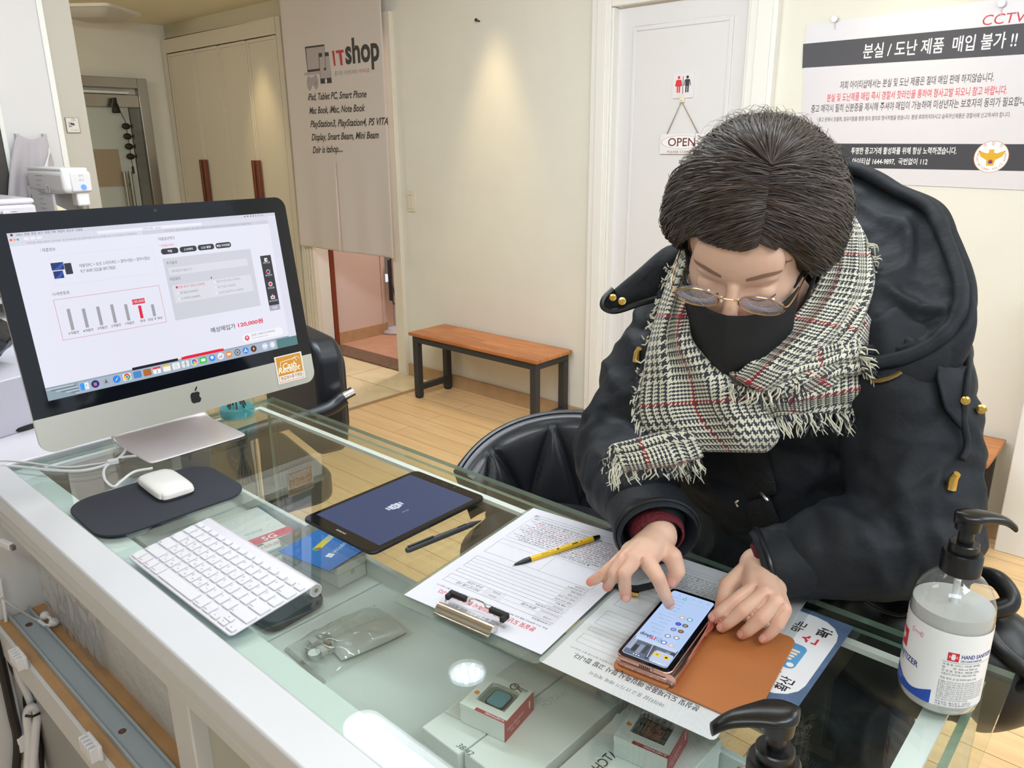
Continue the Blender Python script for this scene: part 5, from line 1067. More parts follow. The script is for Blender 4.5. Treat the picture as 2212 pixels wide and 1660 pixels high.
# ------------------------------------------------------------------ sanitizer bottles
CLB = glass('clear_bottle', (247, 249, 250), .05, .01, body=.05, bodycol=(236, 238, 240)); BLKC = mat('pump_black', (18, 18, 20), .28)
def bottle(c, top, nozzle, label, detail):
    t = thing('sanitizer_bottle', label, 'bottle', c, 'hand sanitizer pump bottles'); M = Matrix.Translation(Vector([float(v) for v in c])); S = top/.207
    MB().lathe([(.001, .0015), (.032, .0015), (.0365, .006), (.0375, .012), (.0378, .105), (.0365, .118), (.032, .130), (.024, .140), (.0165, .146), (.015, .150)], 48, M=M @ Matrix.Scale(S, 4, (0, 0, 1)), cap=False).build('bottle_body', CLB, t, smooth=True)
    MB().lathe([(.001, .004), (.034, .004), (.0362, .012), (.0364, .112), (.001, .112)], 40, M=M @ Matrix.Scale(S, 4, (0, 0, 1))).build('gel', glass('clear_gel', (226, 227, 224), .02, .1, body=.62, bodycol=(246, 245, 240)), t, smooth=True)
    z = .147*S
    MB().lathe([(.017, z), (.0185, z+.001), (.0185, z+.020), (.017, z+.0225), (.001, z+.0225)], 40, M=M).build('collar', BLKC, t, smooth=True)
    MB().lathe([(.0135, z+.0225), (.0135, z+.031), (.0125, z+.032), (.007, z+.032), (.007, z+.045), (.011, z+.046), (.012, z+.058), (.001, z+.060)], 32, M=M).build('stem', BLKC, t, smooth=True)
    nd = Vector(nozzle).normalized(); zt = z+.054; p = Vector([float(v) for v in c]); L = .046
    a = math.atan2(nd.y, nd.x); NM = frame(p, a)
    rows = []
    for i in range(15):
        u = i/14; x = -.014+(L+.014)*u; wd = .0135*math.sqrt(max(0, 1-((u-.28)/.30)**2))*0+(.0135 if u < .35 else .0135-.0085*((u-.35)/.65)**.8)
        if u < .25: wd = .0135*math.sqrt(max(.02, 1-((.25-u)/.25)**2))
        zz = zt+.006-.004*(u-.25)**2*4-(.004*(max(0, u-.75)/.25)**2); th = .0062-.002*u
        rows.append([(x, wd*math.cos(q), zz+th*math.sin(q)) for q in [2*PI*k/20 for k in range(20)]])
    MB(NM).grid(rows, closed=True).add(rows[0], [tuple(range(20))]).add(rows[-1], [tuple(range(20))]).build('pump_head', BLKC, t, smooth=True, angle=60)
    MB().cyl(p+Vector((0, 0, .01)), p+Vector((0, 0, z)), .0032, seg=10).build('dip_tube', mat('dip_tube_white', (230, 232, 232), .3), t, smooth=True)
    if detail:
        r = .0382; a0 = math.radians(-164); lz0, lz1 = .0145, .098
        MB().lathe([(r-.0002, lz0), (r, lz0), (r, lz1), (r-.0002, lz1)], 64, M=M, cap=False).build('label', mat('label_white', (250, 250, 252), .3), t, smooth=True)
        A = Art((0, 0, 0), (1, 0, 0), (0, 1, 0), fn=lambda x, y, h: (c[0]+(r+h)*math.cos(a0+x/r), c[1]+(r+h)*math.sin(a0+x/r), c[2]+lz1-y), step=.0001)
        def curve_rect(x0, y0, x1, y1, col):
            n = max(2, int((x1-x0)/.003)+1); xs = [x0+(x1-x0)*k/n for k in range(n+1)]
            A.put([(x, y0) for x in xs]+[(x, y1) for x in xs], [(k, k+1, n+2+k, n+1+k) for k in range(n)], col)
        # side panel with small print: x from .047
        X = .0585
        curve_rect(X, .020, X+.010, .0295, 'd42c3c'); curve_rect(X+.0035, .0215, X+.0065, .028, 'f4f4f6'); curve_rect(X+.0015, .0235, X+.0085, .0262, 'f4f4f6')
        A.text('HAND SANITIZER', X+.012, .0255, .0044, '283c8c', w=.036, bold=.02); A.text("DR'S CLEAN HAND GEL", X+.012, .0292, .0022, '283c8c', w=.022, bold=.02)
        curve_rect(X-.004, .0308, X+.047, .0311, '4a4a50')
        for k, s in enumerate(('제 품 명: 닥터스 크린겔 (에탄올)', '용       량: 400 ml 500 ml', '전 성 분: 정제수, 에탄올 (70%)', '사용상의 주의사항: 외용으로만 사용')):
            A.text(s, X-.003, .0348+.0036*k, .0023, '55555c', w=.036-.003*(k % 2))
        A.text('효능·효과: 손 및 피부의 살균 소독', X-.003, .0505, .0023, '55555c', w=.034)
        for k in range(9):
            A.text(('본 제품은 어린이의 손이 닿지 않는 곳에 보관하십시오 눈에 들어가지', '않도록 주의하고 이상이 있을 경우 의사와 상의하십시오 상처가 있는', '부위에는 사용을 피하고 화기에 가까이 두지 마십시오 직사광선을')[k % 3], X-.004, .0545+.0026*k, .0019, '6c6c74', w=.047 if k < 8 else .03)
        A.text('제조번호: 별도표기   2020.12', X-.004, .0785, .0021, '55555c', w=.034); A.text('사용기한: 제조일로부터 3년', X-.004, .0812, .0021, '55555c', w=.034); curve_rect(X-.004, .0826, X+.040, .0829, '4a4a50')
        # main panel with red cross, name and blue wave
        curve_rect(-.012, .020, .015, .040, 'd42c3c'); curve_rect(-.002, .023, .005, .037, 'f4f4f6'); curve_rect(-.008, .027, .010, .033, 'f4f4f6')
        A.text('HAND SANITIZER', -.028, .0515, .0066, '283c8c', w=.062, bold=.02); A.text('CLEAN HAND GEL', -.016, .0555, .0026, '6070a8', w=.030); A.text('500 ml', -.004, .0605, .0026, '55555c')
        A.rect(.020, .0105, .034, .0165, 'e07080', .002); A.rect(.0205, .011, .0335, .016, 'f4f0f4', .002); A.text('의약외품', .027, .0149, .0026, 'd84858', align='c', w=.011)
        n = 26; xs = [-.045+(.045+.050)*k/n for k in range(n+1)]
        A.put([(x, .0645+.011*math.exp(-((x-.030)/.018)**2)) for x in xs]+[(x, .0835) for x in xs], [(k, k+1, n+2+k, n+1+k) for k in range(n)], '2850b4')
        A.text('알콜 70% 함유', .004, .0735, .0024, 'dce4f8', w=.016); A.text('손소독제', .004, .0775, .0024, 'dce4f8')
        A.build('label_printing', t)
    return t
bottle(at_z(2022, 1502, GZ), .207, tuple(RT*1.0+np.array([0, 0, 0])), 'clear pump bottle of hand sanitizer with a white label at the counter corner', True)
q = at_z(1676, 1606, 1.10); bottle((q[0], q[1], GZ), .162, (-RT[0], -RT[1], 0), 'second hand sanitizer bottle, only its black pump in view at the bottom edge', False)
# ------------------------------------------------------------------ things on the display shelf under the glass
SZ = .8056; BXW = mat('box_white', (226, 230, 226), .4)
def wbox(name, label, x0, x1, y0, y1, z0, z1, cat='box', group=None, a=0, m=None):
    t = thing(name, label, cat, ((x0+x1)/2, (y0+y1)/2, z0), group); M = frame(((x0+x1)/2, (y0+y1)/2, 0), a); hx, hy = (x1-x0)/2, (y1-y0)/2
    MB(M).box(-hx, hx, -hy, hy, z0, z0+(z1-z0)*.62).build('tray', m or BXW, t, bevel=.0015); MB(M).box(-hx-.0008, hx+.0008, -hy-.0008, hy+.0008, z0+(z1-z0)*.62+.0004, z1).build('lid', m or BXW, t, bevel=.0015); return t, M
g = 'white watch boxes under the glass'
tA, MA = wbox('watch_box', 'slim white watch box carrying the nearer red-trimmed accessory box', -.564, -.503, .470, .672, SZ, .860, 'box', g, -.02)
tB, MB_ = wbox('watch_box', 'slim white watch box in the middle, blind embossed lettering on its lid', -.499, -.421, .475, .678, SZ, .860, 'box', g, -.02)
tC, MC = wbox('watch_box', 'white watch box with black WATCH lettering at the bottom of the photo', -.408, -.300, .46, .682, SZ, .860, 'box', g, -.02)
A = Art(MB_ @ Vector((-.012, .05, .8602)), MB_.to_3x3() @ Vector((-.2, -1, 0)).normalized(), MB_.to_3x3() @ Vector((1, -.2, 0)).normalized(), step=.0001); A.text('WATCH', 0, 0, .010, 'c8ccc8', w=.04); A.build('embossing', tB)
A = Art(MC @ Vector((-.018, .03, .8602)), MC.to_3x3() @ Vector((0, -1, 0)), MC.to_3x3() @ Vector((1, 0, 0)), step=.0001); A.text('WATCH', 0, 0, .012, '4a4e4e', w=.05, bold=.01); A.build('lettering', tC)
A = Art(MA @ Vector((.02, -.095, .8602)), MA.to_3x3() @ Vector((1, 0, 0)), MA.to_3x3() @ Vector((0, -1, 0)), step=.0001); A.text('38/42', 0, 0, .007, '5a6064', shear=.3); A.build('pencil_note', tA)
RED = mat('case_red', (170, 52, 60), .4)
def watch_case(cx, cy, z, ang, label, inner):
    t = thing('watch_accessory_box', label, 'box', (cx, cy, z), 'red-trimmed watch accessory boxes'); M = frame((cx, cy, z), ang); hx, hy, H = .031, .031, .026
    b = MB(M).box(-hx, hx, -hy, hy, 0, .020).build('carton', BXW, t, bevel=.0008)
    wn = rrect(-.019, .021, -.016, .021, .008, 5); ot = [(-hx, -hy), (hx, -hy), (hx, hy), (-hx, hy)]
    # window frame on top
    fr = MB(M); top = H
    fr.box(-hx, -.019, -hy, hy, .020, top).box(.021, hx, -hy, hy, .020, top).box(-.019, .021, -hy, -.016, .020, top).box(-.019, .021, .021, hy, .020, top); fr.build('window_frame', BXW, t)
    MB(M).rbox(-.019, .021, -.016, .021, .0201, .0204, .008).build('inner_tray', mat('tray_'+inner, {'blue': (150, 160, 150), 'orange': (90, 84, 80)}[inner], .5), t)
    MB(M).rbox(-.011, .015, -.013, .016, .0204, .0232, .006).build('watch_bumper', mat('bumper_black', (34, 36, 42), .3), t, bevel=.001)
    MB(M).rbox(-.009, .013, -.011, .014, .0232, .0236, .005).build('watch_face', mat('face_'+inner, {'blue': (120, 190, 204), 'orange': (176, 92, 60)}[inner], .2), t)
    MB(M).box(hx, hx+.0006, -hy, hy, 0, H).box(-.010, hx, -hy-.0003, -hy+.0045, H, H+.0003).build('red_side', RED, t)
    MB(M).rbox(-.019, .021, -.016, .021, H-.0006, H-.0003, .008).build('window_film', glass('window_film', (246, 248, 248), .06, .02), t)
    MB(M).box(-hx-.0235, -hx, -hy+.002, hy-.002, .0004, .0012).build('hang_tab', BXW, t)
    ex, ey = M.to_3x3() @ Vector((0, -1, 0)), M.to_3x3() @ Vector((1, 0, 0))
    A = Art(M @ Vector((0, 0, H+.0004)), -ey, -ex, step=.00008) if False else Art(M @ Vector((0, 0, H+.0004)), M.to_3x3() @ Vector((-1, 0, 0)), M.to_3x3() @ Vector((0, 1, 0)), step=.00008)
    A.circle(.024, -.006, .0032, 'e08830'); A.text('APPLE WATCH', -.026, .0285, .0030, '3a3a40', w=.024, bold=.02); A.text('for series 3 / 40mm', -.026, .0245, .0016, '6a6a70', w=.018)
    A.ring(-.008, .026, .004, .006, '5a5650'); A.line(-.020, .022, -.006, .029, .0018, '4c4844'); A.line(-.019, .026, -.010, .030, .0012, '6c6862'); A.build('top_printing', t)
    A = Art(M @ Vector((.0, -hy, H+.0004)), M.to_3x3() @ Vector((-1, 0, 0)), M.to_3x3() @ Vector((0, 1, 0)), step=.00008); A.text('G-NETWORK', -.029, .0034, .0026, 'f2e4e4', w=.026, bold=.02); A.build('strip_lettering', t)
    A = Art(M @ Vector((hx+.0007, 0, H)), M.to_3x3() @ Vector((0, 1, 0)), Vector((0, 0, -1)), step=.00008); A.text('CASE for APPLE WATCH', -.026, .014, .0030, 'f2e4e4', w=.034); A.text('Clear + Black', -.020, .019, .0024, 'f2e4e4', w=.02); A.rect(.020, .006, .0225, .016, 'f2e4e4', .001); A.build('side_lettering', t)
    return t
watch_case(-.513, .541, .8604, math.radians(9), 'red-trimmed accessory box with a blue watch window in the middle of the display', 'blue')
watch_case(-.350, .616, .8604, math.radians(9), 'red-trimmed accessory box with an orange watch window beside the laminated contract', 'orange')
watch_case(-.322, .527, .8604, math.radians(9), 'red-trimmed accessory box cut off by the bottom edge of the photo', 'blue')
# tablet box with a blue card, carton with a red stripe
tb_, Mb = wbox('tablet_box', 'white tablet box under the blue card behind the keyboard', -1.115, -.953, .628, .686, SZ, .8445, 'box', None, math.radians(2), BXW)
A = Art(Mb @ Vector((.0815, .0, .825)), Mb.to_3x3() @ Vector((0, 1, 0)), Vector((0, 0, -1)), step=.0001); A.circle(0, 0, .005, 'c0c4c0'); A.build('faint_mark', tb_)
MB(Mb).box(-.081, .081, -.034, .034, .8446, .8449).build('grey_cover', mat('grey_cover_print', (122, 120, 112), .4), tb_)
wc = thing('blue_card', 'bright blue software card with a white window mark on the tablet box', 'card', (-1.02, .655, .8455)); CMt = frame((-1.022, .654, .8456), math.radians(9))
MB(CMt).box(-.057, .063, -.050, .055, 0, .0012).build('card', mat('card_blue', (24, 118, 210), .35), wc)
A = Art(CMt @ Vector((0, 0, .0012)), CMt.to_3x3() @ Vector((-.25, 1, 0)).normalized(), CMt.to_3x3() @ Vector((1, .25, 0)).normalized(), step=.0001)
for i in range(2):
    for j in range(2): A.rect(-.026+.0062*i, .018+.0062*j, -.0202+.0062*i, .0238+.0062*j, 'f4f8fc')
A.text('Windows', -.011, .0296, .009, 'e4eefa'); A.text('Microsoft', .015, .050, .004, 'e4eefa'); A.rect(-.012, -.016, .048, -.003, 'b8bcb0'); A.rect(-.012, -.016, .022, -.003, 'e0d038'); A.circle(-.010, -.009, .006, '58a868'); A.circle(-.006, -.006, .004, 'd85040'); A.build('printing', wc)
kt, Mk = wbox('paper_carton', 'flat white carton with a red stripe and 5G lettering behind the keyboard', -1.30, -1.125, .595, .681, SZ, .822, 'box', None, math.radians(-4))
A = Art(Mk @ Vector((0, 0, .8225)), Mk.to_3x3() @ Vector((0, 1, 0)), Mk.to_3x3() @ Vector((1, 0, 0)), step=.0001)
A.rect(-.045, .03, .045, .056, 'd05058'); A.text('5G', .0, .052, .016, 'f4e8e8', bold=.02, align='c'); A.text('150,000', -.03, .078, .010, 'd88890', shear=.2); A.text('아이티샵', -.03, .012, .008, '8a9090'); A.rect(-.045, .058, -.02, .064, '70706c'); A.build('printing', kt)
bk = thing('black_pouch', 'black rounded pouch under the right end of the keyboard, inside the display', 'pouch', (-.95, .535, SZ))
MB(frame((-.975, .535, SZ), math.radians(4))).rbox(-.06, .05, -.05, .055, 0, .016, .02).build('pouch', mat('slate_pouch', (46, 54, 60), .5), bk, bevel=.005)
# zip bag with a coiled cable and a mouse
zb = thing('zip_bag', 'clear plastic zip bag with a coiled cable and a slim white mouse inside', 'bag', (-.82, .55, SZ)); ZM = frame((-.822, .556, SZ), math.radians(-4))
def film(s):
    P = []
    for i in range(33):
        u = i/32; row = []
        for j in range(33):
            v = j/32; x = -.052+.104*u; y = -.078+.156*v; e = (math.sin(PI*u)*math.sin(PI*v))**.5
            h = (.003+.024*e+.010*noise.noise(Vector((x*40, y*40, 2)))*e+.004*abs(noise.noise(Vector((x*110, y*70, 5))))*e) if s else .0006
            row.append((x, y, h))
        P.append(row)
    return P
MB(ZM).grid(film(1)).build('film', glass('zip_film', (246, 248, 246), .055, .04, body=.06, bodycol=(220, 222, 220)), zb, smooth=True, angle=180)
MB(ZM).box(-.052, .052, -.0785, -.072, .0008, .002).build('zip_strip', mat('zip_strip_clear', (214, 218, 214), .2, alpha=.5), zb)
MB(ZM).box(-.010, .0, -.077, -.073, .002, .0026).build('zip_mark', mat('zip_mark_brown', (130, 110, 100), .5), zb)
m2 = thing('bagged_mouse', 'slim white mouse inside the clear zip bag', 'mouse', (-.80, .59, SZ))
P = [[(.0275*math.sin(a*PI/2)*(1-.12*abs(b)**3), .054*b, .003+.013*math.cos(a*PI/2)**.6*(1-abs(b)**2.6)**.6) for a in [-1+2*k/16 for k in range(17)]] for b in [-1+2*k/24 for k in range(25)]]
MB(ZM @ frame((.012, .022, 0), math.radians(-6))).grid(P).build('shell', mat('mouse_grey_white', (214, 217, 218), .2), m2, smooth=True, angle=180)
MB(ZM @ frame((.012, .022, 0), math.radians(-6))).box(-.024, .024, -.048, .048, .0008, .0045).build('base', mat('dark_mouse_base', (84, 88, 90), .4), m2, bevel=.002)
cc2 = thing('coiled_cable', 'grey white charging cable coiled inside the clear zip bag', 'cable', (-.84, .515, SZ)); pts = []
for k in range(70): a = k*2*PI/17; pts.append(ZM @ Vector((-.014+(.021+.0012*math.sin(k))*math.cos(a), -.040+(.021+.001*math.cos(k*1.7))*math.sin(a), .004+.00012*k+.002*math.sin(k*.9))))
MB().tube(pts, .0016, 6).build('cord', mat('grey_cord', (186, 187, 186), .4), cc2, smooth=True)
MB(ZM).box(-.034, -.022, -.050, -.038, .006, .013).box(-.006, .010, -.052, -.042, .008, .015).build('connector', mat('connector_grey', (206, 206, 205), .35), cc2, bevel=.001)
MB(ZM).box(-.014, .0, -.036, -.030, .010, .0155).build('metal_plug', mat('plug_tan', (150, 134, 122), .4, .5), cc2, bevel=.0006)
tgx = MB(ZM).lathe([(.0001, .018), (.0085, .018), (.0085, .0184), (.0001, .0184)], 24, M=Matrix.Translation((.006, -.062, 0))); tgx.build('round_tag', mat('tag_white', (222, 224, 222), .5), cc2)
# white crumpled bag and added dark block
pw = thing('white_plastic_bag', 'crumpled white plastic bag lying inside the left end of the display', 'bag', (-1.44, .5, SZ)); pb = MB()
for _ in range(14): pb.ball((random.uniform(-1.455, -1.35), random.uniform(.44, .60), SZ+.03+random.uniform(0, .04)), random.uniform(.025, .038))
me = remesh(pb, .008, 3); co = get_co(me); no = get_no(me); co = co+no*np.array([[.014*noise.noise(Vector(c)*30)] for c in co]); co[:, 2] = np.maximum(co[:, 2], SZ+.001); set_co(me, co); me.materials.append(mat('white_film', (206, 214, 220), .35)); link('film', me, pw)
db = thing('dark_infill', 'added dark block inside the display, standing in for the dark lap behind it', 'case', (-.17, .56, SZ))  # added block standing in for the dark lap seen through the glass
MB().box(-.262, -.12, .40, .80, .70, .80).build('body', mat('dark_infill_grey', (34, 40, 40), .35), db, bevel=.004)
MB().rbox(-.235, -.150, .52, .62, .80, .803, .01).build('reflection_plate', mat('dark_infill_plate', (24, 28, 30), .2), db, bevel=.001)  # dark plate drawn in place of a reflection
MB().box(-.25, -.13, .42, .78, .105, .70).build('lower_block', mat('dark_infill_grey', (34, 40, 40), .35), db)
# ------------------------------------------------------------------ the person
SKIN = mat('skin', (232, 191, 167), .5, noise_amt=.10, scale=45, bump=.06, bscale=500, sss=.12)
HD = np.array([-.399, .867, 1.378]); HR = np.array([[.954, .221, .201], [.289, -.849, -.442], [-.073, -.480, .874]]); HS = .95
def hl(x, y, z): return HD+HR @ (HS*np.array([x, y, z], float))       # head's own axes: x to her left, y forward, z up
HRM = Matrix([[float(v) for v in r] for r in HR])
def hball(mb, c, r, seg=24, rings=16): mb.ball(hl(*c), tuple(HS*q for q in r), R=HRM, seg=seg, rings=rings)
def hz(l): return [at_z(*p) for p in l]
RH = {'index': hz([(1397, 1211, 1.036), (1421, 1248, 1.024), (1436, 1284, 1.000), (1446, 1306, .9785)]), 'middle': hz([(1371, 1208, 1.038), (1347, 1238, 1.026), (1350, 1268, 1.004), (1352, 1290, .990)]),
      'ring': hz([(1349, 1213, 1.034), (1328, 1238, 1.022), (1318, 1256, 1.006), (1312, 1268, .996)]), 'little': hz([(1333, 1220, 1.026), (1306, 1239, 1.015), (1290, 1250, 1.006), (1275, 1258, 1.000)]),
      'thumb': hz([(1425, 1182, 1.034), (1453, 1203, 1.030), (1463, 1234, 1.014), (1451, 1258, 1.000)])}
LH = {'index': hz([(1628, 1276, 1.006), (1588, 1300, .996), (1558, 1322, .983), (1541, 1334, .9725)]), 'middle': hz([(1652, 1286, 1.009), (1606, 1318, .994), (1574, 1344, .975), (1559, 1355, .965)]),
      'ring': hz([(1676, 1302, 1.006), (1646, 1336, .991), (1616, 1362, .972), (1603, 1371, .9635)]), 'little': hz([(1692, 1318, .998), (1682, 1348, .985), (1661, 1371, .970), (1648, 1381, .963)]),
      'thumb': hz([(1600, 1248, .992), (1572, 1268, .986), (1565, 1296, .977), (1556, 1318, .972)])}
RW, LW = at_z(1424, 1158, 1.040), at_z(1636, 1222, .998)
RE, LE = np.array([-.600, .915, 1.055]), np.array([-.192, .945, 1.045])
RS, LS = np.array([-.548, 1.02, 1.235]), np.array([-.262, 1.03, 1.235])
FR = {'index': (.0110, .0090, .0079, .0068), 'middle': (.0110, .0090, .0079, .0069), 'ring': (.0105, .0086, .0076, .0065), 'little': (.0098, .0076, .0067, .0058), 'thumb': (.0135, .0115, .0102, .0078)}
bm_ = MB()
for H, W_, E_, S_ in ((RH, RW, RE, RS), (LH, LW, LE, LS)):
    for k, p in H.items():
        chain(bm_, p, FR[k], 14)
        chain(bm_, [W_, W_*.45+p[0]*.55, p[0]], (.0205, .0150, FR[k][0]*1.02), 14)
    a, b = H['index'][0], H['little'][0]; c = (a+b+H['middle'][0]+H['ring'][0])/4
    bm_.ball(c*.62+W_*.38+np.array([0, 0, -.002]), (.026, .026, .0135), seg=18, rings=10)
    chain(bm_, [E_, W_*.5+E_*.5, W_], (.040, .034, .0225)); chain(bm_, [S_, E_], (.048, .040))
pel, che, nkb, nkt = np.array([-.41, 1.27, .76]), np.array([-.405, 1.10, 1.10]), np.array([-.402, 1.00, 1.265]), hl(0, -.02, -.05)
chain(bm_, [pel, (pel+che)/2, che, nkb], (.13, .115, .12, .062)); chain(bm_, [nkb, nkt], (.055, .052)); chain(bm_, [che+[0, 0, .08], RS], (.08, .05)); chain(bm_, [che+[0, 0, .08], LS], (.08, .05))
for hx, kx in ((-.49, -.55), (-.33, -.27)): chain(bm_, [(hx, 1.26, .74), (kx, 1.00, .73), (kx, 1.03, .36), (kx, 1.03, .31)], (.085, .06, .045, .04)); chain(bm_, [(kx, 1.03, .30), (kx, 1.0, .275)], (.036, .03))
# head
hball(bm_, (0, -.012, .045), (.076, .098, .092)); hball(bm_, (0, .030, -.012), (.0665, .066, .092)); hball(bm_, (0, .046, -.078), (.044, .046, .038)); hball(bm_, (0, .072, .045), (.052, .024, .045))
for s in (-1, 1):
    hball(bm_, (s*.037, .052, -.028), (.026, .032, .030)); hball(bm_, (s*.026, .0775, .031), (.022, .012, .010)); hball(bm_, (s*.0305, .0765, .009), (.0160, .0125, .0110)); hball(bm_, (s*.075, -.010, .0), (.009, .016, .024)); hball(bm_, (s*.012, .100, -.032), (.009, .011, .008))
chain(bm_, [hl(0, .092, .016), hl(0, .103, -.008), hl(0, .114, -.030)], (.0075, .0085, .0115))
hball(bm_, (0, .092, -.060), (.020, .011, .007)); hball(bm_, (0, .090, -.071), (.018, .011, .007))
me = remesh(bm_, .0020, 5, 'person')
co = get_co(me); no = get_no(me); L = (co-HD) @ HR/HS                     # soft hollows beside the nose root
for s in (-1, 1):
    d = np.linalg.norm((L-np.array([s*.017, .090, .010]))*[1, .6, 1], axis=1); co = co-no*(.0035*np.exp(-(d/.010)**2))[:, None]
    d = np.abs(L[:, 2]-.0155-.012*np.clip(1-((L[:, 0]-s*.032)/.02)**2, -1, 1)*.3); co = co-no*(.0012*np.exp(-(d/.0012)**2)*(np.abs(L[:, 0]-s*.032) < .017)*(L[:, 1] > .07))[:, None]
def seg_d(P, a, b):
    a, b = np.array(a), np.array(b); ab = b-a; t = np.clip(((P-a) @ ab)/(ab @ ab), 0, 1); return np.linalg.norm(P-a-t[:, None]*ab, axis=1)
tint = np.zeros(len(co))
for H in (RH, LH):
    nm = ['index', 'middle', 'ring', 'little']; ctr = H['middle'][1]; sel = np.where(np.linalg.norm(co-ctr, axis=1) < .14)[0]; P = co[sel]; ns_ = no[sel]; push = np.zeros(len(sel))
    D = {k: np.minimum.reduce([seg_d(P, H[k][0]*(1-q)+H[k][1]*q if i == 0 else H[k][i], H[k][i+1]) for i, q in ((0, .25), (1, 0), (2, 0))]) for k in nm}
    for a_, b_ in zip(nm[:-1], nm[1:]): push += .0042*np.exp(-((D[a_]-D[b_])/.0022)**2)*(np.maximum(D[a_], D[b_]) < .0145)
    for k, p in H.items():
        ax = lambda i: (p[i+1]-p[i-1])/np.linalg.norm(p[i+1]-p[i-1])
        for i in (1, 2):
            r_ = P-p[i]; al = r_ @ ax(i); near = np.exp(-(np.linalg.norm(r_, axis=1)/.011)**2); push += .00035*near*np.cos(al*2*PI/.0032)
        tint[sel] = np.maximum(tint[sel], .9*np.exp(-(np.linalg.norm(P-p[3], axis=1)/.012)**2)+.0); tint[sel] = np.maximum(tint[sel], .35*np.exp(-(np.linalg.norm(P-p[1], axis=1)/.010)**2)); tint[sel] = np.maximum(tint[sel], .35*np.exp(-(np.linalg.norm(P-p[0], axis=1)/.012)**2))
    co[sel] = P-ns_*push[:, None]
tint = np.maximum(tint, .6*np.exp(-(np.linalg.norm((L-[0, .115, -.03])*[1, .7, 1], axis=1)/.016)**2))
at_ = me.attributes.new('flush', 'FLOAT', 'POINT'); at_.data.foreach_set('value', tint)
nt = SKIN.node_tree; an = nt.nodes.new('ShaderNodeAttribute'); an.attribute_name = 'flush'; mx = nt.nodes.new('ShaderNodeMix'); mx.data_type = 'RGBA'; old = nt.nodes['Principled BSDF'].inputs['Base Color'].links[0].from_socket
nt.links.new(an.outputs['Fac'], mx.inputs[0]); nt.links.new(old, mx.inputs[6]); mx.inputs[7].default_value = (*lin((214, 128, 108)), 1); nt.links.new(mx.outputs[2], nt.nodes['Principled BSDF'].inputs['Base Color'])
set_co(me, co); me.materials.append(SKIN)
person = link('person', me)
tag(person, 'person with short dark hair, glasses, black mask and black coat tapping a phone', 'person')
SKB = BVHTree.FromPolygons([Vector(c) for c in get_co(me)], [tuple(p.vertices) for p in me.polygons])
# nails
NAIL = mat('fingernail', (232, 178, 164), .3)
for H, ks in ((RH, ('index', 'middle', 'thumb')), (LH, ('index', 'middle', 'ring', 'little'))):
    for k in ks:
        tip, dip = Vector(H[k][3]), Vector(H[k][2]); ax = (tip-dip).normalized(); side = ax.cross(Vector(EYE)-tip).normalized(); nrm = side.cross(ax).normalized()
        if H is LH: nrm = (nrm+Vector((0, 0, .5))).normalized(); side = ax.cross(nrm).normalized(); nrm = side.cross(ax).normalized()
        if k == 'index' and H is RH: nrm = (nrm-.2*side).normalized(); side = nrm.cross(ax).normalized()
        P = []; rr = FR[k][3]
        for i in range(9):
            u = -1+2*i/8; row = []
            for j in range(9):
                v = -1+2*j/8; ww = math.sqrt(max(0, 1-abs(v)**3))
                q = tip-ax*.0012+ax*(.0062*v)+side*(rr*.62*u*ww); h = SKB.ray_cast(q+nrm*.02, -nrm, .04)
                row.append((h[0]+nrm*.0005) if h[0] is not None else q+nrm*rr)
            P.append(row)
        MB().grid(P).build('fingernail', NAIL, person, smooth=True, angle=180)
# brows and lash lines
def on_head(x, z, off=.0006):
    o = Vector(hl(x, .20, z)); d = Vector(HR @ np.array([0, -1., 0])); h = SKB.ray_cast(o, d, .3)
    return (h[0]-d*off) if h[0] is not None else o+d*.1
BROW = mat('brow_brown', (150, 116, 98), .8)
for s in (-1, 1):
    top = [(.014, .0325, .0018), (.024, .0360, .0029), (.036, .0395, .0028), (.048, .0395, .0019), (.057, .0355, .0006)]
    P = [[on_head(s*x, z+h*q) for q in (-1, 0, 1)] for x, z, h in [tuple(v) for v in smooth_path(top, 5)]]
    MB().grid(P).build('eyebrow', BROW, person, smooth=True, angle=180)
    P = [[on_head(s*(.017+.029*k/12), .0040-.0035*math.sin(PI*k/12)+q*.0010, .0008) for q in (-1, 1)] for k in range(13)]
    MB().grid(P).build('lash_line', mat('lash_dark', (58, 44, 42), .7), person, smooth=True, angle=180)
# hair --------------------------------------------------------------
HC, HRAD = np.array([0, -.014, .044]), np.array([.107, .124, .113])
def hairline(d):
    """lowest height of the hair for a direction d"""
    az = abs(math.degrees(math.atan2(d[0], d[1])))
    s_ = 1 if d[0] < 0 else 0
    t = [(0, .066), (22, .066), (34, .061), (46, .052 if s_ else .040), (58, .034 if s_ else -.002), (75, .0 if s_ else -.024), (100, -.030), (130, -.065), (180, -.085)]
    for (a, u), (b, v) in zip(t[:-1], t[1:]):
        if az <= b: return u+(v-u)*(az-a)/(b-a)
    return -.085
def hair_pt(d, k=1.0):
    f = 1.0
    if d[1] > .3 and d[2] < .55: f -= .12*min(1, (d[1]-.3)/.5)*min(1, (.55-d[2])/.4)
    z = HC[2]+HRAD[2]*d[2]*f; q = (z-hairline(d))/.045
    if q < 1: f -= .13*(1-max(0, q))**1.5*(1 if abs(d[0]) > .45 else .35)
    return HC+HRAD*d*k*f
crown = np.array([.20, .40, .90]); crown /= np.linalg.norm(crown); ca = np.cross([0, 1., 0], crown); ca /= np.linalg.norm(ca); cb = np.cross(crown, ca)
def hdir(th, ph): return crown*math.cos(th)+(cb*math.cos(ph)+ca*math.sin(ph))*math.sin(th)
ends = []
for i in range(360):
    ph = 2*PI*i/360; th = .15
    while th < 2.7:
        d = hdir(th, ph); p = hair_pt(d)
        if p[2] < hairline(d): break
        th += .02
    ends.append(th)
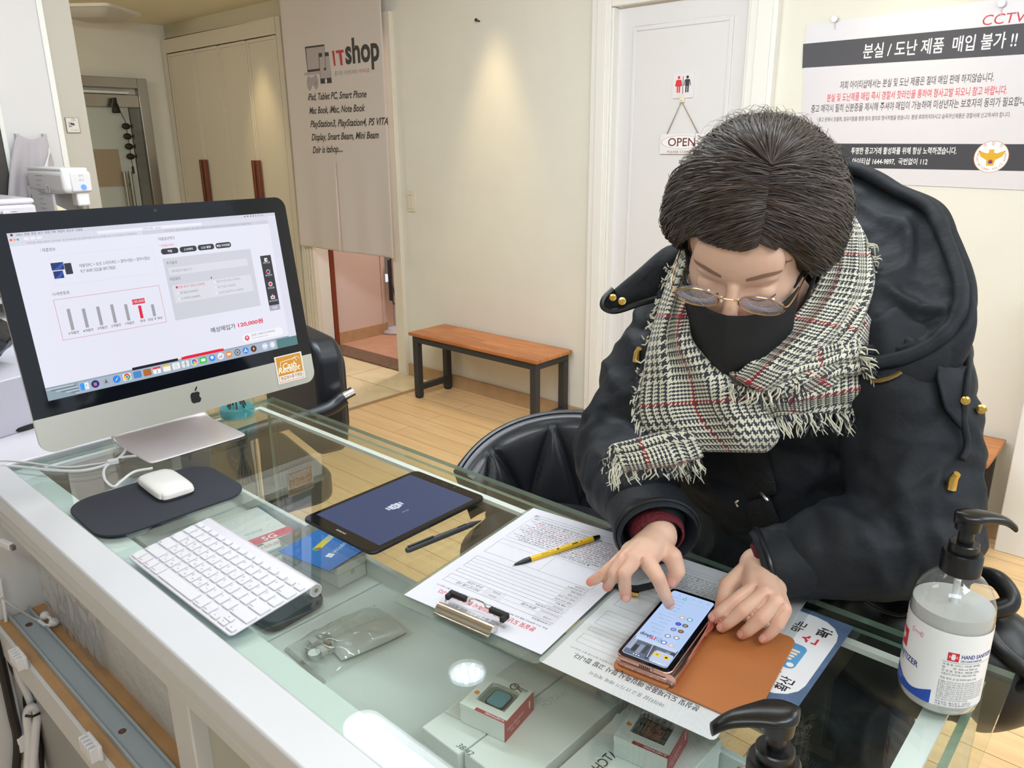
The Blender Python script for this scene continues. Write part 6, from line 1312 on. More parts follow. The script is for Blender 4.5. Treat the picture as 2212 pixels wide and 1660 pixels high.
def th_end(ph): a = (ph/(2*PI)*360) % 360; i = int(a); return ends[i]*(1-a+i)+ends[(i+1) % 360]*(a-i)
cap = []
for i in range(0, 25): cap.append([hl(*hair_pt(hdir(max(.001, i/24*(th_end(2*PI*j/96)-.03)), 2*PI*j/96), .955)) for j in range(96)])
HCOL = [mat('hair_%d' % k, c, .42, spec=.5, sheen=.15) for k, c in enumerate(((50, 39, 35), (66, 52, 45), (88, 70, 59)))]
hr = MB().grid(cap, closed=True).build('hair', mat('hair_base', (40, 33, 31), .6), person, smooth=True, angle=180)
rng = random.Random(3); SV = []; SM = []
front = np.array([.24, .93, .28]); front /= np.linalg.norm(front); NS = 9
def strand(dirs, base, lift, w0, mi):
    n = len(dirs); q = np.linspace(0, n-1, NS); i = np.minimum(q.astype(int), n-2); D = np.array(dirs); D = D[i]*(1-q+i)[:, None]+D[i+1]*(q-i)[:, None]; D /= np.linalg.norm(D, axis=1)[:, None]
    u = np.linspace(0, 1, NS); k = base+lift*np.sin(PI*np.minimum(1, u*1.1)); L = np.array([hair_pt(d, kk) for d, kk in zip(D, k)]); P = HD+(HS*L) @ HR.T; N = D @ HR.T
    T = np.gradient(P, axis=0); T /= np.linalg.norm(T, axis=1)[:, None]+1e-9; S = np.cross(T, N); S /= np.linalg.norm(S, axis=1)[:, None]+1e-9; a = rng.uniform(-.7, .7); S = S*math.cos(a)+N*math.sin(a)
    w = w0*np.array([.5, 1, 1, 1, 1, 1, .8, .5, .1])[:, None]; SV.append(np.stack([P-S*w, P+S*w], 1).reshape(-1, 3)); SM.append(mi)
def low_end(d): return hair_pt(d)[2] < hairline(d)
for k in range(26000):
    base = .955+.055*rng.random(); lift = rng.uniform(0, .045); w0 = rng.uniform(.00025, .0006); mi = rng.choices((0, 1, 2), (5, 4, 1.3))[0]; cl = int(rng.random()*110); crg = random.Random(cl*31+5); lift += crg.uniform(0, .02); sg_ = crg.uniform(-.16, .16); sw_c = crg.uniform(-.1, .1)
    if rng.random() < .64:                       # from the parting to both sides
        s = rng.random()**.8; sd = -1 if rng.random() < .58 else 1; c = crown*(1-s)+front*s; c /= np.linalg.norm(c)
        tg = front-crown; tg = tg-c*(tg @ c); tg /= np.linalg.norm(tg); sv = np.cross(tg, c)*sd; sv = sv if sv[0]*sd > 0 else -sv
        k0 = (.85*s-.22)+sg_+rng.gauss(0, .05); curl = (.35*s+.10) if sd < 0 else (.22*s+.05); v = sv+tg*k0; v /= np.linalg.norm(v)
        path = []; th = 0.0
        while th < 2.3:
            vv = v+tg*curl*th*.5*(1 if s > .25 else -.3); vv = vv-c*(vv @ c); vv /= np.linalg.norm(vv); d = c*math.cos(th)+vv*math.sin(th)
            if th > .12 and low_end(d): break
            path.append(d); th += .07
    else:                                        # from the whorl towards the back
        ph = rng.uniform(.62*PI, 1.38*PI) if rng.random() < .8 else rng.uniform(.45*PI, 1.55*PI); path = []; th = .0; swp = .35*math.sin(ph+.4)+sw_c
        while th < 2.7:
            d = hdir(max(.001, th), ph+swp*th+.1*math.sin(th*3+sg_*20)*th)
            if th > .12 and low_end(d): break
            path.append(d); th += .07
    m = len(path)
    if m < 5: continue
    i0 = int(rng.random()**1.1*(m*.72)); i1 = min(m-1, i0+int(rng.uniform(6, 13))); i1 = m-1 if m-1-i1 < 2 else i1
    if i1-i0 < 3: i0 = max(0, i1-4)
    strand(path[i0:i1+1], base, lift, w0, mi)
for k in range(260):                                                   # fly-away strands at the crown and nape
    ph = rng.uniform(.75*PI, 1.25*PI) if k % 3 else rng.uniform(.5*PI, 1.5*PI); t0 = rng.uniform(.3, 1.5); a = rng.uniform(.02, .13); sw = rng.uniform(-.9, .9)
    strand([hdir(t0+.55*u, ph+sw*u*u) for u in (0, .25, .5, .75, 1)], 1.0, a, .00028, 1)
V_ = np.concatenate(SV); nst = len(SM); me = bpy.data.meshes.new('hair_strands'); nq = nst*(NS-1); me.vertices.add(len(V_)); me.vertices.foreach_set('co', V_.reshape(-1))
b0 = (np.arange(nst)*2*NS)[:, None]+2*np.arange(NS-1)[None, :]; Q_ = np.stack([b0, b0+1, b0+3, b0+2], -1).reshape(-1); me.loops.add(nq*4); me.loops.foreach_set('vertex_index', Q_.astype(np.int32)); me.polygons.add(nq); me.polygons.foreach_set('loop_start', np.arange(nq, dtype=np.int32)*4)
me.polygons.foreach_set('material_index', np.repeat(np.array(SM, dtype=np.int32), NS-1)); me.update(calc_edges=True); me.polygons.foreach_set('use_smooth', [True]*nq)
for m_ in HCOL: me.materials.append(m_)
link('hair_strands', me, hr, world=False)['kind'] = 'stuff'
# mask --------------------------------------------------------------
MK = mat('black_mask', (20, 21, 24), .75, bump=.2, bscale=900)
P = []
for i in range(25):
    v = i/24; z = -.013-.115*v; row = []
    for j in range(41):
        u = -1+2*j/40; a = abs(u)
        top = .010*(1-a)**2*(1-v)**2-.016*a**2*(1-v)*(-1 if v < .5 else 0)*0
        beak = .020*math.sin(PI*min(1, v*.95+.08))**.8; ang = u*1.18
        x = .0735*math.sin(ang)*(1-.22*max(0, v-.5)); y = .022+(.078+.006+beak)*math.cos(ang)**1.15-.020*max(0, v-.55)
        y += .006*(1-a)**6
        zz = z+top-.030*a**1.5*v*.6+.018*a*a*(1-v)*.7+.020*a**2*v
        row.append(hl(x, y, zz))
    P.append(row)
mk = MB().grid(P).build('face_mask', MK, person, smooth=True, solid=.0016, angle=180)
for s in (-1, 1): MB().tube(smooth_path([hl(s*.062, .050, -.004), hl(s*.074, .020, .012), hl(s*.082, -.006, .022), hl(s*.084, -.02, .0), hl(s*.074, .010, -.055), hl(s*.055, .045, -.095)]), .0022, 8).build('ear_loop', MK, mk, smooth=True)
# glasses ------------------------------------------------------------
gl_ = thing('eyeglasses', 'thin gold round-rimmed glasses with thick lenses low on the nose', 'glasses', hl(0, .11, .0)); GOLD = mat('gold_wire', (226, 178, 120), .2, 1)
tlt = math.radians(23); LENS = glass('thick_lens', (236, 234, 240), .05, .02, body=.16, bodycol=(226, 224, 234))
def gp(x, y, z): return hl(x, .1165+z*math.sin(tlt)+y*math.cos(tlt), .0165+z*math.cos(tlt)-y*math.sin(tlt))
for s in (-1, 1):
    cx = s*.0362; n = 48; rx, rz = .0252, .0208; ring_ = lambda k, y=0: [gp(cx+rx*k*math.cos(2*PI*i/n), y, rz*k*math.sin(2*PI*i/n)) for i in range(n)]
    MB().tube(ring_(1), .00085, 8, closed=True).build('rim', GOLD, gl_, smooth=True)
    fr_ = [ring_(k, .0006*(1-k*k)) for k in (.985, .8, .6, .4, .2, .02)]; bk_ = [ring_(k, -.0034+.0016*(1-k*k)) for k in (.02, .2, .4, .6, .8, .985)]
    le = MB().grid(fr_+bk_, closed=True).add(fr_[-1], [tuple(range(n))]).grid([bk_[-1], fr_[0]], closed=True).build('lens', LENS, gl_, smooth=True, angle=50)
    for q, kk in enumerate((.95, .90, .85, .80, .75)):
        MB().tube([gp(cx+rx*kk*math.cos(a)*(1-.02*q), -.0042-.0002*q, rz*kk*math.sin(a)+.0004*q) for a in [PI*1.08+PI*.84*i/24 for i in range(25)]], .00042, 5).build('lens_ring', mat('lens_edge_white', (236, 234, 240), .3), le, smooth=True)
    MB().tube(smooth_path([gp(s*.0605, .0, .006), gp(s*.0655, -.002, .008), hl(s*.0705, .095, .025), hl(s*.0745, .055, .021), hl(s*.0785, .018, .018)]), .0008, 8).build('temple', GOLD, gl_, smooth=True)
    MB().tube(smooth_path([hl(s*.0785, .018, .016), hl(s*.081, -.004, .014), hl(s*.081, -.02, -.002)]), .0016, 8).build('temple_tip', mat('temple_tip_black', (30, 26, 26), .3), gl_, smooth=True)
    MB().tube(smooth_path([gp(s*.013, 0, .004), gp(s*.0105, -.003, .001), gp(s*.0095, -.004, -.004)]), .0005, 6).ball(gp(s*.0095, -.004, -.005), (.0018, .0022, .004)).build('nose_pad', mat('nose_pad_clear', (222, 210, 200), .2), gl_, smooth=True)
MB().tube(smooth_path([gp(-.0115, 0, .004), gp(-.006, .001, .0072), gp(.006, .001, .0072), gp(.0115, 0, .004)]), .00095, 8).build('bridge', GOLD, gl_, smooth=True)
# coat ----------------------------------------------------------------
def coat_material():
    m = mat('black_coat_cloth', (29, 33, 39), .62, bump=.12, bscale=90, spec=.32); nt = m.node_tree; N = nt.nodes; L = nt.links
    n = N.new('ShaderNodeTexNoise'); n.noise_type = 'RIDGED_MULTIFRACTAL'; n.inputs['Scale'].default_value = 5.5; n.inputs['Detail'].default_value = 2.2; n.inputs['Distortion'].default_value = .5
    tc = [q for q in N if q.type == 'TEX_COORD'][0]; b0 = [q for q in N if q.type == 'BUMP'][0]; L.new(tc.outputs['Object'], n.inputs['Vector']); b2 = N.new('ShaderNodeBump'); b2.inputs['Strength'].default_value = .55; b2.inputs['Distance'].default_value = .02
    L.new(n.outputs[0], b2.inputs['Height']); L.new(b0.outputs[0], b2.inputs['Normal']); L.new(b2.outputs[0], N['Principled BSDF'].inputs['Normal']); return m
COAT = coat_material()
cm = MB()
for c, r in (((-.41, 1.26, .74), (.21, .19, .17)), ((-.41, 1.18, .90), (.21, .165, .17)), ((-.40, 1.10, 1.06), (.205, .155, .17)), ((-.398, 1.07, 1.17), (.195, .135, .12)), ((-.40, 1.05, 1.255), (.12, .10, .07))): cm.ball(c, r, seg=32, rings=20)
chain(cm, [RS, RE*.45+RS*.55+[-.012, 0, 0], RE], (.088, .080, .070), 24); chain(cm, [RE, RE*.5+RW*.5+[-.008, .0, .004], RW*.80+RE*.20], (.070, .060, .044), 24)
chain(cm, [LS, LE*.45+LS*.55+[.008, 0, 0], LE], (.086, .076, .070), 24); chain(cm, [LE, LE*.5+LW*.5+[.012, .008, .006], LW*.80+LE*.20], (.073, .062, .042), 24)
for hx, kx in ((-.50, -.55), (-.32, -.27)): chain(cm, [(hx, 1.25, .72), (kx, 1.02, .71)], (.12, .10), 20)
me = remesh(cm, .0055, 6, 'coat'); co = get_co(me); no = get_no(me)
def fold(co):
    """soft puckers across the sleeves and quilting creases round the body"""
    f = np.zeros(len(co))
    for A_, B_, amp, per, ph in ((RS, RE, .0055, .062, 0), (RE, RW, .0055, .050, 1), (LS, LE, .0055, .064, 2), (LE, LW, .006, .054, .5)):
        ax = (B_-A_); Ln = np.linalg.norm(ax); ax = ax/Ln; s = (co-A_) @ ax; rad = np.linalg.norm(co-A_-s[:, None]*ax, axis=1); wgt = np.clip((.118-rad)/.03, 0, 1)*np.clip((s+.05)/.06, 0, 1)*np.clip((Ln+.04-s)/.05, 0, 1)
        nz = np.array([noise.noise(Vector(c)*7) for c in co]); w_ = 2*PI*s/per+ph+3.2*nz+2.0*rad/.05*np.sin(co[:, 0]*30)
        f += amp*wgt*(np.abs(np.sin(w_/2))**.6-.7)
    body = np.clip((.25-np.abs(co[:, 0]+.40))/.06, 0, 1)*(co[:, 1] > .93)*(co[:, 2] < 1.27)
    nz = np.array([noise.noise(Vector(c)*5+Vector((9, 3, 1))) for c in co]); q = np.abs(np.sin(PI*(co[:, 2]+.03*nz+.02*np.sin(co[:, 0]*8))/.105))**.45; f += .009*body*(q-.8)
    W_ = np.array([noise.noise(Vector(c)*6+Vector((3, 7, 5))) for c in co])
    r1 = np.array([noise.noise(Vector((c[0]*11+2*q, c[1]*11, c[2]*6-2*q))) for c, q in zip(co, W_)]); r2 = np.array([noise.noise(Vector((c[0]*19+q, c[1]*19+3, c[2]*27+2*q))) for c, q in zip(co, W_)])
    f += .0095*((1-np.abs(r1))**5-.3)+.0034*((1-np.abs(r2))**5-.3)
    return f
co = co+no*fold(co)[:, None]
low = (co[:, 1] < .905) & (co[:, 2] < GZ+.0085); co[low, 2] = GZ+.0085
bmc = bmesh.new(); me.vertices.foreach_set('co', co.reshape(-1)); bmc.from_mesh(me)
for _ in range(3): bmesh.ops.smooth_vert(bmc, verts=bmc.verts, factor=.5, use_axis_x=True, use_axis_y=True, use_axis_z=True)
bmc.to_mesh(me); bmc.free(); co = get_co(me)
fr = (co[:, 1] < .905) & (co[:, 1] > .80) & (co[:, 2] < GZ+.004); co[fr, 1] = .905
nr = (co[:, 2] < GZ+.003) & (co[:, 1] < .892); co[nr, 1] = .892
set_co(me, co); me.materials.append(COAT); coat = link('coat', me, person, world=False); me.polygons.foreach_set('use_smooth', [True]*len(me.polygons))
CB = BVHTree.FromPolygons([Vector(c) for c in get_co(me)], [tuple(p.vertices) for p in me.polygons])
def on_coat(px, py, off=.003, alt=1.0):
    d = Vector(ray(px, py)).normalized(); h = CB.ray_cast(Vector(EYE), d, 3)
    return (h[0]+h[1].normalized()*off if h[1].dot(d) < 0 else h[0]-h[1].normalized()*off) if h[0] is not None else Vector(at_d(px, py, alt))
# trousers and shoes (behind the counter)
tm = MB()
for hx, kx in ((-.49, -.55), (-.33, -.27)): chain(tm, [(hx, 1.26, .72), (kx, 1.01, .70), (kx, 1.04, .36), (kx, 1.04, .33)], (.105, .082, .06, .055), 20)
me = remesh(tm, .009, 4, 'trousers'); me.materials.append(mat('black_trousers', (28, 29, 34), .8)); link('trousers', me, person)
for kx in (-.55, -.27): MB().ball((kx, 1.03, .265), (.045, .125, .045), seg=20).build('shoe', mat('black_shoe', (24, 24, 26), .4), person, smooth=True)
# cuffs
KNIT = mat('dark_red_knit', (96, 18, 32), .85, bump=.5, bscale=220); PIPE = mat('black_leather_trim', (26, 28, 32), .32)
for W_, E_, r, rk, sh in ((RW, RE, .050, .0335, (.0, .0, .002)), (LW, LE, .0465, .0315, (0, 0, .002))):
    ax = Vector(W_-E_).normalized(); u = ax.cross(Vector((0, 0, 1))).normalized(); v = u.cross(ax); c0 = Vector(W_)-ax*.016
    ring_ = lambda c, rr, sq=.86: [c+u*(rr*math.cos(2*PI*i/40))+v*(rr*sq*math.sin(2*PI*i/40)) for i in range(40)]
    MB().grid([ring_(c0-ax*.060, r*1.06), ring_(c0-ax*.01, r*1.06), ring_(c0+ax*.012, r*1.03), ring_(c0+ax*.016, r*.96), ring_(c0+ax*.008, r*.88), ring_(c0-ax*.02, r*.8)], closed=True).build('sleeve_cuff', COAT, coat, smooth=True)
    MB().tube(ring_(c0+ax*.006, r*1.06), .0032, 8, closed=True).build('cuff_piping', PIPE, coat, smooth=True)
    MB().grid([ring_(c0-ax*.03, rk*1.10), ring_(c0+ax*.006, rk*1.02), ring_(c0+ax*.017, rk*.95), ring_(c0+ax*.019, rk*.84)], closed=True).build('sweater_cuff', KNIT, coat, smooth=True, angle=180)
# hood lying open round the neck
rim = [(1468, 545, 1.02), (1540, 470, 1.08), (1640, 420, 1.13), (1750, 385, 1.15), (1846, 384, 1.14), (1930, 428, 1.12), (2008, 470, 1.09), (2048, 556, 1.05), (2074, 640, 1.01), (2066, 705, .985), (2025, 755, .965), (1960, 790, .95), (1885, 806, .94)]
inn = [(1500, 600, .985), (1560, 560, 1.0), (1640, 545, 1.02), (1730, 545, 1.03), (1800, 555, 1.03), (1830, 575, 1.02), (1845, 600, 1.0), (1855, 640, .985), (1865, 680, .97), (1868, 715, .962), (1868, 745, .956), (1870, 775, .95), (1872, 800, .945)]
rimP = smooth_path([at_y(*p) for p in rim], 6); innP = smooth_path([at_y(*p) for p in inn], 6); P = []; nr_ = len(rimP)
ctr_ = np.array([-.40, 1.05, 1.25])
for i, (a, b) in enumerate(zip(rimP, innP)):
    s = i/(nr_-1); row = []; out = a-ctr_; out[2] *= .3; out = out/np.linalg.norm(out); env = math.sin(PI*min(1, max(0, s)))**.5
    for k in range(25):
        u = k/24; sag = np.array([0, .012, -.004])*math.sin(PI*u)*env; p = b*(1-u)+a*u+sag
        rid = lambda f, z_, ph: (1-abs(noise.noise(Vector((s*f, u*z_, ph)))))**6
        p = p+out*(.012*noise.noise(Vector((s*7, u*2.2, 4))))*math.sin(PI*u)**.7+np.array([.1, -.6, .8])*(.016*rid(9, 2.2, 1.5)*math.sin(PI*u)+.010*rid(16, 3, 8.2)*u*u*(1-u)*3+.006*abs(math.sin(s*44+u*2+2*noise.noise(Vector((s*6, u, 2)))))**.6*u**3*(1-u)*4); row.append(p)
    fl_ = .014*abs(math.sin(s*23))**.5
    for dz, do in ((.012, .006), (.010, .014+fl_*.3), (-.010, .018+fl_*.4), (-.035, .016+fl_*.4), (-.07, .006), (-.11, -.012), (-.15, -.04)):
        row.append(a+out*do*env+np.array([0, 0, dz])*(.4+.6*env))
    P.append(row)
hood = MB().grid(P).build('hood', COAT, coat, smooth=True, solid=.004, sub=1, angle=180)
MB().tube([Vector(a)+Vector((0, -.004, .012)) for a in rimP], [.009+.0022*noise.noise(Vector((i*.35, 0, 5))) for i in range(nr_)], 12).build('hood_rim', COAT, hood, smooth=True, angle=180)
# front tab of the hood with two snaps (image left), flap on the other shoulder, zip, cord ends
def slab(pts, t, th=.012, name='tab', m=None, parent=None):
    P = smooth_path([at_d(x, y, tt) for x, y, tt in pts+[pts[0]]], 5)[:-1]; c = sum(P)/len(P); f = Vector(FW); n = len(P); b = MB()
    R0 = [p for p in P]; R1 = [c+(p-c)*.90-np.array(FW)*th*.5 for p in P]; R2 = [c+(p-c)*.3-np.array(FW)*th*.62 for p in P]; Rb = [c+(p-c)*.92+np.array(FW)*th*.5 for p in P]
    b.grid([R2, R1, R0, Rb], closed=True).add(R2, [tuple(range(n))]).add(Rb, [tuple(range(n))]); return b.build(name, m or COAT, parent, smooth=True, angle=180)
tab = slab([(1303, 655, 1.0), (1322, 630, 1.0), (1375, 585, 1.0), (1440, 532, 1.01), (1480, 540, 1.01), (1470, 600, 1.01), (1420, 650, 1.0), (1372, 662, 1.0), (1322, 674, 1.0)], 1, .03, 'hood_tab', COAT, coat)
MB().tube(smooth_path([at_d(x, y, .985) for x, y in ((1440, 640), (1385, 655), (1330, 672), (1304, 664), (1306, 645), (1325, 625))]), .0042, 8).build('tab_piping', PIPE, tab, smooth=True)
BRASS = mat('brass', (226, 192, 110), .2, 1)
def snap(px, py, t, r, name='snap', parent=None, ps=None):
    p = Vector(at_d(px, py, t)) if ps is None else ps; q = Vector(ray(px, py)).to_track_quat('Z', 'Y').to_matrix().to_4x4()
    return MB(Matrix.Translation(p) @ q).lathe([(.0001, -.003), (r*.5, -.003), (r*.55, -.0018), (r, -.0012), (r, .003), (.0001, .004)], 18).build(name, BRASS, parent, smooth=True)
snap(1324, 643, .980, .0045, 'snap', tab); snap(1344, 651, .980, .0050, 'snap', tab)
def patch(poly, off=.006, name='patch', m=None, parent=None, n=10):
    """cloth piece lying on the coat: four corners in order"""
    a, b, c, d = [np.array(p, float) for p in poly]; P = [[on_coat(*((a*(1-u)+b*u)*(1-v)+(d*(1-u)+c*u)*v), off) for u in [k/n for k in range(n+1)]] for v in [k/n for k in range(n+1)]]
    return MB().grid(P).build(name, m or COAT, parent, smooth=True, solid=.005, angle=180)
pf = patch([(2012, 790), (2078, 800), (2065, 925), (2030, 880)], .008, 'storm_flap', COAT, coat)
snap(2064, 864, 1, .005, 'snap', pf, on_coat(2064, 864, .014)); snap(2110, 888, 1, .0055, 'snap', coat, on_coat(2110, 888, .006))
zp = [on_coat(x, y, .006) for x, y in ((1890, 825), (1905, 824), (1920, 820), (1935, 813), (1946, 806))]
MB().tube(zp, .0028, 6).build('zip', mat('brass_zip', (150, 130, 80), .35, .9), coat, smooth=True)
for px, py in ((2046, 1040), (1379, 768)):
    p = on_coat(px, py, .007); MB(Matrix.Translation(p)).tube([(0, 0, -.010), (0.001, 0, .004), (.004, -.001, .010)], [.0062, .0052, .004], 12).build('cord_tip', BRASS, coat, smooth=True)
MB().tube(smooth_path([on_coat(x, y, .008) for x, y in ((2092, 690), (2080, 800), (2072, 900), (2078, 960), (2068, 990))]), .004, 8).build('drawstring', COAT, coat, smooth=True, angle=180)
# shoulder bag strap with its slider, and the handbag
hb = thing('handbag', 'black handbag on the lap with its strap crossing the coat and loops at the right', 'handbag', (-.14, 1.0, .88)); STR = mat('black_webbing', (20, 21, 24), .8, bump=.4, bscale=300); BAGM = mat('black_bag_leather', (20, 20, 22), .38)
def strap_path(pts, wpx, name, m):
    P = []
    for i, (x, y) in enumerate(pts):
        x1, y1 = pts[min(i+1, len(pts)-1)]; x0, y0 = pts[max(i-1, 0)]; d = np.array([x1-x0, y1-y0], float); d /= np.linalg.norm(d); nrm = np.array([-d[1], d[0]])*wpx/2
        P.append([on_coat(x+nrm[0]*q, y+nrm[1]*q, .007) for q in (-1, -.5, 0, .5, 1)])
    return MB().grid(P).build(name, m, hb, smooth=True, solid=.003, angle=180)
strap_path([(1622+.28*i*12, 960+i*12) for i in range(10)], 62, 'strap', STR); strap_path([(1640+.36*i*12, 1075+i*12) for i in range(6)], 56, 'lower_strap', STR)
for pts in (((1650, 1050), (1662, 1066), (1668, 1078)), ((1604, 1074), (1598, 1080), (1603, 1088))):
    MB().tube([on_coat(x, y, .011) for x, y in pts], .0022, 8).build('slider', mat('pale_nickel', (220, 214, 198), .2, 1), hb, smooth=True)
bb = MB(); 
for c, r in (((-.19, .985, .86), (.10, .06, .085)), ((-.10, 1.0, .87), (.07, .06, .085)), ((-.25, 1.0, .84), (.07, .055, .075))): bb.ball(c, r, seg=24, rings=14)
me = remesh(bb, .007, 4, 'bag_body'); co = get_co(me); no = get_no(me); co = co+no*np.array([[.006*noise.noise(Vector(c)*22)] for c in co]); co[:, 1] = np.maximum(co[:, 1], .897); set_co(me, co); me.materials.append(BAGM); link('bag_body', me, hb)
MB().tube(smooth_path([at_y(1868, 1300, .94), at_y(1900, 1318, .94), at_y(1940, 1330, .94), at_y(1960, 1328, .94)]), .0022, 6).build('zip', mat('dark_zip', (90, 88, 84), .35, .8), hb, smooth=True)
for pts, r in (([(2100, 1240, 1.0), (2150, 1250, .99), (2178, 1280, .98), (2180, 1305, .97), (2150, 1318, .96), (2110, 1322, .96)], .011), ([(2120, 1350, .96), (2160, 1400, .95), (2205, 1440, .95), (2240, 1465, .95), (2235, 1480, .955), (2180, 1478, .96), (2110, 1440, .965)], .009)):
    q = [at_y(x, y, Y) for x, y, Y in pts]; MB().tube(smooth_path(q), r, 12).build('handle', BAGM, hb, smooth=True)
# ------------------------------------------------------------------ checked scarf
def hounds():
    m = bpy.data.materials.new('houndstooth_wool'); m.use_nodes = True; nt = m.node_tree; N = nt.nodes; L = nt.links; b = N['Principled BSDF']
    uv = N.new('ShaderNodeUVMap'); uv.uv_map = 'UVMap'; sp = N.new('ShaderNodeSeparateXYZ'); L.new(uv.outputs[0], sp.inputs[0])
    def M_(op, a, c=None, c3=None):
        n = N.new('ShaderNodeMath'); n.operation = op
        for i, v in enumerate((a, c, c3)):
            if v is None: continue
            if isinstance(v, (int, float)): n.inputs[i].default_value = v
            else: L.new(v, n.inputs[i])
        return n.outputs[0]
    TH = .00128                                                   # one thread
    i = M_('FLOOR', M_('DIVIDE', sp.outputs[0], TH)); j = M_('FLOOR', M_('DIVIDE', sp.outputs[1], TH))
    def dark(k):
        big = M_('LESS_THAN', M_('FLOORED_MODULO', k, 8), 4); fine = M_('LESS_THAN', M_('FLOORED_MODULO', k, 4), 2)
        zone = M_('LESS_THAN', M_('FLOORED_MODULO', k, 88), 48); return M_('ADD', M_('MULTIPLY', zone, big), M_('MULTIPLY', M_('SUBTRACT', 1, zone), fine))
    def redz(k, o): return M_('LESS_THAN', M_('FLOORED_MODULO', M_('ADD', k, o), 88), 3.5)
    tw = M_('LESS_THAN', M_('FLOORED_MODULO', M_('ADD', i, j), 4), 2)          # twill: which thread lies on top
    def pick(a, c): return M_('ADD', M_('MULTIPLY', tw, a), M_('MULTIPLY', M_('SUBTRACT', 1, tw), c))
    dk_ = pick(dark(i), dark(j)); rd = pick(redz(i, 20), redz(j, 20))
    nz = N.new('ShaderNodeTexNoise'); nz.inputs['Scale'].default_value = 420; L.new(uv.outputs[0], nz.inputs['Vector'])
    mx = N.new('ShaderNodeMix'); mx.data_type = 'RGBA'; L.new(dk_, mx.inputs[0]); mx.inputs[6].default_value = (*lin((226, 222, 202)), 1); mx.inputs[7].default_value = (*lin((50, 54, 60)), 1)
    m2 = N.new('ShaderNodeMix'); m2.data_type = 'RGBA'; L.new(rd, m2.inputs[0]); L.new(mx.outputs[2], m2.inputs[6]); m2.inputs[7].default_value = (*lin((158, 34, 42)), 1)
    L.new(m2.outputs[2], b.inputs['Base Color']); b.inputs['Roughness'].default_value = .9; b.inputs['Sheen Weight'].default_value = .25
    bp = N.new('ShaderNodeBump'); bp.inputs['Strength'].default_value = .25; bp.inputs['Distance'].default_value = .002; L.new(nz.outputs[0], bp.inputs['Height']); L.new(bp.outputs[0], b.inputs['Normal']); return m
HT = hounds(); SCR = thing('scarf', 'black and white houndstooth scarf with thin red lines wound round the neck', 'scarf', at_d(1600, 800, .95))
YARN = [mat('cream_yarn', (224, 220, 200), .9), mat('dark_yarn', (52, 56, 62), .9)]
def ribbon(name, rows, nu=26, sub=7, bulge=.02, folds=(), uo=0, vo=0, us=1.0, vs=1.0, back=.0):
    """rows: (left x, y, right x, y, distance left, distance right) down the cloth; folds: (count, depth, phase)"""
    A_ = smooth_path([r[:6] for r in rows], sub); P = []; UV = []; v = vo; prev = None
    for i, r in enumerate(A_):
        s = i/(len(A_)-1); row = []; uvr = []; a = np.array(r[0:2]); b = np.array(r[2:4]); u = uo; pp = None
        for k in range(nu+1):
            q = k/nu; t = r[4]*(1-q)+r[5]*q-bulge*(math.sin(PI*q)**.7)
            for n_, dp, ph in folds: t -= dp*math.sin(2*PI*(n_*q+ph+.35*s+.15*noise.noise(Vector((s*2, n_, 1)))))*math.sin(PI*q)**.4
            t += .0025*noise.noise(Vector((q*5, s*6, uo*9+2)))
            p = at_d(*(a*(1-q)+b*q), t); 
            if pp is not None: u += np.linalg.norm(p-pp)*us
            pp = p; row.append(p); uvr.append((u, 0))
        mid = row[nu//2]
        if prev is not None: v += np.linalg.norm(mid-prev)*vs
        prev = mid; UV.append([(x[0], v) for x in uvr]); P.append(row)
    o = MB().grid(P, uv=UV).build(name, HT, SCR, smooth=True, weld=False, solid=.003, angle=180); return P
def fringe(name, edge, dirs, n, ln, seed, parent=SCR, curl=.006):
    """twisted threads along a polyline of points; dirs = drop direction in space"""
    rg = random.Random(seed); b = MB(); E_ = [np.array(p) for p in edge]
    for k in range(n):
        s = (k+rg.random())/n*(len(E_)-1); i = min(int(s), len(E_)-2); p = E_[i]*(1-s+i)+E_[i+1]*(s-i); d = np.array(dirs(s/(len(E_)-1)), float); d = d/np.linalg.norm(d); l = ln*rg.uniform(.65, 1.2); ph = rg.uniform(0, 6); side = np.cross(d, FW)
        pts = [p+d*l*u+side*curl*rg.uniform(.6, 1.6)*math.sin(ph+3.2*u)*u+np.array([0, 0, -1])*l*.25*u*u-FW*.003*math.sin(ph+u*4) for u in (0, .2, .4, .6, .8, 1)]
        b.tube(pts, [.0011, .0011, .0010, .0010, .0009, .0004], 5, 0 if rg.random() < .66 else 1, cap=False)
    o = b.build(name, YARN, parent, smooth=True, weld=False, angle=180); o['kind'] = 'stuff'; return o
IU = np.array(UP); IR = np.array(RT)
def img(dx, dy): return IR*dx-IU*dy
# long panel hanging at the image left
PA_ = ribbon('hanging_panel', [(1478, 520, 1512, 590, .955, .93), (1442, 610, 1492, 645, .945, .915), (1416, 690, 1488, 690, .945, .905), (1397, 765, 1500, 745, .945, .895), (1386, 830, 1572, 815, .95, .90), (1380, 885, 1634, 868, .955, .905), (1392, 925, 1668, 905, .955, .915), (1420, 950, 1682, 945, .96, .925), (1460, 972, 1655, 975, .97, .945), (1480, 970, 1640, 968, .99, .97)], folds=((1.0, .010, .1), (2.4, .006, .4)), uo=.012, vo=.01)
# inner band at the image left of the mask
ribbon('inner_band', [(1484, 600, 1512, 620, .935, .905), (1487, 655, 1525, 665, .925, .885), (1492, 710, 1550, 725, .915, .875), (1508, 760, 1590, 790, .915, .90), (1545, 800, 1625, 825, .92, .905), (1590, 835, 1650, 855, .925, .915)], nu=16, bulge=.012, folds=((1.2, .005, .2),), uo=.2, vo=.05)
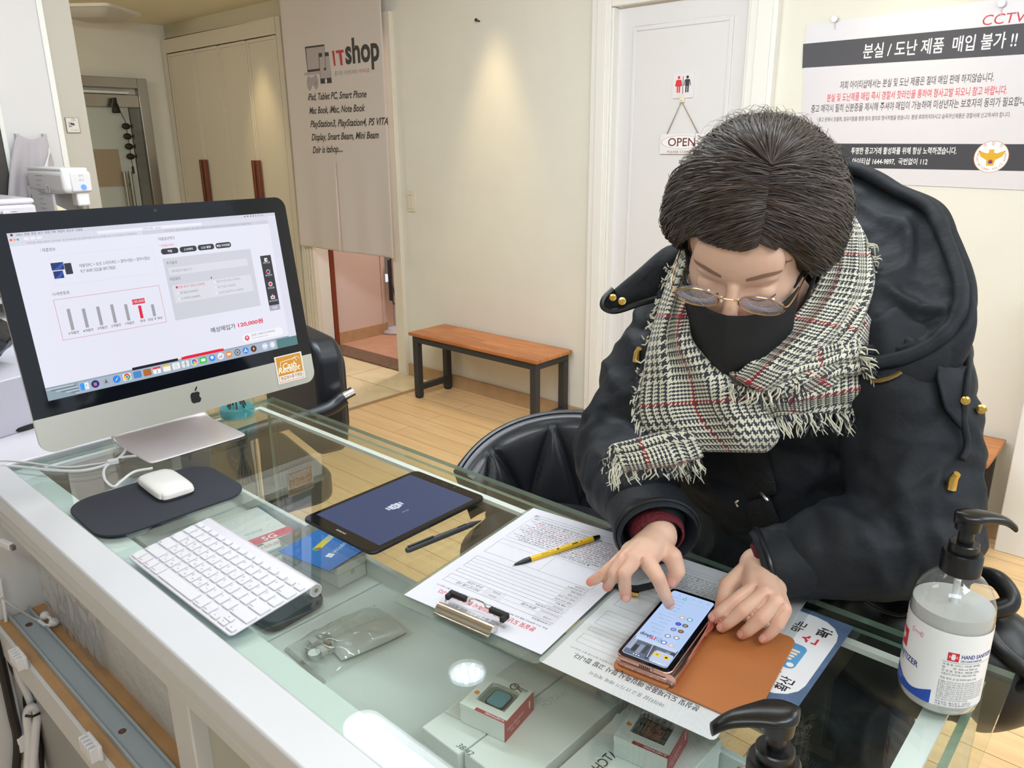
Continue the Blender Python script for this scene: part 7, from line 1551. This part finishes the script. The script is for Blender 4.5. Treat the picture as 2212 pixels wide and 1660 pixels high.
# band from her left ear down to the knot
ribbon('neck_band', [(1822, 455, 1846, 470, .98, .985), (1800, 520, 1872, 520, .955, .965), (1778, 590, 1888, 600, .93, .94), (1744, 650, 1872, 668, .91, .92), (1700, 700, 1845, 730, .895, .905), (1655, 745, 1800, 785, .885, .895), (1618, 785, 1740, 830, .88, .895), (1585, 815, 1680, 865, .885, .905)], folds=((1.5, .009, .3), (3.1, .004, .1)), uo=.4, vo=.02, bulge=.016)
# second fold under it
ribbon('under_fold', [(1850, 640, 1884, 700, .93, .94), (1790, 710, 1862, 770, .905, .915), (1700, 770, 1800, 832, .895, .905), (1620, 812, 1720, 880, .90, .915)], nu=18, folds=((1.6, .006, .0),), uo=.7, vo=.3, bulge=.012)
# end lying to the image right, two layers with fringe
PB_ = ribbon('fringed_end', [(1605, 822, 1655, 905, .905, .93), (1680, 812, 1700, 896, .90, .925), (1745, 795, 1750, 893, .905, .93), (1810, 780, 1812, 893, .915, .94), (1870, 770, 1875, 896, .93, .95)], folds=((1.3, .005, .2), (2.6, .003, .5)), uo=.05, vo=.5, bulge=.010)
PC_ = ribbon('gathered_end', [(1650, 800, 1672, 850, .885, .90), (1720, 770, 1735, 832, .885, .90), (1790, 748, 1798, 818, .89, .905), (1850, 735, 1862, 806, .90, .915)], nu=20, folds=((2.2, .006, .1),), uo=.33, vo=.7, bulge=.012)
fringe('bottom_fringe', [r[-1] for r in PB_][4:], lambda s: img(.1+.25*s, 1), 90, .021, 1)
fringe('side_fringe', PB_[-1], lambda s: img(1, .3), 34, .012, 2); fringe('gathered_fringe', PC_[-1], lambda s: img(1, .55), 46, .022, 3)
fringe('inner_fringe', [at_d(x, y, .885) for x, y in ((1575, 828), (1640, 846), (1700, 838), (1740, 825))], lambda s: img(-.45, 1), 40, .018, 4)
# tail at the lower left, lower end of the panel
PD_ = ribbon('lower_tail', [(1492, 925, 1520, 985, .94, .945), (1440, 932, 1470, 1002, .935, .94), (1380, 948, 1405, 1012, .94, .945), (1322, 962, 1345, 1020, .955, .96)], nu=20, folds=((1.2, .005, .0),), uo=.15, vo=.25, bulge=.014)
fringe('tail_fringe', PD_[-1], lambda s: img(-.6, 1), 46, .022, 5); fringe('tail_edge_fringe', [r[-1] for r in PD_], lambda s: img(-.15, 1), 34, .014, 6)
fringe('panel_fringe', [at_d(x, y, .965) for x, y in ((1432, 980), (1470, 985), (1505, 985))], lambda s: img(.1+.5*s, 1), 42, .026, 7)
fringe('edge_fringe', [r[0] for r in PA_][22:44], lambda s: img(-1, .25), 60, .010, 8); fringe('upper_edge_fringe', [r[0] for r in PA_][4:20], lambda s: img(-1, -.1), 36, .010, 9)
fringe('collar_fringe', [at_d(x, y, .955) for x, y in ((1872, 520), (1886, 570), (1890, 610), (1878, 660), (1862, 705))], lambda s: img(.9, .5), 46, .014, 10)
# ------------------------------------------------------------------ chairs
LEA = mat('black_quilted_leather', (30, 31, 36), .3, bump=.05, bscale=300); CHAIRB = mat('chrome_base', (200, 198, 194), .2, 1)
def bucket_chair(c, a, label):
    t = thing('swivel_chair', label, 'chair', (c[0], c[1], 0), 'low-backed quilted chairs at the counter'); M = frame((c[0], c[1], 0), a)
    ns, nv = 140, 30; P = []; Q = []
    def facet(s, v):
        x = s*5; f = abs((x+v*1.0) % 2-1); g = abs((x-v*1.0) % 2-1); return .022*(1-math.exp(-min(f, g)*7))
    for i in range(nv+1):
        v = i/nv; row = []; r2 = []
        for j in range(ns+1):
            s = -1+2*j/ns; th = PI/2+s*1.75; top = .832-.11*abs(s)**2.6; z = .60+(top-.60)*v; fl_ = .185+.045*v
            rr = fl_-facet(s, v)*math.sin(PI*min(1, v*1.05))**.3; row.append((rr*1.12*math.cos(th), rr*1.05*math.sin(th)+.02, z)); r2.append(((fl_+.038)*1.12*math.cos(th), (fl_+.038)*1.05*math.sin(th)+.02, z+(.0 if i < nv else .0)))
        P.append(row); Q.append(r2)
    rimrow = [[(p[0]*.7+q[0]*.3, p[1]*.7+q[1]*.3, p[2]+.012) for p, q in zip(P[-1], Q[-1])], [(p[0]*.3+q[0]*.7, p[1]*.3+q[1]*.7, p[2]+.012) for p, q in zip(P[-1], Q[-1])]]
    MB(M).grid(P+rimrow+Q[::-1]).build('backrest', LEA, t, smooth=True, angle=180)
    MB(M).tube([((p[0]+q[0])/2, (p[1]+q[1])/2, p[2]+.012) for p, q in zip(P[-1], Q[-1])], .008, 8).build('top_piping', LEA, t, smooth=True)
    MB(M).lathe([(.001, .53), (.19, .53), (.215, .56), (.215, .60), (.19, .625), (.001, .63)], 40).build('seat', LEA, t, smooth=True)
    MB(M).cyl((0, 0, .04), (0, 0, .53), .028, .022, 20).build('post', CHAIRB, t, smooth=True)
    MB(M).lathe([(.001, .0), (.20, .0), (.205, .008), (.05, .03), (.03, .05)], 40).build('base', CHAIRB, t, smooth=True)
    n = 32; MB(M).tube([(.15*math.cos(2*PI*i/n), .15*math.sin(2*PI*i/n), .26) for i in range(n)], .008, 8, closed=True).cyl((-.15, 0, .26), (.15, 0, .26), .006).build('foot_ring', CHAIRB, t, smooth=True)
    return t
bucket_chair((-1.00, 1.25), 0, 'empty low-backed black quilted chair at the counter to the left of the person')
bucket_chair((-.49, 1.40), 0, 'black quilted chair the person sits on')
# office armchair behind the computer
ac = thing('armchair', 'black leather office armchair with chrome arm tips behind the silver computer', 'chair', (-1.95, 1.28, 0)); AM = frame((-2.085, 1.30, 0), math.radians(167.6)); LE2 = mat('black_leather', (28, 31, 38), .35)
def pillow(M, x0, x1, y0, y1, z0, z1, r): return MB(M).prism(rrect(x0, x1, z0, z1, r, 6), y0, y1, M=Matrix(((1, 0, 0, 0), (0, 0, 1, 0), (0, 1, 0, 0), (0, 0, 0, 1))))
pillow(AM, -.26, .25, -.05, .04, .60, .965, .07).build('backrest', LE2, ac, bevel=.022, bseg=4)
pillow(AM, -.235, .225, -.062, -.045, .64, .93, .06).build('back_panel', LE2, ac, bevel=.008, bseg=3)
MB(AM).rbox(-.26, .25, -.0, .48, .46, .55, .07).build('seat', LE2, ac, bevel=.02, bseg=4)
for x in (-.30, .275):
    q = smooth_path([(x, -.02, .80), (x, .04, .775), (x, .22, .76), (x, .36, .74)]); ar = MB(AM).tube(q, .022, 14).build('armrest', LE2, ac, smooth=True)
    MB(AM).cyl((x, -.02, .80), (x, -.05, .81), .019, .019, 18).build('arm_tip', CHR, ar, smooth=True); MB(AM).tube([(x, .25, .75), (x, .25, .52), (x*.8, .25, .50)], .012, 10).build('arm_post', CHR, ar, smooth=True)
MB(AM).cyl((0, .22, .1), (0, .22, .46), .03, .03, 18).build('post', CHR, ac, smooth=True)
for k in range(5):
    a = k*2*PI/5; e = (.28*math.cos(a), .22+.28*math.sin(a)); lg_ = MB(AM).tube([(0, .22, .11), (e[0], e[1], .07)], [.022, .014], 10).build('leg', CHR, ac, smooth=True); MB(AM).cyl((e[0]-.012, e[1], .03), (e[0]+.012, e[1], .03), .03, .03, 16).build('caster', BRASS if False else mat('caster_black', (24, 24, 26), .5), lg_, smooth=True)
